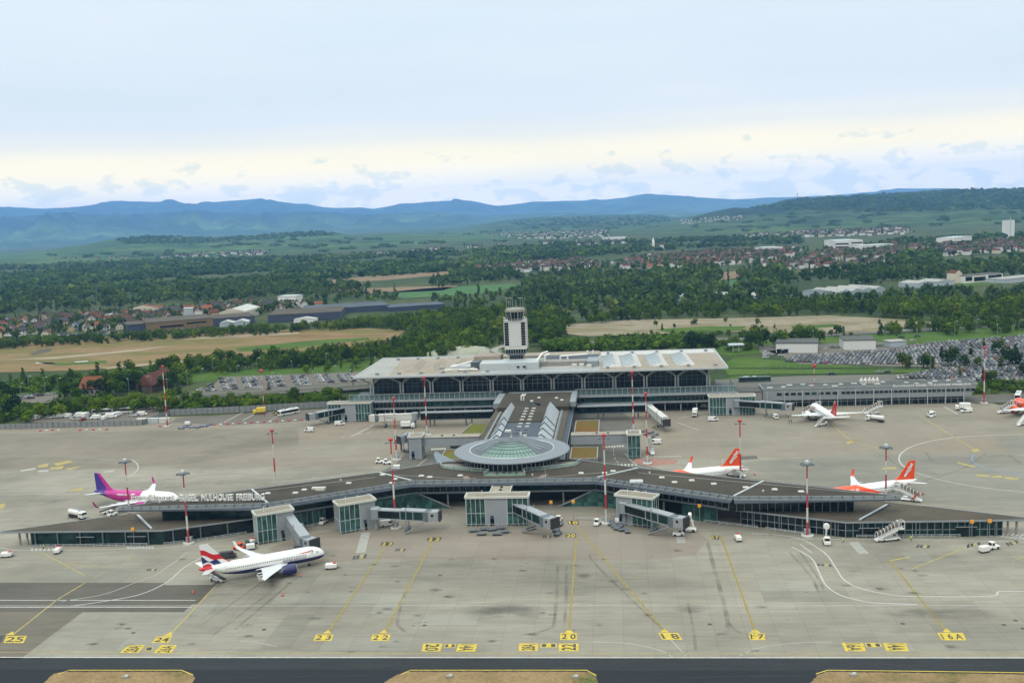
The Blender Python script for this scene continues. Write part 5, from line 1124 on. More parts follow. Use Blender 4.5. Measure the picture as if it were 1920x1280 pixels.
cb = thing("link_building", "plain grey concrete block joining the hall to the long grey building", "building", (68, 531, 0))
m = MB(); m.bbox(61.5, 75.2, 527, 541, .05, 8.2); m.build("wall", M_CONC, cb)
m = MB(); m.bbox(61.3, 75.3, 526.8, 541.2, 8.2, 8.6); m.build("roof", M_ROOF_DG, cb)
m = MB(); m.bbox(66, 68, 526.9, 527, 1, 3); m.build("door", M_DARK, cb)
# ------------------------------------------------------------------ airliners
def m_livery(name, base, bands, rough=0.28):
    """bands: (a, b, c, colour) painted where a*x + b*z < c in the airliner's own frame"""
    m, nt, b = nm(name); b.inputs['Roughness'].default_value = rough; s = sep(nt, pos(nt, kind='O')); col = None
    for (ka, kb, kc, wob, c) in bands:
        v = math_(nt, 'ADD', math_(nt, 'MULTIPLY', s[0], ka), math_(nt, 'MULTIPLY', s[2], kb))
        if wob: v = math_(nt, 'ADD', v, math_(nt, 'MULTIPLY', math_(nt, 'SINE', math_(nt, 'MULTIPLY', s[0], wob[0])), wob[1]))
        f = math_(nt, 'LESS_THAN', v, kc); col = mixc(nt, f, col if col is not None else base, c)
    L(nt, col, b.inputs['Base Color']); return m
WHT = (0.58, 0.585, 0.59); NAVY = (0.012, 0.016, 0.095); REDC = (0.42, 0.012, 0.018); ORG = (0.72, 0.06, 0.005); MAG = (0.36, 0.016, 0.19); VIO = (0.034, 0.018, 0.19)
FS = [(0, .05, -.55), (.25, .62, -.52), (.8, 1.1, -.42), (1.7, 1.5, -.25), (3.0, 1.8, -.1), (4.8, 1.98, 0), (6.5, 2.0, 0), (12, 2.0, 0), (18, 2.0, 0), (24.5, 2.0, 0), (27.5, 1.84, .16), (30.5, 1.5, .45), (33.5, 1.02, .8), (36, .58, 1.1), (37.3, .3, 1.25), (37.6, .08, 1.28)]
FS = [(s, r*1.1, z*1.1) for s, r, z in FS]
def rz_at(s):
    for (a, r, z), (b, r2, z2) in zip(FS, FS[1:]):
        if a <= s <= b: f = (s-a)/(b-a); return r+(r2-r)*f, z+(z2-z)*f
    return FS[-1][1], FS[-1][2]
AX = 3.85
def side(x, z, sd, off=.03):
    r, zc = rz_at(18.8-x); r = r+off; h = z-AX-zc; return (x, sd*math.sqrt(max(r*r-h*h, .01)), z)
def airliner(label, nose_px, heading, center, livery, mats, words=(), finwords=None, winglet=None, group=None):
    t = thing("airliner", label, "airliner", (center[0], center[1], 0), heading)
    B = lambda mb, n, m, par=None, sm=False: mb.build(n, m, par or t, world=False, smooth=sm)
    m = MB(); n = 28; vs = []; fs = []
    for s, r, zc in FS:
        for k in range(n): a = 2*math.pi*k/n; vs.append((18.8-s, r*math.cos(a), AX+zc+r*1.03*math.sin(a)))
    for j in range(len(FS)-1):
        for k in range(n): fs.append((j*n+k, (j+1)*n+k, (j+1)*n+(k+1) % n, j*n+(k+1) % n))
    m.add(vs, fs)
    ns = len(fs)
    for sd in (-1, 1):
        s = 6.4
        while s < 30.5:
            x = 18.8-s
            if not (13.6 < s < 14.0 or 15.3 < s < 15.7):
                q = [side(x-.12, 4.22, sd, .02), side(x+.12, 4.22, sd, .02), side(x+.12, 4.58, sd, .02), side(x-.12, 4.58, sd, .02)]; m.poly(q if sd < 0 else q[::-1], 1)
            s += .55
    fo = m.build("fuselage", [mats['body'], M_CARGL], t, world=False); fo.data.polygons.foreach_set('use_smooth', [True]*ns+[False]*(len(m.f)-ns))
    m = MB()
    for sd in (-1, 1):
        for x0, x1, z0, z1 in ((16.5, 17.35, 4.25, 4.75), (15.7, 16.4, 4.35, 4.9)):
            q = [side(x0, z0, sd, .03), side(x1, z0, sd, .03), side(x1-.35, z1, sd, .03), side(x0, z1, sd, .03)]; m.poly(q if sd < 0 else q[::-1])
    m.quad((17.3, -.75, 4.35), (17.3, .75, 4.35), (16.75, .7, 4.85), (16.75, -.7, 4.85)); B(m, "cockpit_window", M_CARGL)
    for sd in (-1, 1):
        for x in (14.0, -11.3):
            m = MB(); lo, hi = (3.2, 5.0) if x > 0 else (3.5, 5.2)
            for x0, x1, z0, z1 in ((x-.5, x-.42, lo, hi), (x+.42, x+.5, lo, hi), (x-.5, x+.5, hi-.08, hi), (x-.5, x+.5, lo, lo+.08)):
                q = [side(x0, z0, sd), side(x1, z0, sd), side(x1, z1, sd), side(x0, z1, sd)]; m.poly(q if sd < 0 else q[::-1])
            B(m, "door", M_PANEL)
    # wings: upper and lower skins between five stations
    for sd in (-1, 1):
        st = [(7.6, -1.4, 1.2, 2.75, .85), (4.6, -1.6, 5.6, 3.15, .6), (.2, -2.6, 11.5, 3.6, .38), (-3.2, -4.6, 16.9, 4.1, .2)]
        m = MB(); vs = []
        for le, te, y, z, th in st:
            c = le-te
            vs += [(le, sd*y, z), (le-c*.3, sd*y, z+th*.55), (te, sd*y, z), (le-c*.3, sd*y, z-th*.45)]
        fs = []
        for j in range(3):
            for k in range(4):
                q = (j*4+k, j*4+(k+1) % 4, (j+1)*4+(k+1) % 4, (j+1)*4+k); fs.append(q if sd > 0 else q[::-1])
        m.add(vs, fs); wg = B(m, "wing", M_STEEL_W)
        m = MB(); wl = [(-3.2, 16.9, 4.1), (-4.6, 16.9, 4.1), (-5.6, 17.75, 6.5), (-4.9, 17.75, 6.5), (-4.1, 17.35, 4.9), (-5.1, 17.35, 4.9)]
        for o in (0, .1): m.add([(x, sd*(y+o), z) for x, y, z in wl], [(0, 1, 5, 4), (4, 5, 2, 3)])
        B(m, "winglet", winglet or M_WHITE, wg)
        for y in (3.2, 7.4, 10.2):
            m = MB(); le = 4.6-(y-5.6)*.75; m.tube((-.2 if y < 5 else -1-(y-5.6)*.1, sd*y, 2.85+y*.06), (-3.2-(y-5)*.12, sd*y, 2.75+y*.06), .28, .1, 8); B(m, "flap_fairing", M_STEEL_W, wg)
        e = MB(); ex, ey, ez = 7.2, sd*5.75, 2.1
        e.lathe([(r_*1.22, z_*1.15) for r_, z_ in ((1.02, 1.0), (1.18, 1.02), (1.28, .6), (1.3, -.6), (1.2, -1.8), (.95, -2.6))], (ex, ey, ez), 24, 0, axis='x'); eo = B(e, "engine", mats['engine'], sm=True)
        e = MB(); e.lathe([(1.24, 1.17), (1.37, 1.27), (1.47, 1.1)], (ex, ey, ez), 24, axis='x'); B(e, "intake_lip", mats.get('lip', M_STEEL_L), eo)
        e = MB(); e.lathe([(1.24, .8), (.36, .8), (0, 1.1)], (ex, ey, ez), 20, axis='x'); B(e, "fan", M_BLACK, eo)
        e = MB(); e.lathe([(1.1, -2.6), (.7, -3.6), (.3, -4.2), (0, -4.4)], (ex, ey, ez), 16, axis='x'); B(e, "exhaust_cone", M_STEEL, eo)
        e = MB(); e.add([(ex+.3, ey-.15, ez+1.2), (ex+.3, ey+.15, ez+1.2), (ex-3, ey+.15, ez+.9), (ex-3, ey-.15, ez+.9), (ex-1, ey-.15, 3.3), (ex-1, ey+.15, 3.3), (ex-4, ey+.15, 3.2), (ex-4, ey-.15, 3.2)], [(0, 1, 2, 3), (4, 5, 6, 7), (0, 1, 5, 4), (1, 2, 6, 5), (2, 3, 7, 6), (3, 0, 4, 7)]); B(e, "pylon", M_STEEL_L, eo)
        m = MB(); tp = [(-13.6, .7, 4.85, .35), (-17.2, 6.2, 5.45, .12)]; te = [-17.1, -18.9]; vs = []
        for (le, y, z, th), tt in zip(tp, te): vs += [(le, sd*y, z), (le+(tt-le)*.35, sd*y, z+th*.5), (tt, sd*y, z), (le+(tt-le)*.35, sd*y, z-th*.5)]
        m.add(vs, [((k, (k+1) % 4, 4+(k+1) % 4, 4+k) if sd > 0 else (4+k, 4+(k+1) % 4, (k+1) % 4, k)) for k in range(4)]+[(4, 5, 6, 7)]); B(m, "tailplane", M_STEEL_W)
        m = MB(); m.tube((1.1, sd*3.8, 2.7), (1.1, sd*3.8, .6), .16, n=8); gl = B(m, "landing_gear", M_STEEL)
        for o in (-.45, .45):
            m = MB(); m.tube((1.1, sd*3.8+o-.2, .62), (1.1, sd*3.8+o+.2, .62), .6, n=16); B(m, "wheel", M_BLACK, gl)
    m = MB(); m.tube((13.7, 0, 2.2), (13.9, 0, .45), .12, n=8); gl = B(m, "landing_gear", M_STEEL_L)
    for o in (-.25, .25):
        m = MB(); m.tube((13.9, o-.12, .42), (13.9, o+.12, .42), .42, n=14); B(m, "wheel", M_BLACK, gl)
    m = MB(); m.lathe([(.1, 3.5), (1.2, 2.9), (1.55, 0), (1.3, -3), (.1, -4.5)], (1.5, 0, 2.55), 16, axis='x'); B(m, "belly_fairing", mats.get('belly', mats['body']), sm=True)
    f = [(-8.9, 5.9), (-10.4, 6.4), (-11.4, 7.2), (-15.6, 12.4), (-18.1, 12.4), (-17.5, 5.6)]
    m = MB(); nf = len(f); vs = [(x, sd*(.26 if z < 7 else .1), z) for sd in (-1, 1) for x, z in f]
    m.add(vs, [tuple(range(nf)), tuple(range(nf, 2*nf))[::-1]]+[((i+1) % nf, i, nf+i, nf+(i+1) % nf) for i in range(nf)]); B(m, "tail_fin", mats['fin'])
    for (txt, x0, z0, h, mat, bold) in words:
        for sd in (-1, 1):
            vs, fs = text_mesh(txt, bold); m = MB(); out = []
            for v in vs: out.append(side(x0+(v[0] if sd < 0 else -v[0])*h, z0+v[1]*h, sd, .035))
            m.add(out, fs); B(m, "lettering", mat)
    if finwords:
        txt, x0, z0, h, ang, mat = finwords
        for sd in (-1, 1):
            vs, fs = text_mesh(txt, .04); m = MB(); a = R_(ang); ca, sa = math.cos(a), math.sin(a); out = []
            for v in vs:
                u, w2 = v[0]*h, v[1]*h
                # left side: the word climbs towards the tip; right side: it runs down from the tip
                if sd > 0: out.append((x0-ca*u+sa*w2, sd*.3, z0+sa*u+ca*w2))
                else: out.append((x0+ca*u+sa*w2, sd*.3, z0-sa*u+ca*w2))
            m.add(out, fs); B(m, "lettering", mat)
    return t
M_STEEL_W = plain("wing_skin", (0.58, 0.60, 0.62), 0.35, var=0.03)
def place(nose, tail): n, t = P(*nose), P(*tail); d = (n-t); d.z = 0; return math.atan2(d.y, d.x), n-d.normalized()*18.8, d.length
# white and navy twin with flag tail
hd, c, ln = place((608, 1033, 3.75), (371, 1069, 5.0)); print("A1", ln, math.degrees(hd))
ba_body = m_livery("white_navy_paint", WHT, [(0.0, 1, AX-.6, None, NAVY), (1, 0.95, -9.6, None, WHT), (1, .55, -12.2, (1.3, .25), REDC)])
ba_fin = m_livery("flag_fin_paint", WHT, [(.38, 1, 4.75, (1.2, .35), WHT), (.38, 1, 3.95, (1.2, .35), REDC), (.38, 1, 2.35, (1.2, .35), WHT), (.38, 1, 1.7, (1.5, .5), NAVY), (.38, 1, .45, (1.3, .5), WHT), (.38, 1, -.05, (1.3, .5), REDC)])
a1 = airliner("white airliner with navy belly, red white and blue tail, on the front apron", None, hd, c, None, {'body': ba_body, 'engine': M_BLUE, 'fin': ba_fin, 'belly': M_BLUE, 'lip': M_STEEL_L}, [("BRITISH AIRWAYS", 9.0, 3.72, .62, M_BLUE, .0), ("G-TTNB", -9.3, 3.55, .4, M_PANEL_D, 0)])
for sd in (-1, 1):
    m = MB()
    for pts in ([(10.0, 5.05), (14.0, 5.35), (14.6, 5.25), (13.8, 5.02), (12, 4.98)],):
        q = [side(x, z, sd, .04) for x, z in pts]; m.poly(q if sd < 0 else q[::-1], 0)
    for pts in ([(14.0, 5.4), (14.7, 5.42), (15.0, 5.1), (14.75, 4.9), (14.5, 5.15)], [(14.75, 4.9), (15.0, 5.1), (14.6, 4.55), (13.8, 4.5), (14.3, 4.65)]):
        q = [side(x, z, sd, .045) for x, z in pts]; m.poly(q if sd < 0 else q[::-1], 1)
    m.build("ribbon_emblem", [plain("ribbon_red", REDC, .3), M_BLUE], a1, world=False)
# pink and violet twin
hd, c, ln = place((345, 934, 3.75), (177, 921, 5.0)); print("A2", ln, math.degrees(hd)); c = P(177, 921, 5.0)+Vector((math.cos(hd), math.sin(hd), 0))*18.8
wz = m_livery("pink_violet_paint", WHT, [(1, -.35, 1.6, None, MAG), (1, .9, -8.4, None, VIO)])
wzf = m_livery("violet_fin_paint", MAG, [(1.0, .62, -9.0, None, VIO)])
M_MAG = plain("magenta_paint", MAG, .3)
airliner("pink, violet and white airliner behind the roof letters", None, hd, c, None, {'body': wz, 'engine': M_MAG, 'fin': wzf, 'lip': M_WHITE}, [("wizzair.com", -4.5, 4.95, .75, M_WHITE, .01), ("HA-LVB", -13.5, 4.9, .35, M_WHITE, 0)], winglet=M_MAG)
# orange tailed twins behind the right wing
M_ORGP = plain("orange_gloss", ORG, .3)
ez = m_livery("white_orange_paint", WHT, [(-1, .0, -30, None, ORG), (-.355, 1, 4.13, None, ORG)])
for lab, a, b, tail in (("white airliner with orange fin and nose, its fin nearest the right roof tip", (1588, 907.5, 5.8), (1678, 896, 5.8), (1718, 900, 5.0)), ("white airliner with orange fin and nose, mostly hidden behind the right roof", (1296, 878, 5.8), (1354.5, 872.5, 5.8), (1392, 875, 5.0))):
    hd, _, ln = place(a, b); print("A3", ln, math.degrees(hd)); c = P(*tail)+Vector((math.cos(hd), math.sin(hd), 0))*18.6
    airliner(lab, None, hd, c, None, {'body': ez, 'engine': M_ORGP, 'fin': M_ORGP, 'lip': M_ORGP}, [("easyJet", 8.2, 4.9, 1.5, M_WHITE, .02), ("G-EZGX", -11.5, 4.95, .35, M_ORGP, 0)], ("easyJet", -15.1, 9.2, 1.95, 54, M_WHITE), winglet=M_ORGP)
# white and red twin parked nose-in, and the orange one cut by the frame
hd, c, ln = place((1546, 759, 5.3), (1569, 784, 5.0)); print("A4", ln, math.degrees(hd)); hd = R_(96); c = P(1569, 784, 5.0)+Vector((math.cos(hd), math.sin(hd), 0))*18.8
ld = m_livery("white_red_paint", WHT, [(1, .0, -30, None, REDC)])
ldf = m_livery("red_fin_paint", WHT, [(1, 1.25, -1.2, None, REDC)])
airliner("white airliner with thin red fin, seen from behind with stairs at its doors", None, hd, c, None, {'body': ld, 'engine': M_WHITE, 'fin': ldf, 'lip': M_RED}, [("lauda", 9.5, 4.9, 1.6, M_RED, .02)], winglet=M_WHITE)
ez2 = m_livery("orange_front_paint", ORG, [(1, .4, 3.0, None, WHT)])
airliner("orange fronted airliner cut off by the right edge of the rear apron", None, hd, c+Vector((97.0, 1.0, 0)), None, {'body': ez2, 'engine': M_ORGP, 'fin': M_ORGP, 'lip': M_ORGP}, [("easyJet", 9.5, 4.9, 1.5, M_WHITE, .02)], ("easyJet", -15.1, 9.2, 1.95, 54, M_WHITE), winglet=M_WHITE)

# ------------------------------------------------------------------ light masts
def mast(top, base, label, kind='crown', n=5, w=.5, base_box=True):
    b = P(*base)
    # height from the photograph: walk up until the top row is met
    lo, hi = 4.0, 60.0
    def py(z):
        v = Vector((b.x, b.y, z-H_)); c = Vector((CXA.x*v.x+CYA.x*v.y+CUP.x*v.z, CXA.y*v.x+CYA.y*v.y+CUP.y*v.z, CXA.z*v.x+CYA.z*v.y+CUP.z*v.z)); return 640+F_*c.y/c.z
    for _ in range(40):
        mid = (lo+hi)/2
        if py(mid) > top[1]: lo = mid
        else: hi = mid
    h = lo; t = thing("light_mast", label, "light mast", (b.x, b.y, 0), 0, "tall light masts on the apron")
    for k in range(n):
        m = MB(); r0 = w*(1-.45*k/n); r1 = w*(1-.45*(k+1)/n); m.tube((0, 0, h*k/n), (0, 0, h*(k+1)/n), r0, r1, 10); m.build("mast_section", (M_DRED if kind == 'crown' else M_RED) if (n-k) % 2 == 1 else M_WHITE_D, t, world=False)
    m = MB()
    if kind == 'crown':
        m.lathe([(.3, h-.5), (1.0, h-.3), (1.15, h+.1), (.9, h+.4), (.5, h+.5), (0, h+.55)], (0, 0, 0), 16); m.build("lamp_crown", M_FASCIA, t, world=False)
        for k in range(8):
            a = k*math.pi/4; m = MB(); m.beam((.9*math.cos(a), .9*math.sin(a), h), (1.7*math.cos(a), 1.7*math.sin(a), h-.1), .14); m.box((1.9*math.cos(a), 1.9*math.sin(a), h-.2), (.7, .6, .28), a); m.build("floodlight", M_PANEL_D, t, world=False)
        m = MB(); m.lathe([(.75, h+.4), (.7, h+.9), (.3, h+1.15), (0, h+1.2)], (0, 0, 0), 12); m.build("crown_cap", M_STEEL_L, t, world=False)
    elif kind == 'red':
        m.lathe([(.35, h-.7), (.75, h-.5), (.8, h+.1), (.4, h+.4), (0, h+.45)], (0, 0, 0), 14); m.build("lamp_head", M_RED, t, world=False)
        for s in (-1, 1):
            m = MB(); m.beam((0, 0, h-1.3), (s*1.7, 0, h-1.2), .14); m.box((s*1.6, 0, h-1.4), (.9, .5, .25)); m.build("floodlight", M_PANEL_D, t, world=False)
    else:
        m.lathe([(.3, h-2), (1.1, h-1.6), (1.1, h-.4), (.4, h), (0, h)], (0, 0, 0), 12); m.build("lamp_head", M_DRED, t, world=False)
    if base_box:
        m = MB(); m.cbox((0, .6, 1.2), (1.9, 1.1, 2.2), .1); m.build("cabinet", M_PANEL, t, world=False)
        m = MB(); m.prism([(2*math.cos(k*math.pi/4), 2*math.sin(k*math.pi/4)) for k in range(8)], .05, .5); m.build("plinth", M_WHITE_D, t, world=False)
    return t
for tp, bs, lb, k, n in (
    ((308, 686), (314, 799), "red and white light mast where the two grey panel fences meet", 'red', 9), ((514, 806), (519, 935), "red and white light mast rising behind the left wing's middle roof", 'red', 5),
    ((738, 746), (744, 862), "red and white light mast beside the parked tugs and plain grey tower", 'red', 6), ((797, 707), (801, 815), "red and white light mast in the yard by the green planted roof", 'red', 6),
    ((736, 823), (742, 990), "red and white light mast before the left wing, by the glass sided bridge", 'red', 6), ((1131, 815), (1137, 981), "red and white light mast in front of the concourse, right of the dome", 'red', 6),
    ((1185, 697), (1188, 808), "red and white light mast directly behind the narrow glass tower", 'red', 8), ((1211, 737), (1214, 869), "red and white light mast standing in the red painted bay", 'red', 8),
    ((1385, 788), (1389, 912), "red and white light mast beside an orange airliner fin", 'red', 4), ((1513, 869), (1514, 1005), "light mast with a round blue grey crown before the right wing's glass front", 'crown', 5),
    ((1662, 838), (1661, 965), "light mast with round crown behind the right roof tip, by the orange fin", 'crown', 5), ((345, 887), (354, 1019), "light mast with round crown in front of the left roof letters", 'crown', 5),
    ((237, 865), (245, 985), "light mast with round crown in front of the pink and violet airliner", 'crown', 5), ((1846, 650), (1845, 756), "red and white light mast at the right end of the long grey building", 'red', 5),
    ((1528, 682), (1527, 758), "slim grey and red mast in front of the long grey building", 'slim', 9), ((493, 692), (496, 781), "slim grey and red mast by the parked white bus", 'slim', 9)):
    mast(tp, bs, lb, k, n, .38 if k != 'slim' else .22, k != 'slim')

# ------------------------------------------------------------------ vehicles
VT = {}
PAINT = {}
def wheels(par, xs, y, r=.4, w=.28):
    for x in xs:
        for s in (-1, 1):
            m = MB(); m.tube((x, s*y-w/2, r), (x, s*y+w/2, r), r, n=12); m.build("wheel", M_BLACK, par, world=False)
def mkveh(kind, t, c=None):
    B = lambda mb, n, m, par=None: mb.build(n, m, par or t, world=False)
    W = c or M_WHITE
    if kind == 'van':
        m = MB(); m.add([(-2.6, -.95, .4), (2.6, -.95, .4), (2.6, .95, .4), (-2.6, .95, .4), (-2.6, -.95, 1.1), (2.6, -.95, 1.0), (2.6, .95, 1.0), (-2.6, .95, 1.1), (-2.55, -.85, 2.2), (1.2, -.85, 2.2), (1.2, .85, 2.2), (-2.55, .85, 2.2), (1.95, -.9, 1.25), (1.95, .9, 1.25)],
                        [(3, 2, 1, 0), (0, 1, 5, 4), (2, 3, 7, 6), (3, 0, 4, 7), (1, 2, 6, 5), (8, 9, 10, 11), (4, 7, 11, 8)[::-1], (4, 5, 12, 9, 8), (7, 11, 10, 13, 6), (5, 6, 13, 12)]); B(m, "body", W)
        m = MB(); m.quad((1.95, -.85, 1.28), (1.95, .85, 1.28), (1.24, .8, 2.15), (1.24, -.8, 2.15)); 
        for s in (-1, 1): m.quad(*[(x, s*.945+(0 if z < 1.5 else -s*.06), z) for x, z in ((.4, 1.25), (1.7, 1.25), (1.2, 2.0), (.4, 2.0))][::s])
        m.quad((-2.62, .7, 1.3), (-2.62, -.7, 1.3), (-2.6, -.7, 1.95), (-2.6, .7, 1.95)); B(m, "window", M_CARGL)
        wheels(t, (-1.6, 1.6), .9, .36)
    elif kind == 'gpu':
        m = MB(); m.cbox((0, 0, 1.1), (3.4, 1.7, 1.3), .25); B(m, "housing", W)
        m = MB(); m.box((0, 0, .38), (3.6, 1.6, .3)); B(m, "chassis", M_BLACK)
        m = MB(); m.cbox((1.1, 0, 1.85), (.9, 1.3, .25), .1); B(m, "hatch", M_RED)
        m = MB(); m.beam((1.8, 0, .4), (3.0, 0, .25), .15); B(m, "tow_bar", M_PANEL_D)
        wheels(t, (-1.1, 1.1), .75, .3)
    elif kind == 'tug':
        m = MB(); m.cbox((0, 0, .75), (3.6, 1.7, .8), .2); B(m, "body", W)
        m = MB(); m.cbox((-.5, 0, 1.75), (1.3, 1.5, 1.3), .15); cb = B(m, "cab", W)
        m = MB(); m.bbox(-.95, -.05, -.77, .77, 1.35, 2.05); m.bbox(.13, .2, -.6, .6, 1.35, 2.1); m.bbox(-1.2, -1.13, -.6, .6, 1.35, 2.1); B(m, "window", M_CARGL, cb)
        wheels(t, (-1.1, 1.1), .8, .4)
    elif kind == 'dolly':
        m = MB(); m.box((0, 0, .6), (3.2, 1.7, .16)); B(m, "deck", c or M_PANEL_D)
        m = MB()
        for x in (-1.5, 1.5): m.box((x, 0, .85), (.12, 1.6, .4))
        m.beam((1.6, 0, .5), (2.6, 0, .3), .12); B(m, "frame", M_STEEL); wheels(t, (-1, 1), .7, .25)
    elif kind == 'cart':
        m = MB(); m.cbox((0, 0, 1.25), (2.8, 1.6, 1.5), .2); B(m, "canopy", W); m = MB(); m.box((0, 0, .4), (3, 1.6, .2)); m.beam((1.5, 0, .4), (2.5, 0, .3), .12); B(m, "chassis", M_BLACK); wheels(t, (-.9, .9), .7, .25)
    elif kind == 'tanker':
        m = MB(); m.lathe([(0, -4.6), (.9, -4.5), (1.15, -4.2), (1.15, 1.2), (.9, 1.5), (0, 1.6)], (0, 0, 2.2), 18, axis='x'); B(m, "tank", W)
        m = MB(); m.box((-1.3, 0, 3.35), (5.6, .9, .12)); B(m, "walkway", M_STEEL)
        m = MB(); m.box((-.4, 0, .85), (8.6, 1.6, .35)); B(m, "chassis", M_BLACK)
        m = MB(); m.cbox((3.1, 0, 1.8), (2.2, 2.3, 2.2), .35); cb = B(m, "cab", W)
        m = MB(); m.bbox(4.16, 4.22, -1.0, 1.0, 1.8, 2.6); m.bbox(3.0, 3.9, -1.17, 1.17, 1.8, 2.5); B(m, "window", M_CARGL, cb)
        wheels(t, (-3.6, -2.4, 3.0), 1.0, .5, .35)
    elif kind == 'bus':
        m = MB(); m.cbox((0, 0, 1.75), (12.5, 2.6, 2.8), .25); B(m, "body", W)
        m = MB(); m.bbox(-5.9, 5.4, -1.33, 1.33, 1.35, 2.65); B(m, "side_window", M_CARGL)
        m = MB(); m.bbox(6.2, 6.3, -1.15, 1.15, 1.2, 2.75); B(m, "windscreen", M_CARGL)
        m = MB(); m.cbox((-2, 0, 3.3), (3.4, 1.9, .35), .1); m.cbox((3, 0, 3.3), (2.2, 1.9, .3), .1); B(m, "roof_unit", M_STEEL_L)
        wheels(t, (-3.6, 3.6), 1.15, .48, .3)
    elif kind == 'stairs':
        m = MB(); m.box((-1.0, 0, .75), (6.6, 2.0, .4)); B(m, "chassis", W)
        m = MB(); vs = [(-5.4, -.85, .3), (-5.4, .85, .3), (1.8, .85, 3.4), (1.8, -.85, 3.4), (-5.4, -.85, .75), (-5.4, .85, .75), (1.8, .85, 3.8), (1.8, -.85, 3.8)]; m.add(vs, [(3, 2, 1, 0), (4, 5, 6, 7), (0, 1, 5, 4), (1, 2, 6, 5), (2, 3, 7, 6), (3, 0, 4, 7)]); m.box((2.8, 0, 3.6), (2.0, 1.8, .3)); B(m, "flight", W)
        m = MB()
        for k in range(7):
            x = -5.0+k*1.1; z = .75+(x+5.4)*.43; 
            for a0, a1 in zip(range(0, 180, 30), range(30, 210, 30)):
                m.beam((x, .95*math.cos(R_(a0)), z+1.2+1.1*math.sin(R_(a0))), (x, .95*math.cos(R_(a1)), z+1.2+1.1*math.sin(R_(a1))), .12)
            for s in (-1, 1): m.beam((x, s*.95, z-.2), (x, s*.95, z+1.25), .12)
        for x in (2.0, 3.7):
            for s in (-1, 1): m.beam((x, s*.95, 3.6), (x, s*.95, 6.0), .14)
            m.beam((x, -.95, 6.0), (x, .95, 6.0), .14)
        for s in (-1, 1): m.beam((2.0, s*.95, 4.6), (3.7, s*.95, 4.6), .12); m.beam((2.0, s*.95, 6.0), (3.7, s*.95, 6.0), .14)
        B(m, "hoop_frame", M_WHITE)
        m = MB(); k = 6; vs = []
        for x in (-5.0, 1.7):
            z = .75+(x+5.4)*.43
            for j in range(k+1): a = math.pi*j/k; vs.append((x, .9*math.cos(a), z+1.2+1.0*math.sin(a)))
            vs += []
        m.add(vs, [(j, j+1, k+2+j, k+1+j) for j in range(k)]); m.bbox(1.9, 3.8, -.9, .9, 5.85, 5.95); B(m, "canopy", M_CANOPY)
        m = MB(); m.beam((-2.4, .7, .9), (1.6, .7, 3.3), .25); m.beam((-2.4, -.7, .9), (1.6, -.7, 3.3), .25); m.beam((2.2, .6, .9), (.6, .6, 2.8), .2); m.beam((2.2, -.6, .9), (.6, -.6, 2.8), .2); B(m, "lift_arm", M_STEEL_L)
        m = MB(); m.cbox((-.2, 1.0, 1.4), (1.6, 1.0, 1.2), .15); B(m, "cab", W); wheels(t, (-3.0, 1.6), .9, .42)
    elif kind == 'openstairs':
        m = MB(); m.box((0, 0, .75), (6, 2.0, .45)); B(m, "chassis", W)
        m = MB(); vs = [(-3.9, -.85, .3), (-3.9, .85, .3), (2.3, .85, 3.6), (2.3, -.85, 3.6), (-3.9, -.85, 1.5), (-3.9, .85, 1.5), (2.3, .85, 4.7), (2.3, -.85, 4.7)]
        m.add(vs, [(3, 2, 1, 0), (0, 3, 7, 4), (1, 2, 6, 5), (4, 7, 3, 0), (5, 6, 2, 1)]); m.box((3.2, 0, 3.6), (1.8, 1.8, .25)); B(m, "flight", W)
        m = MB(); m.beam((1.6, .6, .9), (1.2, .6, 3.0), .25); m.beam((1.6, -.6, .9), (1.2, -.6, 3.0), .25); B(m, "lift_arm", M_STEEL); m = MB(); m.cbox((2.2, -.6, 1.4), (1.4, 1.0, 1.1), .15); B(m, "cab", W); wheels(t, (-2, 2), .9, .42)
    elif kind == 'belt':
        m = MB(); m.cbox((0, 0, .7), (5.2, 1.7, .7), .15); B(m, "body", W); m = MB(); m.beam((-3.6, 0, 1.1), (3.6, 0, 2.6), .9, .3); B(m, "belt", M_BLACK); m = MB(); m.cbox((1.6, .75, 1.5), (1.3, .6, 1.1), .15); B(m, "cab", W); wheels(t, (-1.6, 1.6), .8, .4)
    elif kind == 'truck':
        m = MB(); m.cbox((2.6, 0, 1.6), (1.8, 2.2, 2.0), .3); cb = B(m, "cab", W); m = MB(); m.bbox(3.46, 3.52, -.95, .95, 1.6, 2.4); B(m, "window", M_CARGL, cb)
        m = MB(); m.cbox((-1.0, 0, 2.5), (5.0, 2.4, 2.4), .12); B(m, "box_body", W); m = MB(); m.box((0, 0, .8), (7.2, 1.6, .35)); B(m, "chassis", M_BLACK); m = MB(); m.beam((-2.6, .9, .9), (.6, .9, 1.9), .15); m.beam((.6, .9, .9), (-2.6, .9, 1.9), .15); B(m, "scissor_lift", M_STEEL); wheels(t, (-2.2, 2.4), 1.0, .48)
    elif kind == 'lift':
        m = MB(); m.cbox((0, 0, .8), (4.6, 2.0, .9), .2); B(m, "body", W); m = MB(); m.cbox((1.3, 0, 1.9), (1.5, 1.8, 1.4), .2); cb = B(m, "cab", W); m = MB(); m.bbox(2.0, 2.08, -.75, .75, 1.5, 2.3); m.bbox(.8, 1.8, -.93, .93, 1.5, 2.2); B(m, "window", M_CARGL, cb)
        m = MB(); m.beam((-1.6, 0, 1.2), (-.6, 0, 5.2), .5, .5); m.beam((-1.6, 0, 3.4), (.9, 0, 4.4), .3); B(m, "boom", W); m = MB(); m.lathe([(.9, -.5), (1.0, 0), (.9, .5), (0, .6)], (-.4, 0, 5.4), 12, axis='x'); B(m, "nozzle_ring", W); wheels(t, (-1.5, 1.5), .95, .5)
M_CANOPY = m_clear("smoked_canopy", (0.07, 0.055, 0.04), 0.75)
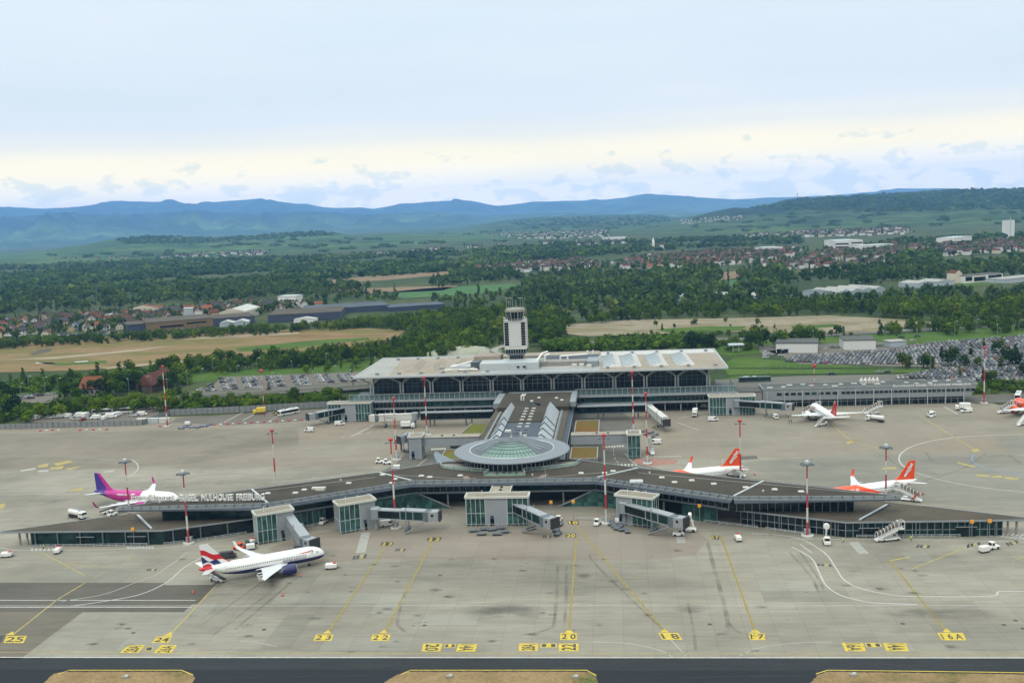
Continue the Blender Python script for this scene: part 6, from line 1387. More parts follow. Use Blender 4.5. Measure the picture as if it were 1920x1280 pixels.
def veh(kind, name, label, cat, at, head, c=None, group=None, z=0.06):
    """at: pixel of the ground under it, head: degrees"""
    p = P(*at) if len(at) == 2 else Vector(at); k = (kind, c.name if c else None)
    if k in VT: t = dup(VT[k], (p.x, p.y, z), R_(head), label, group); t.name = name; t['category'] = cat; 
    else:
        t = thing(name, label, cat, (p.x, p.y, z), R_(head), group); mkveh(kind, t, c); VT[k] = t
    if group is None and 'group' in t.keys(): del t['group']
    return t
veh('gpu', "ground_power_unit", "white boxy power cart just ahead of the navy bellied airliner's nose", "ground cart", (621, 1066), 10)
veh('gpu', "ground_power_unit", "white power cart with red hatch alone on the left front apron", "ground cart", (109, 1036), 100)
veh('gpu', "ground_power_unit", "white power cart with red hatch cut by the left edge", "ground cart", (13, 1044), 10)
veh('gpu', "ground_power_unit", "white power cart with red hatch beside the 17 stand mark", "ground cart", (1384, 1013), 95)
veh('cart', "baggage_cart", "white covered cart hitched behind the small white tractor on the right apron", "baggage cart", (1845, 1035), 25)
veh('tug', "tow_tractor", "small white tractor pulling a covered cart on the right apron", "tow tractor", (1862, 1029), 25)
veh('belt', "belt_loader", "white belt loader under the tail of the navy bellied airliner", "belt loader", (408, 1089), 150)
veh('tanker', "fuel_truck", "white fuel tanker parked left of the pink and violet airliner", "fuel truck", (146, 971), -28)
veh('belt', "belt_loader", "dark belt loader beneath the pink airliner's wing", "belt loader", (206, 962), 30)
veh('tug', "tow_tractor", "white tractor beneath the pink airliner's wing by the loader", "tow tractor", (211, 967), 60)
veh('tug', "tow_tractor", "small white tractor with red trim at the dark opening left of stand mark 23", "tow tractor", (606, 982), 80)
veh('tug', "tow_tractor", "white tractor parked left of the red and white mast right of the dome", "tow tractor", (1120, 984), 75)
veh('tug', "tow_tractor", "white tractor right of the bridge below the dome, with dollies", "tow tractor", (1048, 978), 80)
veh('lift', "de_icing_truck", "white lift truck with raised boom by the bridge in the hatched bay", "lift truck", (1292, 996), 170)
veh('tug', "pushback_tractor", "long low white tractor on the hatched bay beside the raised boom truck", "tow tractor", (1272, 1004), 175)
veh('lift', "de_icing_truck", "white lift truck parked facing the camera by the crowned mast on the right", "lift truck", (1550, 1019), -95)
veh('stairs', "passenger_stairs", "covered boarding stairs with white hoops parked alone by the right glass front", "boarding stairs", (1672, 1013), 14)
veh('stairs', "passenger_stairs", "covered boarding stairs behind the orange finned airliner by the right roof tip", "boarding stairs", (1698, 938), 150)
veh('stairs', "passenger_stairs", "covered boarding stairs at the tail of the half hidden orange finned airliner", "boarding stairs", (1373, 892), 150)
veh('stairs', "passenger_stairs", "covered boarding stairs at the front left door of the red finned airliner", "boarding stairs", (1524, 776), 10)
veh('stairs', "passenger_stairs", "covered boarding stairs standing empty right of the red finned airliner", "boarding stairs", (1640, 776), 15)
veh('stairs', "passenger_stairs", "covered boarding stairs beside the orange airliner at the right edge", "boarding stairs", (1890, 774), 15)
veh('openstairs', "open_stairs", "white open boarding stairs under the red finned airliner's tail", "boarding stairs", (1540, 798), 35)
veh('openstairs', "open_stairs", "white open boarding stairs at the right edge of the rear apron", "boarding stairs", (1918, 796), 40)
veh('tanker', "fuel_truck", "white fuel tanker right of the red finned airliner", "fuel truck", (1640, 790), 140)
veh('stairs', "passenger_stairs", "covered boarding stairs parked behind the narrow glass tower by the red bay", "boarding stairs", (1219, 848), 100)
veh('bus', "apron_bus", "white apron bus parked by the fence left of the hall", "bus", (541, 777), -130)
veh('bus', "apron_bus", "white bus on the road at the right edge beyond the grey building", "bus", (1909, 747), -115)
veh('truck', "service_truck", "yellow service truck beside the slim mast near the fence", "truck", (487, 776), 190, M_YELLOW)
veh('belt', "belt_loader", "yellow belt loader left of the parked white bus", "belt loader", (522, 777), 50, M_YELLOW)
veh('van', "van", "white van on the rear apron, left of the hall's end tower", "van", (580, 809), 170)
veh('van', "van", "white van nosed against the hall's left end tower", "van", (637, 797), 15)
veh('van', "van", "white van beside the long bridge right of the hall", "van", (1453, 784), 100)
veh('van', "van", "white van crossing the rear yard right of the truss walkway bridge", "van", (1337, 789), 10)
veh('truck', "service_truck", "white box truck parked in front of the hall's right ground floor", "truck", (1303, 780), -100)
veh('van', "van", "white car-sized van by the hall's right end tower", "van", (1322, 764), 10)
veh('truck', "service_truck", "white box truck under the white bridge left of the spine", "truck", (765, 803), 5)
veh('van', "van", "white van parked by the red finned tractor row on the right rear apron", "van", (1746, 779), 100)
veh('tug', "tow_tractor", "white tractor with red roof alone right of the red finned airliner", "tow tractor", (1744, 782), 95)
veh('truck', "service_truck", "white box truck parked before the right end of the grey building", "truck", (1805, 769), 170)
veh('van', "van", "white van in front of the box truck by the grey building", "van", (1812, 773), 185)
veh('tug', "tow_tractor", "white tractor in the group left of the plain grey tower", "tow tractor", (712, 868), 10)
veh('tug', "tow_tractor", "white tractor at the front of the group left of the plain grey tower", "tow tractor", (726, 870), 5)
veh('van', "van", "white van behind the red bay by the covered stairs", "van", (1229, 832), 170)
veh('van', "van", "white van parked under the glass sided bridge at stand mark 23", "van", (727, 986), 15)
veh('cart', "baggage_cart", "white covered cart beside the van under the glass bridge", "baggage cart", (744, 880), 10)
for i, (x, y, h) in enumerate(((891, 1000), (906, 1003), (920, 999), (935, 1001), (948, 998), (897, 994), (925, 994)) and ((888, 997, 10), (903, 1003, 5), (922, 995, 15), (932, 1003, 0), (946, 999, 8), (908, 994, 12), (938, 992, 5))):
    veh('dolly', "baggage_dolly", "empty grey dolly parked in the kerbed bay below the wide tower", "baggage dolly", (x, y), h, None, "empty dollies below the wide tower")
for x, y, h in ((1043, 996, 75), (1050, 985, 80), (1046, 1003, 70)):
    veh('dolly', "baggage_dolly", "empty grey dolly in the short train right of the bridge below the dome", "baggage dolly", (x, y), h, None, "dolly train right of the bridge")
for x, y, h in ((1203, 810, 20), (1212, 815, 60), (1220, 812, 40), (1228, 816, 20), (1224, 820, 80)):
    veh('dolly', "baggage_dolly", "dark dolly in the cluster right of the narrow glass tower", "baggage dolly", (x, y), h, None, "dollies clustered by the narrow glass tower")
for x, y, h in ((348, 801, 10), (360, 802, 30), (372, 802, 80), (384, 800, 15), (392, 797, 50), (340, 804, 0)):
    veh('dolly', "baggage_dolly", "blue dolly in the cluster beside the far left mast", "baggage dolly", (x, y), h, plain("blue_deck", (.08, .13, .28), .6), "blue dollies beside the far left mast")
veh('cart', "baggage_cart", "white covered cart standing among the blue dollies", "baggage cart", (352, 797), 10)
veh('cart', "baggage_cart", "white covered cart behind the navy bellied airliner's far wing", "baggage cart", (470, 1030), 20)
veh('tug', "tow_tractor", "orange and white tractor by the far wingtip of the navy bellied airliner", "tow tractor", (448, 1030), 160, M_ORANGE)
veh('van', "van", "dark van beyond the navy bellied airliner's rear fuselage", "van", (428, 1046), 20, plain("dark_van_paint", (.04, .045, .05), .3))
for x, y, h in ((1146, 984, 80), (1152, 988, 80), (1158, 992, 60), (1164, 986, 90), (1168, 995, 20), (1176, 998, 100), (1150, 979, 10)):
    veh('dolly', "baggage_dolly", "empty grey dolly in the jumble left of the tower with the hatched bay", "baggage dolly", (x, y), h, None, "dollies left of the tower with the hatched bay")
veh('cart', "baggage_cart", "white covered cart in the jumble of dollies left of the hatched bay tower", "baggage cart", (1160, 980), 70)
veh('gpu', "ground_power_unit", "white power cart beside the glass corner of the tower behind the navy airliner", "ground cart", (472, 1021), 70)
veh('tug', "tow_tractor", "dark small tractor at the left foot of the tower behind the navy airliner", "tow tractor", (468, 1026), 30, plain("dark_van_paint", (.04, .045, .05), .3))
def cone(at, label, grp=None):
    p = P(*at); t = thing("traffic_cone", label, "traffic cone", (p.x, p.y, .055), 0, grp)
    m = MB(); m.box((0, 0, .06), (.7, .7, .12)); m.build("base", M_BLACK, t, world=False)
    m = MB(); m.lathe([(.28, .12), (.06, 1.0), (0, 1.0)], (0, 0, 0), 12); m.build("cone_body", plain("cone_orange", (.75, .1, .05), .5), t, world=False)
cone((362, 1112), "orange cone on the dark asphalt behind the navy bellied airliner"); cone((530, 1117), "orange cone on the concrete below the navy bellied airliner's wing"); cone((563, 1080), "orange cone by the navy engine")
cone((1730, 927), "orange cone on the pale slab right of the orange fin"); cone((1415, 890), "orange cone right of the half hidden orange fin")
# red and white kerb barriers across the left rear apron
k = 0
for (x0, y0, x1, y1, n) in ((300, 800, 300, 800, 1), (402, 797, 600, 786, 18), (76, 808, 110, 807, 4), (150, 807, 200, 806, 5)):
    for i in range(n):
        f = i/max(1, n-1); p = P(x0+(x1-x0)*f, y0+(y1-y0)*f); m = MB(); m.cbox((0, 0, .35), (1.5, .5, .7), .2); o = m.build("road_barrier", M_RED if i % 2 == 0 else M_WHITE_D); o.location = (p.x, p.y, .06); o.rotation_euler.z = .1
        tag(o, ("red" if i % 2 == 0 else "white")+" barrier block in the low row across the left rear apron", "barrier", "barrier blocks across the left rear apron")

for x, y, lb in ((843, 1269, "small grey concrete box on the middle grass island, left of centre"), (1079, 1270, "small grey concrete box on the middle grass island, near its right end"), (236, 1270, "small grey concrete box on the left grass island"), (1600, 1266, "small grey concrete box on the right grass island")):
    p = P(x, y); t = thing("cable_box", lb, "cable box", (p.x, p.y, .07)); m = MB(); m.cbox((0, 0, .2), (1.6, 1.0, .4), .08); m.build("plinth", M_CONC, t, world=False); m = MB(); m.cbox((.2, 0, .52), (.7, .5, .25), .05); m.build("lid", M_WHITE_D, t, world=False)
# ------------------------------------------------------------------ fences, rails, posts
def fence(px, h, label, post=3.0, mat=None):
    pts = [P(*p) for p in px]; t = thing("panel_fence", label, "fence", tuple(pts[0])); m = MB(); q = MB()
    for a, b in zip(pts, pts[1:]):
        m.wall(a, b, .1, h, .12); n = max(1, int((b-a).length/post))
        for k in range(n+1): c = a.lerp(b, k/n); q.beam((c.x, c.y-.12, 0), (c.x, c.y-.12, h+.12), .22)
    m.build("panel", mat or M_FENCE, t); q.build("post", M_PANEL_D, t)
M_FENCE = plain("grey_fence_panel", (.20, .21, .215), .6, var=.12)
fence([(-40, 806), (100, 802), (268, 797)], 3.0, "long grey panel fence along the left rear apron, before the van yard"); fence([(268, 797), (284, 791), (318, 779)], 3.0, "short grey panel fence running back beside the red and white mast")
fence([(318, 779), (450, 773), (640, 762)], 3.6, "tall grey panel fence behind the parked bus, left of the hall")
def rail(px, label):
    pts = [P(*p) for p in px]; t = thing("guard_rail", label, "guard rail", tuple(pts[0])); m = MB(); q = MB()
    for a, b in zip(pts, pts[1:]):
        for z in (.95, .5): m.beam((a.x, a.y, z), (b.x, b.y, z), .12)
        n = max(1, int((b-a).length/2.6))
        for k in range(n+1): c = a.lerp(b, k/n); q.beam((c.x, c.y, .05), (c.x, c.y, 1.1), .14)
    m.build("rail", M_STEEL_L, t); q.build("rail_post", M_STEEL_L, t)
rail([(62, 1026), (276, 1023)], "white guard rail along the glass front under the left roof tip"); rail([(308, 1022), (345, 1018)], "short white guard rail left of the crowned mast"); rail([(358, 1017), (462, 1001)], "white guard rail along the angled glass front of the left wing")
rail([(1320, 979), (1378, 986), (1420, 991)], "white guard rail under the angled right wing, near the hatched bay"); rail([(1436, 993), (1508, 1003)], "white guard rail left of the crowned mast on the right"); rail([(1606, 1008), (1800, 1007)], "long white guard rail along the glass front under the right roof tip")
rail([(1080, 974), (1130, 976)], "short white guard rail behind the mast right of the dome"); rail([(556, 993), (600, 984)], "short white guard rail by the small tractor on the left wing")
for x, y, h, lb in ((252, 1023, 6.2, "left of the crowned mast on the left"), (1076, 975, 7.0, "right of the wide tower below the dome"), (1034, 968, 5.5, "in the dark opening below the dome"), (1312, 985, 7.2, "behind the hatched bay on the right"), (1822, 1008, 5.6, "right of the covered stairs, nearer the glass"), (1855, 1007, 5.6, "under the right roof tip")):
    p = P(x, y); t = thing("gate_sign", "yellow square sign on a thin post "+lb, "sign", (p.x, p.y, .05)); m = MB(); m.tube((0, 0, 0), (0, 0, h), .09, n=8); m.build("post", M_STEEL, t, world=False)
    m = MB(); m.cbox((0, -.15, h-.4), (1.1, .25, 1.1), .05); m.build("sign_board", plain("sign_amber", (.75, .33, .02), .5), t, world=False)
t = thing("cabin_container", "row of pale site cabins at the end of the left panel fence", "site cabin", tuple(P(258, 798))); p = P(258, 795)
for i in range(3):
    m = MB(); m.cbox((p.x+2+i*6.4, p.y+2, 1.5), (6, 2.6, 2.8), .1); m.build("cabin", M_WHITE_D if i != 1 else M_STEEL_L, t)
# people: one skinned figure, copied
def figure(nmx, top):
    me = bpy.data.meshes.new(nmx); V = [(0, 0, .95), (0, 0, 1.2), (0, 0, 1.42), (0, 0, 1.52), (0, 0, 1.66), (.02, 0, 1.76), (-.0, .1, .9), (.05, .11, .5), (0, .12, .08), (.14, .13, .04), (0, -.1, .9), (-.06, -.11, .5), (-.12, -.12, .08), (.02, -.13, .04), (0, .2, 1.4), (-.04, .26, 1.12), (.08, .26, .88), (0, -.2, 1.4), (.06, -.26, 1.12), (.16, -.24, .9)]
    E = [(0, 1), (1, 2), (2, 3), (3, 4), (4, 5), (0, 6), (6, 7), (7, 8), (8, 9), (0, 10), (10, 11), (11, 12), (12, 13), (2, 14), (14, 15), (15, 16), (2, 17), (17, 18), (18, 19)]
    me.from_pydata(V, E, []); o = bpy.data.objects.new(nmx, me); COL.objects.link(o); md = o.modifiers.new("skin", 'SKIN'); rad = [.15, .15, .17, .07, .11, .09, .11, .075, .055, .05, .11, .075, .055, .05, .075, .055, .045, .075, .055, .045]
    for v, r in zip(me.skin_vertices[0].data, rad): v.radius = (r, r*.85)
    me.skin_vertices[0].data[0].use_root = True; o.modifiers.new("sub", 'SUBSURF').levels = 1
    bpy.context.view_layer.update(); r = bpy.data.meshes.new_from_object(o.evaluated_get(bpy.context.evaluated_depsgraph_get())); bpy.data.objects.remove(o)
    r.materials.clear()
    for m in (M_CLOTH, top, M_SKIN): r.materials.append(m)
    for p_ in r.polygons:
        z = p_.center.z; yy = abs(p_.center.y); p_.material_index = 2 if z > 1.5 or (z < .93 and yy > .2) else (1 if z > .95 else 0)
    r.polygons.foreach_set('use_smooth', [True]*len(r.polygons)); return r
FH, FD = figure("person_hivis", M_HIVIS), figure("person_dark", M_CLOTH); hair = MB(); hair.lathe([(.125, 1.66), (.12, 1.74), (.07, 1.81), (0, 1.82)], (-.01, 0, 0), 10); HM = hair.mesh("hair", M_BARK)
def person(at, me, label, rz, grp=None):
    p = P(*at); o = bpy.data.objects.new("person", me); COL.objects.link(o); o.location = (p.x, p.y, .055); o.rotation_euler.z = R_(rz); tag(o, label, "person", grp); h = bpy.data.objects.new("hair", HM); COL.objects.link(h); h.parent = o
person((82, 1029), FH, "person in a hi-vis yellow top standing under the left roof tip", 30); person((1708, 1014), FH, "person in a hi-vis yellow top right of the covered stairs", 80); person((1581, 1017), FH, "person in a hi-vis yellow top right of the lift truck", 200)
for i, (x, y) in enumerate(((1474, 782), (1478, 785), (1480, 793), (1484, 793), (1490, 782), (1495, 781), (1500, 780), (1503, 782))):
    person((x, y), FD, "person in dark clothes walking in the group left of the red finned airliner", 40*i, "passengers walking left of the red finned airliner")
# ------------------------------------------------------------------ trees
def crown_pts(rng, kind, n, q):
    """quads of a leafy crown one unit tall, seated on z=0"""
    vs = []; fs = []
    if kind == 'round': lumps = [(rng.uniform(-.2, .2), rng.uniform(-.2, .2), rng.uniform(.45, .8), rng.uniform(.16, .26)) for _ in range(7)]+[(0, 0, .55, .28), (rng.uniform(-.25, .25), rng.uniform(-.25, .25), .35, .2)]
    elif kind == 'tall': lumps = [(rng.uniform(-.07, .07), rng.uniform(-.07, .07), .18+.095*k, .13-.008*k) for k in range(9)]
    elif kind == 'cone': lumps = [(0, 0, .12+.1*k, .22*(1-k/9.5)) for k in range(9)]
    else: lumps = [(rng.uniform(-.45, .45), rng.uniform(-.45, .45), rng.uniform(.3, .62), rng.uniform(.22, .36)) for _ in range(7)]
    tot = sum(l[3]**2 for l in lumps)
    for lx, ly, lz, lr in lumps:
        k = max(3, int(n*lr*lr/tot))
        for _ in range(k):
            a = rng.uniform(0, 2*math.pi); c = rng.uniform(-.75, 1); s = math.sqrt(1-c*c); rr = lr*rng.uniform(.72, 1.1)
            d = Vector((s*math.cos(a), s*math.sin(a), c)); o = Vector((lx, ly, lz))+d*rr
            nrm = (d+Vector((rng.uniform(-.7, .7), rng.uniform(-.7, .7), rng.uniform(-.3, .8)))).normalized(); u = nrm.orthogonal().normalized(); v = nrm.cross(u); t = rng.uniform(0, 6.28); u, v = u*math.cos(t)+v*math.sin(t), v*math.cos(t)-u*math.sin(t)
            sz = q*rng.uniform(.6, 1.3); b = len(vs); bend = nrm*sz*.3
            vs += [o-u*sz-v*sz*.6, o+u*sz*.3-v*sz+bend*.5, o+u*sz+v*sz*.7, o-u*sz*.4+v*sz+bend]; fs.append((b, b+1, b+2, b+3))
    return vs, fs
rng = random.Random(3)
def trunk_mb(rng, h, r):
    m = MB(); m.tube((0, 0, 0), (rng.uniform(-.2, .2), rng.uniform(-.2, .2), h*.55), r, r*.55, 7)
    for _ in range(4):
        a = rng.uniform(0, 6.28); z = h*rng.uniform(.28, .5); m.tube((0, 0, z), (h*.16*math.cos(a), h*.16*math.sin(a), z+h*.22), r*.45, r*.15, 5)
    return m
TREE = {}
for kind, n, q, num in (('round', 330, .052, 5), ('tall', 260, .040, 3), ('cone', 260, .040, 2), ('bush', 240, .075, 4)):
    TREE[kind] = []
    for i in range(num):
        vs, fs = crown_pts(rng, kind, n, q); H = 12.0; me = {}
        for nm_, mat in (("g", M_LEAF), ("b", M_LEAF_B), ("d", M_LEAF_D)):
            c = MB(); c.add([v*H for v in vs], fs); me[nm_] = c.mesh("crown_"+kind+nm_, mat)
        TREE[kind].append((me, trunk_mb(rng, H, .28).mesh("trunk_"+kind, M_BARK)))
def tree(x, y, h, kind, tint, name, label, group, wd=1.0, z=0.0):
    me, tr = rng.choice(TREE[kind]); o = bpy.data.objects.new(name, None); COL.objects.link(o); o.location = (x, y, z); s = h/12.0; o.scale = (s*wd, s*wd, s); o.rotation_euler.z = rng.uniform(0, 6.28); tag(o, label, "bush" if kind == 'bush' else "tree", group)
    a = bpy.data.objects.new("trunk", tr); COL.objects.link(a); a.parent = o; b = bpy.data.objects.new("crown", me[tint]); COL.objects.link(b); b.parent = o
# combined woodland meshes
def wood_template(n, q, kind='round'):
    out = []
    for i in range(5):
        vs, fs = crown_pts(rng, kind, n, q); out.append((np.array([tuple(v) for v in vs]), np.array(fs)))
    return out
def woodland(name, spots, tmpl, mat):
    """spots: x, y, height, width factor"""
    V = []; Fc = []; o = 0; TI = []
    for sp in spots:
        x, y, h, wd = sp[:4]; z0 = sp[4] if len(sp) > 4 else 0
        v, f = tmpl[rng.randrange(len(tmpl))]; a = rng.uniform(0, 6.28); ca, sa = math.cos(a), math.sin(a); w_ = h*wd
        p = np.empty_like(v); p[:, 0] = (v[:, 0]*ca-v[:, 1]*sa)*w_+x; p[:, 1] = (v[:, 0]*sa+v[:, 1]*ca)*w_+y; p[:, 2] = (v[:, 2]-.08)*h*1.05+z0
        V.append(p); Fc.append(f+o); o += len(v); TI.append(np.full(len(v), min(1, max(0, rng.gauss(.52, .19)))))
    V = np.concatenate(V); Fc = np.concatenate(Fc); me = bpy.data.meshes.new(name)
    me.vertices.add(len(V)); me.vertices.foreach_set('co', V.astype(np.float32).ravel()); me.loops.add(Fc.size); me.loops.foreach_set('vertex_index', Fc.astype(np.int32).ravel())
    me.polygons.add(len(Fc)); me.polygons.foreach_set('loop_start', np.arange(0, Fc.size, 4, dtype=np.int32)); me.polygons.foreach_set('loop_total', np.full(len(Fc), 4, dtype=np.int32)); me.update(calc_edges=True); me.materials.append(mat); ta = me.attributes.new('tint', 'FLOAT', 'POINT'); ta.data.foreach_set('value', np.concatenate(TI).astype(np.float32))
    ob = bpy.data.objects.new(name, me); COL.objects.link(ob); ob['kind'] = 'stuff'; ob['label'] = name.replace('_', ' '); return ob
M_LEAF_U = m_leaf('undergrowth_leaf', (.03, .075, .008), (.11, .18, .016), .05, False)
T_MID = wood_template(140, .075)+wood_template(110, .06, 'tall')[:2]; T_FAR = wood_template(56, .125)+wood_template(46, .10, 'tall')[:2]; T_VF = wood_template(22, .22, 'bush'); T_BUSH = wood_template(90, .11, 'bush')

# nearest trees, each on its own
def zone(px, n, hr, kinds, tints, label, group, mind=2.0, wd=(.85, 1.15), name="tree"):
    for x, y in scatter(wpoly(px), n, mind, rng): k = rng.choice(kinds); tree(x, y, rng.uniform(*hr)*(.6 if k == 'bush' else 1), k, rng.choice(tints), "shrub" if k == 'bush' else name, label, group, rng.uniform(*wd))
zone([(20, 792), (60, 776), (180, 768), (330, 764), (330, 768), (300, 774), (200, 778), (90, 786), (40, 795)], 40, (8, 12), ['round', 'round', 'round', 'bush'], ['b', 'g', 'b'], "bright leafy tree behind the left van yard", "trees behind the left van yard", 5)
zone([(330, 768), (450, 764), (640, 755), (640, 748), (450, 757), (330, 762)], 40, (6, 10), ['round', 'bush', 'bush'], ['b', 'b', 'g'], "bright green bush between the tall fence and the flyover road", "bushes behind the tall fence", 4)
zone([(0, 790), (40, 784), (24, 745), (-20, 750)], 8, (10, 14), ['round'], ['d', 'g'], "dark tree at the left edge behind the fence", "dark trees at the left edge", 4)
zone([(110, 752), (250, 742), (345, 736), (345, 722), (230, 726), (190, 735), (110, 742)], 30, (8, 13), ['round', 'round', 'tall'], ['d', 'd', 'g'], "dark tree around the orange roofed farmhouse", "trees around the farmhouse", 5)
zone([(0, 735), (150, 728), (280, 716), (280, 700), (150, 708), (0, 718)], 26, (7, 13), ['round', 'tall', 'bush'], ['g', 'd', 'g'], "tree in the hedge below the brown earthwork field at left", "trees below the earthwork field", 5)
zone([(280, 712), (420, 700), (560, 690), (700, 678), (730, 664), (700, 664), (560, 672), (420, 682), (280, 698)], 75, (8, 14), ['round', 'round', 'tall', 'bush'], ['g', 'd', 'g', 'b'], "tree in the thick belt behind the left car park", "trees behind the left car park", 5)
zone([(560, 705), (660, 698), (720, 690), (715, 684), (640, 690), (560, 698)], 10, (6, 9), ['round', 'tall'], ['b'], "pale green young tree at the back edge of the left car park", "young trees by the left car park", 6)
zone([(1405, 658), (1440, 655), (1560, 650), (1540, 640), (1400, 645)], 14, (11, 15), ['round', 'round'], ['g', 'd'], "tall tree behind the two white sheds", "trees behind the white sheds", 5)
zone([(1300, 664), (1335, 662), (1335, 650), (1295, 652)], 5, (12, 16), ['round'], ['d'], "big dark tree just behind the hall's right roof corner", "dark trees behind the hall roof corner", 4)
zone([(1040, 664), (1180, 660), (1300, 655), (1300, 645), (1180, 647), (1040, 652)], 26, (4, 8), ['bush', 'round'], ['b', 'g'], "bright shrub on the bank behind the hall roof", "shrubs behind the hall roof", 4)
for x, y, h in ((1692, 690, 10), (1700, 692, 8), (1740, 690, 10), (1748, 693, 9), (1732, 692, 9), (1778, 690, 12), (1808, 691, 9), (1832, 690, 8), (1892, 688, 13), (1903, 690, 12), (1875, 691, 9), (1845, 718, 9), (1852, 720, 7), (1862, 716, 7), (1705, 689, 9), (1765, 671, 8), (1790, 673, 9), (1820, 668, 9), (1868, 665, 10), (1905, 668, 9), (1880, 652, 9), (1845, 655, 8), (1800, 705, 7), (1920, 705, 8)):
    p = P(x, y); tree(p.x, p.y, h, rng.choice(['round', 'tall']), rng.choice(['d', 'g']), "tree", "dark tree standing among the parked cars on the right", "trees among the right car parks")
zone([(1830, 742), (1960, 734), (1960, 722), (1860, 724), (1790, 722)], 18, (4, 7), ['bush', 'round'], ['b', 'g'], "bush between the right car park and the service road", "bushes by the right service road", 4)
for x, y, k, h in ((505, 745, 'cone', 10), (337, 752, 'cone', 13), (225, 735, 'cone', 14), (128, 752, 'round', 14), (146, 757, 'round', 11), (905, 655, 'round', 9), (886, 662, 'round', 7), (928, 662, 'bush', 8), (1010, 650, 'round', 12), (1030, 640, 'round', 9)):
    p = P(x, y); tree(p.x, p.y, h, k, 'd' if k == 'cone' else 'g', "conifer" if k == 'cone' else "tree", "dark pointed conifer on the left near the flyover road" if k == 'cone' else "lone leafy tree near the roads behind the apron", "conifers near the flyover road" if k == 'cone' else "lone trees behind the apron")

# woods that read as one mass
def wood(px, dens, hr, wd=(.8, 1.15), mind=0, gap=None):
    pl = wpoly(px); A = abs(sum(pl[i][0]*pl[(i+1) % len(pl)][1]-pl[(i+1) % len(pl)][0]*pl[i][1] for i in range(len(pl)))/2); n = int(A*dens)
    return [(x, y, rng.uniform(*hr), rng.uniform(*wd)) for x, y in scatter(pl, n, mind, rng) if gap is None or math.sin(x*.0061+1.3*math.sin(y*.0043))+math.sin(y*.0107+x*.0023)+.7*math.sin(x*.021-y*.017) < gap]
under = []
for px, d, h in (([(0, 796), (60, 780), (190, 768), (330, 762), (330, 758), (120, 766), (0, 775)], .02, (4, 8)), ([(330, 770), (450, 764), (645, 754), (645, 746), (450, 755), (330, 761)], .03, (3, 7)), ([(0, 745), (150, 734), (350, 722), (350, 704), (150, 710), (0, 722)], .012, (4, 9)), ([(1100, 662), (1300, 656), (1400, 650), (1400, 642), (1300, 644), (1090, 650)], .012, (3, 6)), ([(1790, 742), (1960, 734), (1960, 720), (1850, 722)], .02, (3, 6)), ([(1320, 668), (1300, 650), (1400, 646), (1420, 655)], .01, (3, 7)), ([(1010, 662), (1160, 658), (1310, 652), (1310, 640), (1160, 644), (1020, 649)], .018, (5, 10)), ([(1060, 648), (1300, 640), (1420, 634), (1420, 630), (1060, 640)], .008, (4, 8)), ([(800, 662), (850, 655), (930, 648), (930, 642), (840, 646), (790, 654)], .015, (4, 8))):
    under += wood(px, d, h, (.9, 1.5))
woodland("undergrowth", under, wood_template(120, .10, 'bush'), M_LEAF_U)
nearw = []
for px, d, h in (([(280, 714), (420, 702), (560, 692), (730, 678), (770, 645), (640, 664), (560, 674), (420, 686), (280, 700)], .013, (6, 11)),
                 ([(690, 690), (720, 660), (770, 640), (830, 622), (960, 600), (1060, 595), (1060, 640), (1000, 650), (940, 652), (860, 668), (780, 680)], .010, (7, 14)),
                 ([(1060, 606), (1180, 594), (1300, 588), (1450, 582), (1600, 578), (1960, 570), (1960, 595), (1760, 602), (1560, 592), (1350, 597), (1170, 602), (1050, 615)], .009, (8, 15)),
                 ([(1660, 622), (1760, 612), (1960, 598), (1960, 622), (1800, 630), (1640, 636)], .008, (7, 13)), ([(-20, 647), (160, 638), (300, 630), (480, 621), (640, 612), (760, 605), (760, 611), (640, 619), (480, 630), (300, 639), (160, 647), (-20, 656)], .02, (6, 10)),
                 ([(620, 612), (700, 604), (860, 590), (900, 586), (900, 596), (780, 608), (640, 620)], .02, (6, 10)),
                 ([(700, 620), (760, 600), (830, 590), (960, 580), (960, 605), (830, 625)], .010, (7, 13)), ([(1100, 632), (1300, 626), (1400, 628), (1400, 634), (1150, 640)], .007, (3, 6)), ([(1180, 622), (1260, 606), (1420, 605), (1480, 620), (1330, 622)], .002, (3, 7)), ([(1420, 636), (1700, 622), (1700, 630), (1420, 644)], .005, (5, 11))):
    nearw += wood(px, d, h)
woodland("near_woodland", nearw, T_MID, M_WOOD_N)
midw = []
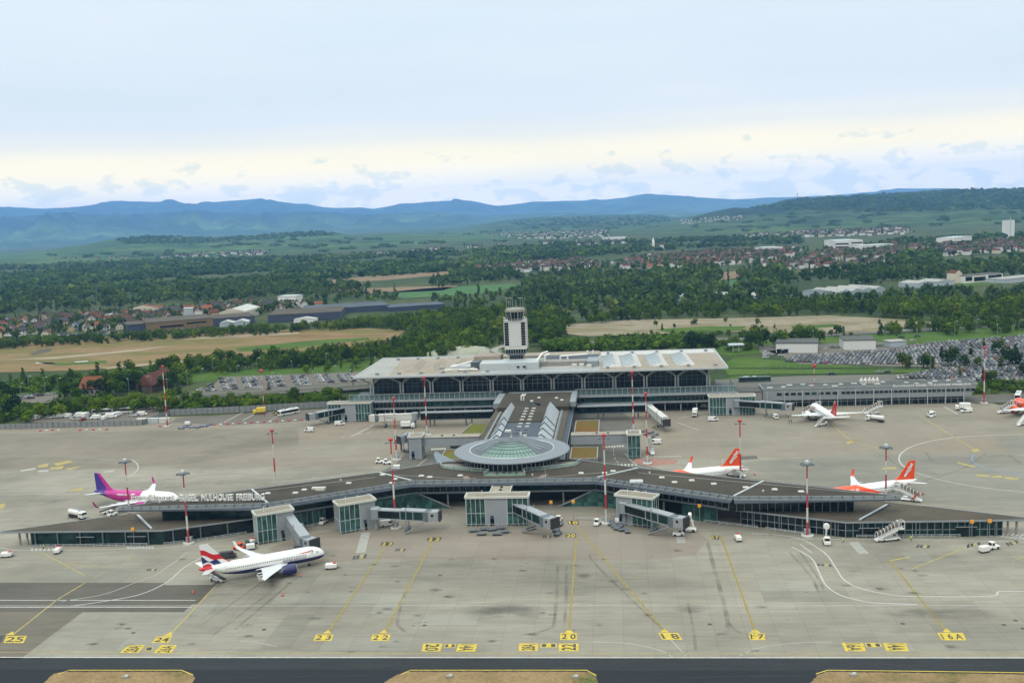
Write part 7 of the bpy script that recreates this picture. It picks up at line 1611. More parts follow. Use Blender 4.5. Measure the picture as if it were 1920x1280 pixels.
for px, d, h in (([(-60, 600), (0, 590), (240, 575), (380, 572), (480, 560), (560, 552), (700, 545), (560, 530), (300, 545), (100, 555), (-100, 560)], .0040, (9, 17)),
                 ([(980, 590), (1200, 585), (1400, 575), (1500, 560), (1400, 552), (1350, 540), (1200, 545), (1000, 552), (960, 575)], .0046, (9, 17)), ([(1100, 548), (1200, 520), (1345, 505), (1350, 540), (1230, 550)], .0050, (11, 19)), ([(1385, 540), (1390, 512), (1470, 508), (1500, 535), (1480, 545), (1410, 548)], .0050, (11, 18)),
                 ([(1470, 545), (1500, 525), (1700, 515), (1820, 508), (1960, 500), (1960, 515), (1820, 523), (1700, 530), (1560, 540)], .0036, (9, 15)), ([(1490, 522), (1560, 507), (1760, 499), (1960, 492), (1960, 504), (1760, 513), (1600, 527)], .0034, (9, 16)), ([(1670, 552), (1760, 545), (1960, 536), (1960, 545), (1720, 560)], .004, (7, 12)), ([(1390, 572), (1500, 566), (1680, 560), (1680, 572), (1500, 580), (1390, 585)], .006, (8, 13)), ([(1660, 556), (1800, 545), (1960, 540), (1960, 570), (1700, 575), (1640, 578)], .0040, (7, 13)),
                 ([(960, 552), (1000, 520), (1100, 505), (1200, 520), (1100, 548)], .0034, (8, 15)), ([(800, 535), (850, 512), (960, 508), (980, 525), (900, 530), (830, 540)], .0036, (9, 15)), ([(560, 553), (680, 548), (760, 560), (700, 568), (600, 570), (520, 566)], .0024, (7, 12)), ([(780, 565), (900, 556), (1000, 548), (1000, 575), (850, 580)], .0026, (7, 13)), ([(1380, 560), (1500, 555), (1500, 572), (1400, 585), (1300, 588)], .004, (8, 14)),
                 ([(130, 600), (300, 588), (420, 582), (560, 575), (560, 590), (420, 598), (200, 615)], .0010, (6, 12)), ([(0, 625), (130, 612), (250, 605), (250, 625), (0, 640)], .0010, (6, 11))):
    midw += wood(px, d*1.1, h, (.8, 1.15), 0, 1.9)
for x, y, hh in ((1003, 552, 20), (741, 562, 22), (897, 552, 26), (1365, 530, 22), (1382, 500, 24), (1415, 505, 24), (1423, 503, 22)):
    p = P(x, y); midw.append((p.x, p.y, hh, .42))
woodland("middle_woodland", midw, T_FAR, M_WOOD_F)
farw = []
for px, d, h in (([(-200, 562), (100, 555), (300, 545), (560, 530), (700, 520), (860, 508), (980, 498), (880, 486), (600, 500), (300, 515), (0, 522), (-300, 530)], .00155, (10, 18)), ([(-400, 530), (0, 522), (300, 515), (600, 500), (880, 486), (880, 472), (600, 480), (300, 490), (0, 500), (-500, 508)], .0008, (11, 19)),
                 ([(880, 495), (1000, 490), (1180, 475), (1300, 465), (1500, 458), (1500, 448), (1300, 448), (1000, 462), (880, 472)], .0008, (11, 19)), ([(1330, 512), (1500, 500), (1600, 490), (1640, 478), (1500, 490), (1400, 502)], .0005, (9, 15)), ([(1600, 482), (1700, 466), (1960, 455), (1960, 440), (1700, 450), (1560, 465)], .0007, (9, 16)), ([(1640, 495), (1700, 480), (1750, 478), (1760, 495), (1690, 502)], .0022, (12, 18)),
                 ([(1760, 500), (1870, 495), (1960, 485), (1960, 500), (1820, 508)], .0018, (9, 15)), ([(1880, 488), (1960, 470), (1960, 485)], .002, (10, 16))):
    farw += wood(px, d*1.25, h, (.9, 1.4), 0, .75)
print("woods", len(nearw), len(midw), len(farw))
woodland("far_woodland", farw, T_VF, M_WOOD_F)

# ------------------------------------------------------------------ hills
def m_hill(name, low, mid, top, zl, zh, s):
    m, nt, b = nm(name); b.inputs['Roughness'].default_value = .95; b.inputs['Specular IOR Level'].default_value = .05
    z = sep(nt, pos(nt))[2]; f = math_(nt, 'DIVIDE', math_(nt, 'SUBTRACT', z, zl), zh-zl); n = noise(nt, pos(nt, (1, 1, 2)), s, 6, .62); n2 = noise(nt, pos(nt), s*7, 5, .65)
    f = math_(nt, 'ADD', f, math_(nt, 'MULTIPLY_ADD', n, 1.6, -.8), clamp=True)
    col = ramp(nt, f, [(0.1, low), (.42, mid), (.52, top), (.9, tuple(x*.85 for x in top))]); col = mixc(nt, 1.0, col, ramp(nt, n2, [(.3, (.5,)*3), (.7, (1.5,)*3)]), 'MULTIPLY')
    vo = N(nt, "ShaderNodeTexVoronoi", Scale=s*5.5); L(nt, pos(nt, (.6, 1.3, 0)), vo.inputs['Vector']); sv = nt.nodes.new("ShaderNodeSeparateColor"); L(nt, vo.outputs['Color'], sv.inputs[0])
    col = mixc(nt, 1.0, col, ramp(nt, sv.outputs[0], [(.15, (.62, .7, .75)), (.5, (1, 1, 1)), (.9, (1.6, 1.4, 1.15))]), 'MULTIPLY'); L(nt, col, b.inputs['Base Color']); return m
def ridge(name, px, D, wf, wb, mat, amp=.05, jag=.03, rough=8, seed=0, nx=260, ny=26, base=0.0):
    """terrain ridge: crest through px at ground distance D(x), foot wf nearer and wb farther"""
    r = np.random.default_rng(seed); xs = np.linspace(px[0][0], px[-1][0], nx); ys = np.interp(xs, [p[0] for p in px], [p[1] for p in px])
    ph = r.uniform(0, 6.28, (4, 10)); V = []; Fc = []
    for i, (x, y) in enumerate(zip(xs, ys)):
        d0 = D(x) if callable(D) else D; jit = sum(math.sin(x*k*.011*rough+ph[0][k])*.5/k for k in range(1, 9)); c = PD(x, y, d0); u = Vector((c.x, c.y, 0)).normalized(); zc = max(c.z-base, 5)
        for j in range(ny+1):
            t = j/ny; tp = .72
            if t < tp: f = t/tp; dd = d0-wf*(1-f); hh = zc*(f*f*(3-2*f))**1.0
            else: f = (t-tp)/(1-tp); dd = d0+wb*f; hh = zc*(1-f*f)
            sp = sum(math.sin(x*.013*k*rough/3+dd*.0016*k+ph[1][k])*math.cos(dd*.0021*k-x*.004*k*rough/3+ph[2][k])/k for k in range(1, 8))
            env = math.sin(min(1, t/tp)*math.pi)*max(0, 1-t/tp)*1.7 if t < tp else 0
            hh = hh*(1+sp*amp*4*env)+(jit*jag*zc if t > .45 else 0)*min(1, max(0, (t-.45)/.27))
            V.append((u.x*dd, u.y*dd, base+hh-.4 if t not in (0,) else -.4))
    for i in range(nx-1):
        for j in range(ny): a = i*(ny+1)+j; Fc.append((a, a+ny+1, a+ny+2, a+1))
    m = MB(); m.v = V; m.f = Fc; m.m = [0]*len(Fc); o = m.build(name, mat, smooth=True); o['kind'] = 'structure'; return o
MH1 = m_hill("vineyard_hill", (.038, .072, .022), (.034, .064, .02), (.010, .024, .010), 25, 175, .0013)
MH2 = m_hill("forest_hill", (.034, .062, .018), (.024, .046, .014), (.009, .021, .009), 0, 120, .0012); MH2b = m_hill("rolling_hill", (.034, .062, .018), (.02, .042, .014), (.008, .019, .009), 0, 170, .0009)
MH3 = m_hill("mountain_forest", (.04, .07, .026), (.014, .03, .014), (.008, .018, .01), 20, 700, .0004)
MH4 = m_hill("far_mountain_forest", (.035, .06, .026), (.014, .028, .014), (.008, .017, .01), 20, 800, .0003)
ridge("mountains", [(-300, 396), (-100, 388), (0, 389), (70, 391), (140, 390), (200, 380), (265, 377), (290, 379), (325, 377), (350, 383), (400, 380), (440, 376), (480, 373), (520, 378), (560, 383), (620, 390), (660, 389), (700, 392), (740, 385), (800, 379), (860, 375), (890, 378), (930, 387), (960, 384), (1000, 378), (1060, 377), (1120, 376), (1170, 371), (1210, 363), (1260, 367), (1320, 371), (1380, 374), (1430, 371), (1480, 370), (1560, 366), (1640, 360), (1680, 354), (1780, 353), (1850, 357), (2100, 360)], 26000, 8500, 3500, MH4, .13, .012, 6, 1, 320)
ridge("mountains", [(-300, 420), (0, 408), (120, 400), (240, 404), (360, 396), (470, 402), (560, 397), (700, 402), (800, 397), (900, 404), (1000, 400), (1100, 397), (1180, 402), (1260, 392), (1330, 400), (1400, 404), (1500, 400), (1600, 400)], 18000, 6500, 3000, MH3, .13, .03, 9, 2, 300)
LH = ridge("hills", [(-400, 500), (0, 482), (80, 470), (160, 458), (220, 446), (300, 441), (380, 445), (470, 441), (540, 435), (600, 433), (660, 440), (760, 438), (860, 440), (940, 446), (1010, 440), (1060, 446), (1100, 452)], 6800, 2900, 1300, MH1, .05, .02, 8, 3, 240)
CH = ridge("hills", [(760, 440), (850, 428), (940, 414), (1020, 406), (1100, 404), (1180, 402), (1240, 403), (1290, 412), (1360, 420), (1420, 424)], 10500, 4500, 2000, MH2b, .06, .03, 9, 4, 160)
RH = ridge("hills", [(1100, 436), (1200, 424), (1280, 410), (1330, 398), (1375, 389), (1400, 390), (1440, 384), (1470, 375), (1500, 371), (1560, 369), (1640, 364), (1720, 359), (1800, 355), (1920, 353), (2060, 352), (2200, 356), (2400, 380)], 7600, 3600, 1800, MH2, .05, .012, 9, 5, 260, 34)
t = thing("radio_mast", "thin radio mast on the crest of the wooded right hill", "radio mast", tuple(PD(1495, 372, 7600))); m = MB(); c = PD(1495, 374, 7600); m.tube(c, c+Vector((0, 0, 55)), 1.6, 1.0, 6); m.build("shaft", M_PANEL_D, t)
m = MB(); m.tube(c+Vector((0, 0, 36)), c+Vector((0, 0, 40)), 2.8, 2.8, 8); m.build("antenna_ring", M_PANEL_D, t)

# woods and hedges growing on the hills
from mathutils.bvhtree import BVHTree
HB = BVHTree.FromPolygons([tuple(v.co) for v in RH.data.vertices], [tuple(p.vertices) for p in RH.data.polygons]); LB = BVHTree.FromPolygons([tuple(v.co) for v in LH.data.vertices], [tuple(p.vertices) for p in LH.data.polygons]); CB = BVHTree.FromPolygons([tuple(v.co) for v in CH.data.vertices], [tuple(p.vertices) for p in CH.data.polygons])
hw = []
def hillwood(bv, px, n, h=(9, 16), clump=0):
    for x, y in scatter(px, n, 0, rng):
        for _ in range(max(1, clump)):
            r_ = bv.ray_cast(Vector((0, 0, H_)), ray(x+rng.gauss(0, 5)*(clump > 0), y+rng.gauss(0, .7)*(clump > 0)).normalized())[0]
            if r_: hw.append((r_.x, r_.y, rng.uniform(*h), rng.uniform(1.2, 2.0), r_.z-1))
hillwood(HB, [(1375, 389), (1440, 384), (1500, 372), (1640, 365), (1800, 356), (1960, 353), (1960, 392), (1800, 394), (1640, 398), (1500, 394), (1420, 392)], 1500, (10, 17)); hillwood(HB, [(1280, 416), (1400, 396), (1640, 400), (1960, 396), (1960, 425), (1640, 430), (1280, 436)], 40, (8, 13), 9)
hillwood(LB, [(215, 450), (240, 444), (300, 442), (380, 446), (470, 443), (520, 438), (600, 434), (640, 440), (520, 448), (400, 455), (240, 458)], 420, (10, 16)); hillwood(LB, [(0, 482), (240, 460), (600, 445), (940, 448), (940, 465), (500, 475), (100, 486)], 45, (8, 13), 9)
hillwood(CB, [(940, 416), (1100, 406), (1240, 405), (1300, 416), (1200, 424), (1000, 428)], 350, (10, 16)); hillwood(CB, [(800, 440), (1000, 428), (1240, 420), (1240, 436), (900, 446)], 30, (9, 13), 8)
woodland("hill_woods", hw, T_VF, M_WOOD_F)
# ------------------------------------------------------------------ houses
WALLS = [plain("cream_render", (.58, .53, .42), .8), plain("white_render", (.68, .67, .64), .8), plain("ochre_render", (.55, .42, .22), .8), plain("pale_blue_render", (.38, .45, .55), .8), plain("pink_render", (.52, .38, .32), .8)]
ROOFS = [(M_TILE_O, "orange"), (M_TILE_R, "red brown"), (M_TILE_B, "brown"), (M_TILE_G, "grey")]
HT = []
for i in range(5):
    L_, W_, e, r = rng.uniform(9.5, 13), rng.uniform(7.5, 9.5), rng.uniform(4.6, 7.2), rng.uniform(2.7, 3.9)
    wm = MB(); wm.add([(-L_/2, -W_/2, 0), (L_/2, -W_/2, 0), (L_/2, W_/2, 0), (-L_/2, W_/2, 0), (-L_/2, -W_/2, e), (L_/2, -W_/2, e), (L_/2, W_/2, e), (-L_/2, W_/2, e), (-L_/2, 0, e+r-.1), (L_/2, 0, e+r-.1)], [(0, 1, 5, 4), (2, 3, 7, 6), (1, 2, 6, 9, 5), (3, 0, 4, 8, 7)])
    rm = MB(); o = .6
    for s in (-1, 1): q = [(-L_/2-o, s*(W_/2+o), e-.45), (L_/2+o, s*(W_/2+o), e-.45), (L_/2+o, 0, e+r), (-L_/2-o, 0, e+r)]; rm.quad(*(q if s < 0 else q[::-1])); rm.quad(*[(x, y, z-.25) for x, y, z in (q[::-1] if s < 0 else q)])
    gm = MB()
    for s in (-1, 1):
        for k in range(3):
            x = -L_/2+L_*(k+.5)/3
            for z in ([1.2] if e < 4.6 else [1.2, 3.6]): gm.box((x, s*(W_/2+.02), z+.6), (1.1, .1, 1.3))
        gm.box((s*(L_/2+.02), -W_/5, 2), (.1, 1.1, 1.3)); gm.box((s*(L_/2+.02), W_/5, 2), (.1, 1.1, 1.3)); gm.box((s*(L_/2+.02), 0, e+.9), (.1, 1.0, 1.1))
    ch = MB(); ch.bbox(L_*.2, L_*.2+.9, .6, 1.5, e+r*.5, e+r+.9)
    HT.append((wm.mesh("house_wall", WALLS[0]), rm.mesh("house_roof", M_TILE_O), gm.mesh("house_window", M_CARGL), ch.mesh("house_chimney", M_TILE_B), wm, rm))
HV = {}
def hmesh(i, part, mat):
    k = (i, part, mat.name)
    if k not in HV: HV[k] = HT[i][4 if part == 0 else 5].mesh("house_part", mat)
    return HV[k]
def house(x, y, rz, group, where, parts=True, s=1.0):
    i = rng.randrange(5); wi = rng.choices(range(5), [4, 5, 1.5, .7, 1])[0]; ri = rng.choices(range(4), [2.4, 3, 3, 4])[0]
    wn = ["cream", "white", "ochre", "pale blue", "pinkish"][wi]; lab = f"{wn} house with {ROOFS[ri][1]} gable roof {where}"
    o = bpy.data.objects.new("house", None); COL.objects.link(o); o.location = (x, y, 0); o.rotation_euler.z = rz; o.scale = (s, s, s); tag(o, lab, "house", f"{wn} houses with {ROOFS[ri][1]} roofs {where}")
    def ch(n, me, par): c = bpy.data.objects.new(n, me); COL.objects.link(c); c.parent = par; return c
    ch("wall", hmesh(i, 0, WALLS[wi]), o); r = ch("roof", hmesh(i, 1, ROOFS[ri][0]), o)
    if parts: ch("window", HT[i][2], o); ch("chimney", HT[i][3], r)
placed = []
def village(px, n, where, mind, parts, ang):
    for x, y in scatter(wpoly(px), n, mind, rng): house(x, y, rng.choice([0, math.pi/2])+ang+rng.uniform(-.25, .25), None, where, parts, rng.uniform(.8, 1.1)); placed.append((x, y))
village([(-20, 640), (60, 634), (240, 618), (270, 606), (330, 598), (440, 590), (545, 580), (600, 575), (560, 568), (400, 576), (260, 586), (100, 596), (-20, 606)], 165, "in the near village on the left", 11.5, True, .5)
# gardens and streets between the houses
gard = [(x+rng.uniform(-14, 14), y+rng.uniform(-14, 14), rng.uniform(5, 11), rng.uniform(.8, 1.2)) for x, y in placed for _ in range(3)]
village([(1130, 494), (1200, 483), (1300, 476), (1420, 470), (1500, 467), (1500, 484), (1420, 492), (1300, 501), (1200, 506)], 125, "in the middle village right of the tower", 15, False, .3)
k0 = len(placed)
# distant houses beyond: one mass
def farhouses(specs):
    m = MB(); mats = [WALLS[0], WALLS[1], M_TILE_O, M_TILE_R, M_TILE_B]
    for px, n, mind in specs:
        for x, y in scatter(wpoly(px), n, mind, rng):
            w_, l_, h = rng.uniform(8, 12), rng.uniform(9, 16), rng.uniform(5, 8); a = rng.uniform(0, 3.14); ca, sa = math.cos(a), math.sin(a); T = lambda u, v, z: (x+u*ca-v*sa, y+u*sa+v*ca, z)
            m.box((x, y, h/2), (l_, w_, h), a, rng.choice([0, 1, 1])); ri = rng.choice([3, 3, 4, 4, 4]); m.add([T(-l_/2-.5, -w_/2-.5, h), T(l_/2+.5, -w_/2-.5, h), T(l_/2+.5, w_/2+.5, h), T(-l_/2-.5, w_/2+.5, h), T(-l_/2, 0, h+2.8), T(l_/2, 0, h+2.8)], [(0, 1, 5, 4), (2, 3, 4, 5), (1, 2, 5), (3, 0, 4)], ri); placed.append((x, y))
    o = m.build("distant_village", mats); o['kind'] = 'stuff'; o['label'] = "distant villages on the plain"
farhouses([([(1640, 475), (1700, 464), (1960, 448), (1960, 470), (1760, 482)], 230, 13), ([(880, 508), (960, 496), (1090, 488), (1130, 504), (960, 512)], 110, 13), ([(1500, 505), (1560, 498), (1700, 490), (1700, 500), (1560, 510)], 22, 18), ([(1420, 500), (1500, 492), (1560, 488), (1560, 500), (1480, 506)], 40, 14), ([(1560, 470), (1680, 458), (1680, 480), (1600, 490), (1480, 495)], 150, 13),
            ([(100, 488), (180, 478), (330, 474), (500, 470), (500, 478), (330, 484)], 170, 12), ([(900, 440), (1000, 436), (1140, 432), (1140, 446), (1000, 450)], 150, 18), ([(1380, 444), (1500, 434), (1700, 428), (1700, 440), (1480, 446)], 150, 16), ([(1000, 456), (1100, 452), (1180, 448), (1180, 456), (1100, 462)], 50, 16), ([(780, 470), (860, 462), (860, 470), (790, 478)], 10, 16), ([(660, 478), (900, 462), (940, 458), (940, 462), (700, 482)], 16, 14), ([(1200, 486), (1320, 474), (1480, 468), (1480, 485), (1320, 502), (1140, 506)], 260, 11)])
gard += [(x+rng.uniform(-22, 22), y+rng.uniform(-22, 22), rng.uniform(6, 13), rng.uniform(.9, 1.3)) for x, y in placed[165:] for _ in range(2)]
woodland("garden_trees", gard, T_FAR, M_WOOD_F)
# hillside villages on the right hill
m = MB()
for k in range(80):
    x = rng.uniform(1275, 1392); y = 416-(x-1275)*.075+rng.uniform(-4, 5); hit = HB.ray_cast(Vector((0, 0, H_)), ray(x, y).normalized())[0]
    if hit: m.box((hit.x, hit.y, hit.z+1.5), (8, 7, 4.5), (aa := rng.uniform(0, 3)), 0); m.box((hit.x, hit.y, hit.z+4.8), (8.8, 6, 2.4), aa, 1)
o = m.build("hillside_village", [WALLS[1], M_TILE_R]); o['kind'] = 'stuff'; o['label'] = "distant village on the right hill"

# ------------------------------------------------------------------ large buildings behind the airport
def hall_box(name, label, cat, a, b, depth, h, wall, roof, gable=0, bays=0, strips=None):
    """a, b: pixels of the near wall's foot"""
    A, B = P(*a), P(*b); d = (B-A); ln = d.length; d.normalize(); nn = Vector((-d.y, d.x, 0)); t = thing(name, label, cat, tuple(A)); q = [A, B, B+nn*depth, A+nn*depth]
    m = MB(); m.prism([(p.x, p.y) for p in q], 0, h); m.build("wall", wall, t)
    nb = max(1, bays); m = MB()
    for k in range(nb):
        p0, p1 = A+d*(ln*k/nb), A+d*(ln*(k+1)/nb); e = .4
        if gable:
            c0 = p0.lerp(p1, .5); vs = [p0-nn*e+Vector((0, 0, h)), p1-nn*e+Vector((0, 0, h)), c0-nn*e+Vector((0, 0, h+gable)), p0+nn*(depth+e)+Vector((0, 0, h)), p1+nn*(depth+e)+Vector((0, 0, h)), c0+nn*(depth+e)+Vector((0, 0, h+gable))]
            m.add(vs, [(0, 2, 5, 3), (2, 1, 4, 5)], 0); m.add(vs, [(0, 1, 2), (3, 5, 4)], 1)
        else: m.prism([(p.x, p.y) for p in (p0-nn*e-d*e, p1-nn*e+d*e, p1+nn*(depth+e)+d*e, p0+nn*(depth+e)-d*e)], h+.003, h+.5)
    m.build("roof", [roof, wall], t)
    if strips:
        for (f0, f1, z0, z1, mat) in strips:
            m = MB(); p0, p1 = A+d*ln*f0-nn*.12, A+d*ln*f1-nn*.12; m.wall(p0, p1, z0, z1, .24); m.build("window_band", mat, t)
    return t, A, d, nn, ln
M_BRN = plain("bronze_cladding", (.17, .11, .055), .6, var=.15); M_DBLUE = plain("dark_blue_cladding", (.028, .04, .075), .6, var=.1); M_SHED = plain("pale_shed_cladding", (.36, .41, .45), .6, var=.08)
hall_box("school_building", "low dark and bronze flat roofed building with cars before it, by the left village", "building", (275, 622), (400, 612), 60, 9, M_BRN, M_ROOF2, strips=[(.2, .55, 3, 5, M_GLASS_D), (.6, .9, 5, 6.5, M_GLASS_D)])
hall_box("school_annex", "dark blue flat roofed wing left of the bronze building", "building", (240, 624), (276, 621), 40, 8, M_DBLUE, M_ROOF2); hall_box("school_annex", "dark blue flat roofed wing right of the bronze building", "building", (400, 612), (478, 606), 50, 8, M_DBLUE, M_ROOF2)
hall_box("sports_hall", "pale gabled hall with bright white roof behind the bronze building", "sports hall", (412, 600), (462, 598), 60, 9, WALLS[0], M_ROOF_W, 4); hall_box("white_canopy", "white folded canopy roof at the right of the bronze building", "canopy", (412, 613), (466, 610), 30, 4, M_SHED, M_ROOF_W, 2.5, 2); hall_box("stage_tower", "pale grey box tower on the bronze building's roof", "building", (346, 600), (362, 599), 14, 13, M_SHED, M_STEEL_L)
hall_box("warehouse", "long dark blue warehouse left of the control tower", "warehouse", (503, 606), (640, 599), 70, 8.5, M_DBLUE, M_ROOF2); hall_box("warehouse", "dark blue warehouse with white roof plant behind the long dark one", "warehouse", (575, 592), (730, 582), 60, 6.5, M_DBLUE, M_ROOF_SL); hall_box("warehouse", "low pale roofed warehouse farther right of the dark ones", "warehouse", (730, 585), (835, 578), 40, 5, M_DBLUE, M_ROOF_SL); hall_box("tent_row", "white tent along the foot of the long dark blue warehouse", "tent", (551, 606), (594, 604), 10, 4, M_WHITE, M_ROOF_W, 2)
hall_box("apartment_block", "white flat roofed apartment block at the left village's far end", "apartment block", (522, 575), (556, 574), 24, 13, WALLS[1], M_STEEL_L, strips=[(.1, .9, 3, 5, M_GLASS_D), (.1, .9, 6.5, 8.5, M_GLASS_D)]); hall_box("long_house", "white house block with long orange roof in the left village", "house", (238, 592), (298, 589), 16, 8, WALLS[0], M_TILE_O, 4)
hall_box("modern_house", "white modern villa with dark upper windows in the left village", "house", (197, 602), (222, 600), 16, 7, WALLS[1], M_STEEL_L, strips=[(.1, .9, 4, 6, M_GLASS_D)])
hall_box("factory", "large pale sawtooth roofed factory right of the control tower", "factory", (1505, 556), (1572, 560), 45, 7, M_SHED, M_ROOF_HALL, 2.5, 1); hall_box("factory", "pale gabled factory bays forming the right half of the works", "factory", (1575, 560), (1660, 552), 45, 7, M_SHED, M_ROOF_HALL, 3, 4)
hall_box("factory", "row of low grey gabled sheds left of the big factory", "factory", (1395, 565), (1500, 557), 30, 5, M_SHED, M_ROOF_HALL, 1.6, 6); hall_box("factory", "low grey flat sheds among trees left of the factory", "factory", (1255, 566), (1390, 560), 40, 5, M_SHED, M_ROOF_HALL); hall_box("industrial_shed", "grey industrial sheds right of the factory", "shed", (1720, 540), (1790, 534), 30, 5.5, M_SHED, M_ROOF_HALL, 2, 2)
hall_box("terrace_block", "white terrace block with black windows near the right edge", "apartment block", (1808, 532), (1880, 526), 18, 9, WALLS[1], M_ROOF_DG, strips=[(.03, .2, 3, 8, M_GLASS_D), (.25, .55, 2, 7, M_GLASS_D), (.62, .97, 4, 8, M_GLASS_D)]); hall_box("cream_house", "small cream house at the end of the white terrace block", "house", (1790, 532), (1804, 531), 14, 12, WALLS[0], M_TILE_R, 4); hall_box("industrial_shed", "flat grey sheds at the right edge beyond the trees", "shed", (1885, 532), (1960, 524), 25, 5, M_SHED, M_ROOF_HALL)
hall_box("high_rise", "white high rise tower on the plain near the right edge", "high rise", (1886, 447), (1902, 446), 12, 43, WALLS[1], M_STEEL_L, strips=[(.45, .55, 2, 50, M_SHED)])
for a, b, h, lb in (((1565, 472), (1593, 471), 22, "white office cube with dark window bands before the distant works"), ((1595, 468), (1618, 467), 20, "white office block with dark bands right of the office cube"), ((1617, 472), (1675, 468), 12, "long white low works building on the plain at right"), ((1430, 475), (1468, 473), 12, "white flat hall behind the middle village"), ((1138, 454), (1176, 452), 16, "pale blue grey block beyond the woods right of the tower"), ((1790, 460), (1822, 456), 16, "white stepped block left of the high rise"), ((1560, 462), (1600, 460), 14, "flat white hall behind the office cube")):
    hall_box("office_block", lb, "office block", a, b, 40, h, WALLS[1], M_STEEL_L, strips=[(.05, .95, h*.35, h*.5, M_GLASS_D), (.05, .95, h*.65, h*.8, M_GLASS_D)] if "dark" in lb else None)
p = P(1228, 468); t = thing("church", "white church with pointed tower above the woods behind the middle village", "church", tuple(p)); m = MB(); m.bbox(p.x, p.x+24, p.y, p.y+10, 0, 12); m.build("nave", WALLS[1], t); m = MB(); m.bbox(p.x-7, p.x-.2, p.y+2, p.y+9, 0, 21); m.build("tower", WALLS[1], t); m = MB(); m.add([(p.x-7, p.y+2, 21), (p.x-.2, p.y+2, 21), (p.x-.2, p.y+9, 21), (p.x-7, p.y+9, 21), (p.x-3.5, p.y+5.5, 33)], [(0, 1, 4), (1, 2, 4), (2, 3, 4), (3, 0, 4)]); m.build("spire", M_WHITE, t); m = MB(); m.prism([(p.x-.1, p.y-.5), (p.x+24.5, p.y-.5), (p.x+24.5, p.y+10.5), (p.x-.1, p.y+10.5)], 12.003, 14); m.build("roof", M_TILE_R, t)
hall_box("white_shed", "white flat roofed shed with dark doorway, left of the two by the packed car park", "shed", (1455, 662), (1533, 662), 24, 7, plain("shed_white", (.60, .61, .60), .6, var=.04), M_ROOF_DG, strips=[(.02, .3, .3, 3, M_GLASS_D)]); hall_box("white_shed", "white flat roofed shed, right of the two by the packed car park", "shed", (1582, 657), (1642, 656), 24, 7, plain("shed_white", (.60, .61, .60), .6), M_ROOF_DG)
hall_box("wash_shed", "small pale carport behind the white sheds", "carport", (1670, 652), (1700, 650), 10, 4, M_SHED, M_ROOF_HALL)
# filling station canopy
p = P(1380, 660); t = thing("filling_station", "small canopy on two pillars beyond the hall's right roof corner", "canopy", tuple(p)); m = MB(); m.cbox((p.x, p.y, 5.6), (11, 8, .9), .2); m.build("canopy", M_SHED, t)
for s in (-1, 1): m = MB(); m.cbox((p.x+s*2, p.y, 2.6), (.8, .8, 5), .05); m.build("pillar", M_WHITE_D, t)
# farmhouse
A = P(150, 742); t = thing("farmhouse", "farmhouse with steep orange tiled roof among dark trees at left", "farmhouse", tuple(A)); m = MB(); m.bbox(A.x, A.x+14, A.y, A.y+10, 0, 5); m.build("wall", M_CONC, t)
m = MB(); vs = [(A.x-.8, A.y-.8, 4.8), (A.x+14.8, A.y-.8, 4.8), (A.x+14.8, A.y+10.8, 4.8), (A.x-.8, A.y+10.8, 4.8), (A.x+.8, A.y+5, 12), (A.x+13.2, A.y+5, 12)]; m.add(vs, [(0, 1, 5, 4), (2, 3, 4, 5), (1, 2, 5), (3, 0, 4)]); rf = m.build("roof", M_TILE_O, t); m = MB(); m.bbox(A.x+4, A.x+5.2, A.y+6, A.y+7.2, 9, 13); m.build("chimney", M_TILE_R, rf)
for k in range(4): m = MB(); m.bbox(A.x+1.5+k*3.2, A.x+2.8+k*3.2, A.y-.1, A.y, 1.5, 3.2); m.build("window", M_CARGL, t)
A = P(258, 738); t = thing("barn", "long barn with red brown roof half hidden by trees at left", "barn", tuple(A)); m = MB(); m.bbox(A.x, A.x+10, A.y, A.y+34, 0, 5); m.build("wall", M_BARK, t); m = MB(); m.add([(A.x-.6, A.y-.6, 5), (A.x+10.6, A.y-.6, 5), (A.x+10.6, A.y+34.6, 5), (A.x-.6, A.y+34.6, 5), (A.x+5, A.y-.6, 12), (A.x+5, A.y+34.6, 12)], [(0, 4, 5, 3), (4, 1, 2, 5), (0, 1, 4), (2, 3, 5)]); m.build("roof", M_TILE_R, t)
# flyover road on piers, left of the hall
pts = [P(x, y) for x, y in ((330, 758), (420, 752), (560, 743), (664, 736), (760, 728))]; t = thing("flyover", "concrete flyover road on piers passing behind the left apron fence", "road bridge", tuple(pts[0])); m = MB(); q = MB()
for a, b in zip(pts, pts[1:]):
    d = (b-a).normalized(); nn = Vector((-d.y, d.x, 0)); m.prism([(*(a)[:2],), (*(b)[:2],), (*(b+nn*11)[:2],), (*(a+nn*11)[:2],)], 3.2, 4.2); q.wall(a-nn*.2, b-nn*.2, 3.0, 5.0, .4); q.wall(a+nn*11.2, b+nn*11.2, 3.0, 5.0, .4)
m.build("deck", M_ROAD, t); q.build("parapet", M_CONC, t)
for f in (.12, .3, .5, .7, .9):
    a = pts[0].lerp(pts[-1], f); m = MB(); m.bbox(a.x-.6, a.x+.6, a.y+1, a.y+9, 0, 3.2); m.build("pier", M_CONC, t)
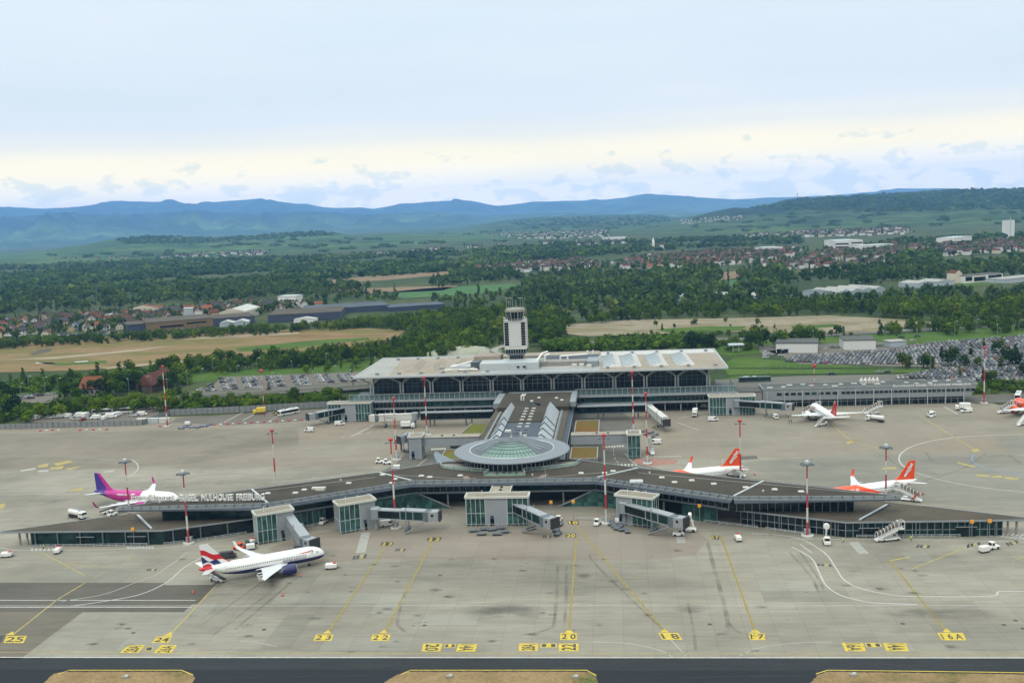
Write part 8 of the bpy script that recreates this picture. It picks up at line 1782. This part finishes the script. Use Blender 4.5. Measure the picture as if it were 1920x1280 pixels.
# looped ramp behind the tower, and the pale gravel mound
c = P(965, 672); t = thing("ramp", "curved concrete ramp looping behind the control tower", "road ramp", tuple(c)); m = MB()
for k in range(24):
    a0, a1 = R_(80+k*9), R_(80+(k+1)*9); z0, z1 = 7-k*.2, 7-(k+1)*.2; r0, r1 = 14, 20; m.add([(c.x+r*math.cos(a), c.y+15+r*math.sin(a), z) for a, z in ((a0, z0), (a1, z1)) for r in (r0, r1)], [(0, 1, 3, 2)]); m.add([(c.x+r1*math.cos(a), c.y+15+r1*math.sin(a), z+dz) for a, z in ((a0, z0), (a1, z1)) for dz in (-.8, 1.0)], [(0, 1, 3, 2)])
m.build("deck", M_CONC, t)
m = MB(); p = P(862, 668); M_GRV = m_land("pale_gravel", [(.30, .31, .24), (.38, .39, .31), (.22, .26, .15)], .06, .6)
for j in range(10):
    for k in range(36): pass
V = []; nx_, ny_ = 36, 16
for j in range(ny_+1):
    for i in range(nx_+1):
        u, v = i/nx_*2-1, j/ny_*2-1; hgt = max(0, (1-u*u)*(1-v*v))**.6*6.5+math.sin(i*1.7+j)*.15; V.append((p.x+u*30, p.y+12+v*18, hgt-.3))
m.add(V, [(j*(nx_+1)+i, j*(nx_+1)+i+1, (j+1)*(nx_+1)+i+1, (j+1)*(nx_+1)+i) for j in range(ny_) for i in range(nx_)]); o = m.build("gravel_mound", M_GRV, smooth=True); o['kind'] = 'structure'

# ------------------------------------------------------------------ parked cars
CARC = [("white", (.52, .52, .51), 2.4), ("silver", (.27, .285, .30), 2.6), ("dark grey", (.06, .065, .075), 3.6), ("black", (.02, .021, .024), 3.6), ("dark blue", (.03, .05, .11), 1.5), ("red", (.30, .03, .03), .5)]
CM = {n: plain("car_paint_"+n.replace(" ", "_"), c, .28) for n, c, w_ in CARC}
def car_mb():
    m = MB()
    prof = [(-2.15, .35), (-2.2, .85), (-2.0, 1.0), (2.0-.85, .98), (2.1, .82), (2.15, .35)]; hw = .88
    n = len(prof); vs = [(x, -hw, z) for x, z in prof]+[(x, hw, z) for x, z in prof]
    m.add(vs, [tuple(range(n))[::-1], tuple(range(n, 2*n))]+[(i, (i+1) % n, n+(i+1) % n, n+i) for i in range(n)], 0)
    gv = [(-1.95, -.84, .98), (1.2, -.84, .97), (1.2, .84, .97), (-1.95, .84, .98), (-1.45, -.68, 1.46), (.35, -.68, 1.46), (.35, .68, 1.46), (-1.45, .68, 1.46)]
    m.add(gv, [(0, 1, 5, 4), (1, 2, 6, 5), (2, 3, 7, 6), (3, 0, 4, 7)], 1); m.add([(x, y, z+.015) for x, y, z in gv[4:]], [(0, 1, 2, 3)], 0)
    for x in (-1.35, 1.35):
        for s in (-1, 1): m.tube((x, s*.78, .32), (x, s*.92, .32), .32, n=8, mi=2)
    return m
CMB = car_mb(); CME = {n: CMB.mesh("car_"+n.replace(" ", "_"), [CM[n], M_CARGL, M_BLACK]) for n, c, w_ in CARC}
VMB = MB(); VMB.cbox((-.4, 0, 1.25), (4.2, 1.9, 1.9), .15); VMB.cbox((2.0, 0, .85), (1.0, 1.85, 1.0), .3); VMB.box((1.72, 0, 1.6), (.12, 1.6, .7), 0, 1)
for x in (-1.6, 1.5):
    for s in (-1, 1): VMB.tube((x, s*.85, .36), (x, s*1.0, .36), .36, n=8, mi=2)
VME = VMB.mesh("parked_van_white", [M_WHITE, M_CARGL, M_BLACK])
def pick(): return rng.choices([c[0] for c in CARC], [c[2] for c in CARC])[0]
def pcar(x, y, rz, where, z=.26, col=None):
    n = col or pick(); o = bpy.data.objects.new("parked_car", CME[n]); COL.objects.link(o); o.location = (x, y, z); o.rotation_euler.z = rz; s = rng.uniform(.92, 1.12); o.scale = (s, s*.98, s*rng.uniform(1, 1.12)); tag(o, f"{n} car parked {where}", "car", f"{n} cars parked {where}")
def mass_cars(name, spots):
    m = MB(); mats = [CM[c[0]] for c in CARC]+[M_CARGL, M_BLACK]
    idx = {c[0]: i for i, c in enumerate(CARC)}
    for x, y, rz in spots:
        n = idx[pick()]; ca, sa = math.cos(rz), math.sin(rz); o = len(m.v); m.v += [(x+v[0]*ca-v[1]*sa, y+v[0]*sa+v[1]*ca, v[2]*1.06+.26) for v in CMB.v]; m.f += [tuple(i+o for i in f) for f in CMB.f]; m.m += [n if k == 0 else (6 if k == 1 else 7) for k in CMB.m]
    o = m.build(name, mats); o['kind'] = 'stuff'; o['label'] = "packed parked cars"; return o
# left car park: double rows running back
for (xa, xb, y0, y1) in ((417, 441, 732, 710), (456, 486, 730, 709), (500, 534, 728, 707), (547, 582, 724, 706), (594, 624, 719, 704), (641, 662, 717, 704)):
    a = P((xa+xb)/2+4, y0); b = P((xa+xb)/2-6, y1); d = b-a; n = 9
    for k in range(n):
        for s in (-1, 1):
            if rng.random() < .1: continue
            p = a+d*((k+.5)/n); pcar(p.x+s*3.1, p.y, (0 if s < 0 else math.pi)+rng.uniform(-.06, .06), "in the double rows of the left car park", col=rng.choice(["white", "silver", "silver", "dark grey", "white", "black"]))
for x, y in ((375, 733), (382, 731), (392, 735), (398, 733), (404, 735), (394, 723), (396, 728)):
    p = P(x, y); pcar(p.x, p.y, rng.uniform(0, 6), "at the left end of the left car park")
for x, y in ((36, 746), (46, 744), (54, 745), (62, 743), (70, 742), (76, 743), (92, 741), (98, 740), (42, 748), (58, 748)):
    p = P(x, y); pcar(p.x, p.y, rng.uniform(0, .5), "in the small lot at the far left")
ry = [(70, 786, 'v'), (92, 785, 'c'), (103, 784, 'c'), (115, 783, 'v'), (126, 783, 'v'), (138, 786, 'c'), (145, 788, 'c'), (150, 782, 'v'), (161, 782, 'v'), (166, 787, 'c'), (180, 786, 'v'), (196, 787, 'v'), (209, 784, 'v'), (220, 781, 'v'), (247, 781, 'c'), (257, 780, 'c'), (267, 779, 'v'), (155, 789, 'c')]
for i, (x, y, k) in enumerate(ry):
    p = P(x, y)
    if k == 'v': o = bpy.data.objects.new("parked_van", VME); COL.objects.link(o); o.location = (p.x, p.y, .26); o.rotation_euler.z = rng.choice([0, 1.5, 3.1])+rng.uniform(-.2, .2); s = rng.uniform(1, 1.25); o.scale = (s, s, s); tag(o, "white van parked in the yard behind the left panel fence", "van", "white vans in the yard behind the fence")
    else: pcar(p.x, p.y, rng.choice([0, 1.5])+rng.uniform(-.2, .2), "in the van yard behind the left panel fence", col="red" if (x, y) == (155, 789) else "white")
for i, (x, y) in enumerate(((194, 776), (231, 774))):
    veh('bus', "parked_bus", ("left" if i == 0 else "right")+" of the two white buses parked behind the van yard", "bus", (x, y), 5)
# right car parks
def rows(px, ang, gap, cw=2.55):
    pl = wpoly(px); cx = sum(p[0] for p in pl)/len(pl); cy = sum(p[1] for p in pl)/len(pl); ca, sa = math.cos(ang), math.sin(ang); out = []; v = -140; k = 0
    while v < 140:
        u = -230
        while u < 230:
            x, y = cx+u*ca-v*sa, cy+u*sa+v*ca
            if inpoly(x, y, pl) and rng.random() > .07: out.append((x, y, ang+math.pi/2+rng.choice([0, math.pi])+rng.uniform(-.06, .06)))
            u += cw
        v += (5.1 if k % 2 == 0 else gap); k += 1
    return out
near = rows([(1675, 710), (1755, 694), (1800, 691), (1960, 690), (1960, 712), (1860, 716), (1770, 714)], -.05, 7.0)
far1 = rows([(1474, 678), (1490, 668), (1560, 665), (1680, 656), (1690, 684), (1560, 684)], -.35, 5.4); far2 = rows([(1690, 684), (1680, 654), (1740, 645), (1800, 640), (1960, 628), (1960, 686), (1800, 687)], -.2, 6.6)
allc = sorted(near, key=lambda c: c[1])+sorted(far1+far2, key=lambda c: c[1]); nc = sum(1 for o in COL.objects if o.name.startswith("parked_car")); cut = max(0, 298-nc)
for i, (x, y, rz) in enumerate(allc[:cut]): pcar(x, y, rz, "in the crowded lot behind the long grey building" if i < len(near) else "in the packed rows in front of the two white sheds")
mass_cars("packed_car_park", allc[cut:]); print("cars", len(near), len(far1), len(far2), cut)
vc = [(p.x, p.y, rng.uniform(0, 3)) for p in (P(rng.uniform(150, 480), 0) for _ in range(0))]
for k in range(130):
    x = rng.uniform(110, 420); y = 628-(x-110)*.033+rng.uniform(-2, 3); p = P(x, y); vc.append((p.x, p.y, rng.uniform(0, 3)))
mass_cars("village_parked_cars", vc)
for x, y, c_ in ((1437, 664, "white"), (1442, 668, "silver"), (1436, 672, "white"), (1465, 668, "white"), (1550, 656, "white"), (1596, 651, "red"), (1560, 652, "silver"), (1685, 648, "red"), (1712, 640, "white")):
    p = P(x, y); pcar(p.x, p.y, .2, "loose near the two white sheds", col=c_)
for x, y in ((1560, 703), (1650, 700), (1664, 699), (1300, 640), (1690, 634), (1720, 632)):
    p = P(x, y); pcar(p.x, p.y, 0.05, "driving on the access road on the right")
veh('bus', "articulated_bus", "dark green bus at the stop right of the hall", "bus", (1405, 716), 3, plain("dark_green_bus", (.02, .06, .055), .3)); 
m = MB(); p = P(1432, 715); m.cbox((p.x, p.y, 1.75), (8, 2.6, 2.8), .25); m.bbox(p.x-3.6, p.x+3.6, p.y-1.33, p.y+1.33, 1.35, 2.65, 1); m.bbox(p.x-4.6, p.x-4.003, p.y-1.1, p.y+1.1, .5, 3.0, 2); o = m.build("bus_trailer", [plain("dark_green_bus", (.02, .06, .055), .3), M_CARGL, M_BLACK]); tag(o, "dark green rear half of the articulated bus right of the hall", "bus trailer")
# street lamps
LMP = {}
def lamp(at, h, where):
    p = P(*at)
    if not LMP:
        m = MB(); m.tube((0, 0, 0), (0, 0, 10), .14, .08, 6); a = m.mesh("lamp_pole", M_STEEL); m = MB(); m.beam((0, 0, 9.9), (1.6, 0, 10.1), .1); m.cbox((1.7, 0, 10.05), (1.2, .5, .25), .05); b = m.mesh("lamp_arm", M_STEEL_L); LMP['a'] = a; LMP['b'] = b
    o = bpy.data.objects.new("street_lamp", None); COL.objects.link(o); o.location = (p.x, p.y, 0); s = h/10; o.scale = (s, s, s); o.rotation_euler.z = rng.uniform(0, 6.28); tag(o, "slim grey street lamp "+where, "street lamp", "street lamps "+where)
    for n, k in (("pole", 'a'), ("lamp_arm", 'b')): c = bpy.data.objects.new(n, LMP[k]); COL.objects.link(c); c.parent = o
for x, y in ((446, 716), (380, 722), (518, 730), (549, 706), (588, 728), (635, 716), (656, 726), (352, 726), (243, 742), (315, 742), (483, 700), (612, 690), (700, 700), (55, 735), (85, 738), (110, 740), (140, 740), (40, 750), (285, 736), (400, 700)): lamp((x, y), 11, "around the left car park")
for x, y in ((1478, 690), (1500, 702), (1543, 690), (1580, 690), (1608, 688), (1649, 690), (1672, 706), (1720, 688), (1725, 700), (1745, 704), (1760, 690), (1815, 688), (1862, 690), (1620, 640), (1560, 648), (1525, 652), (1660, 640), (1735, 634), (1790, 632), (1830, 628), (1870, 640), (1440, 640), (1700, 650), (1410, 640), (1580, 640), (1430, 694), (1440, 700), (1465, 690)): lamp((x, y), 12, "around the right car parks")
for x, y in ((1615, 556), (1645, 552), (1670, 550), (1688, 552), (1715, 548), (1733, 548), (1790, 545), (1800, 543), (1845, 542), (1866, 541), (1885, 540), (1570, 566)): lamp((x, y), 16, "along the railway beyond the gravel pit")
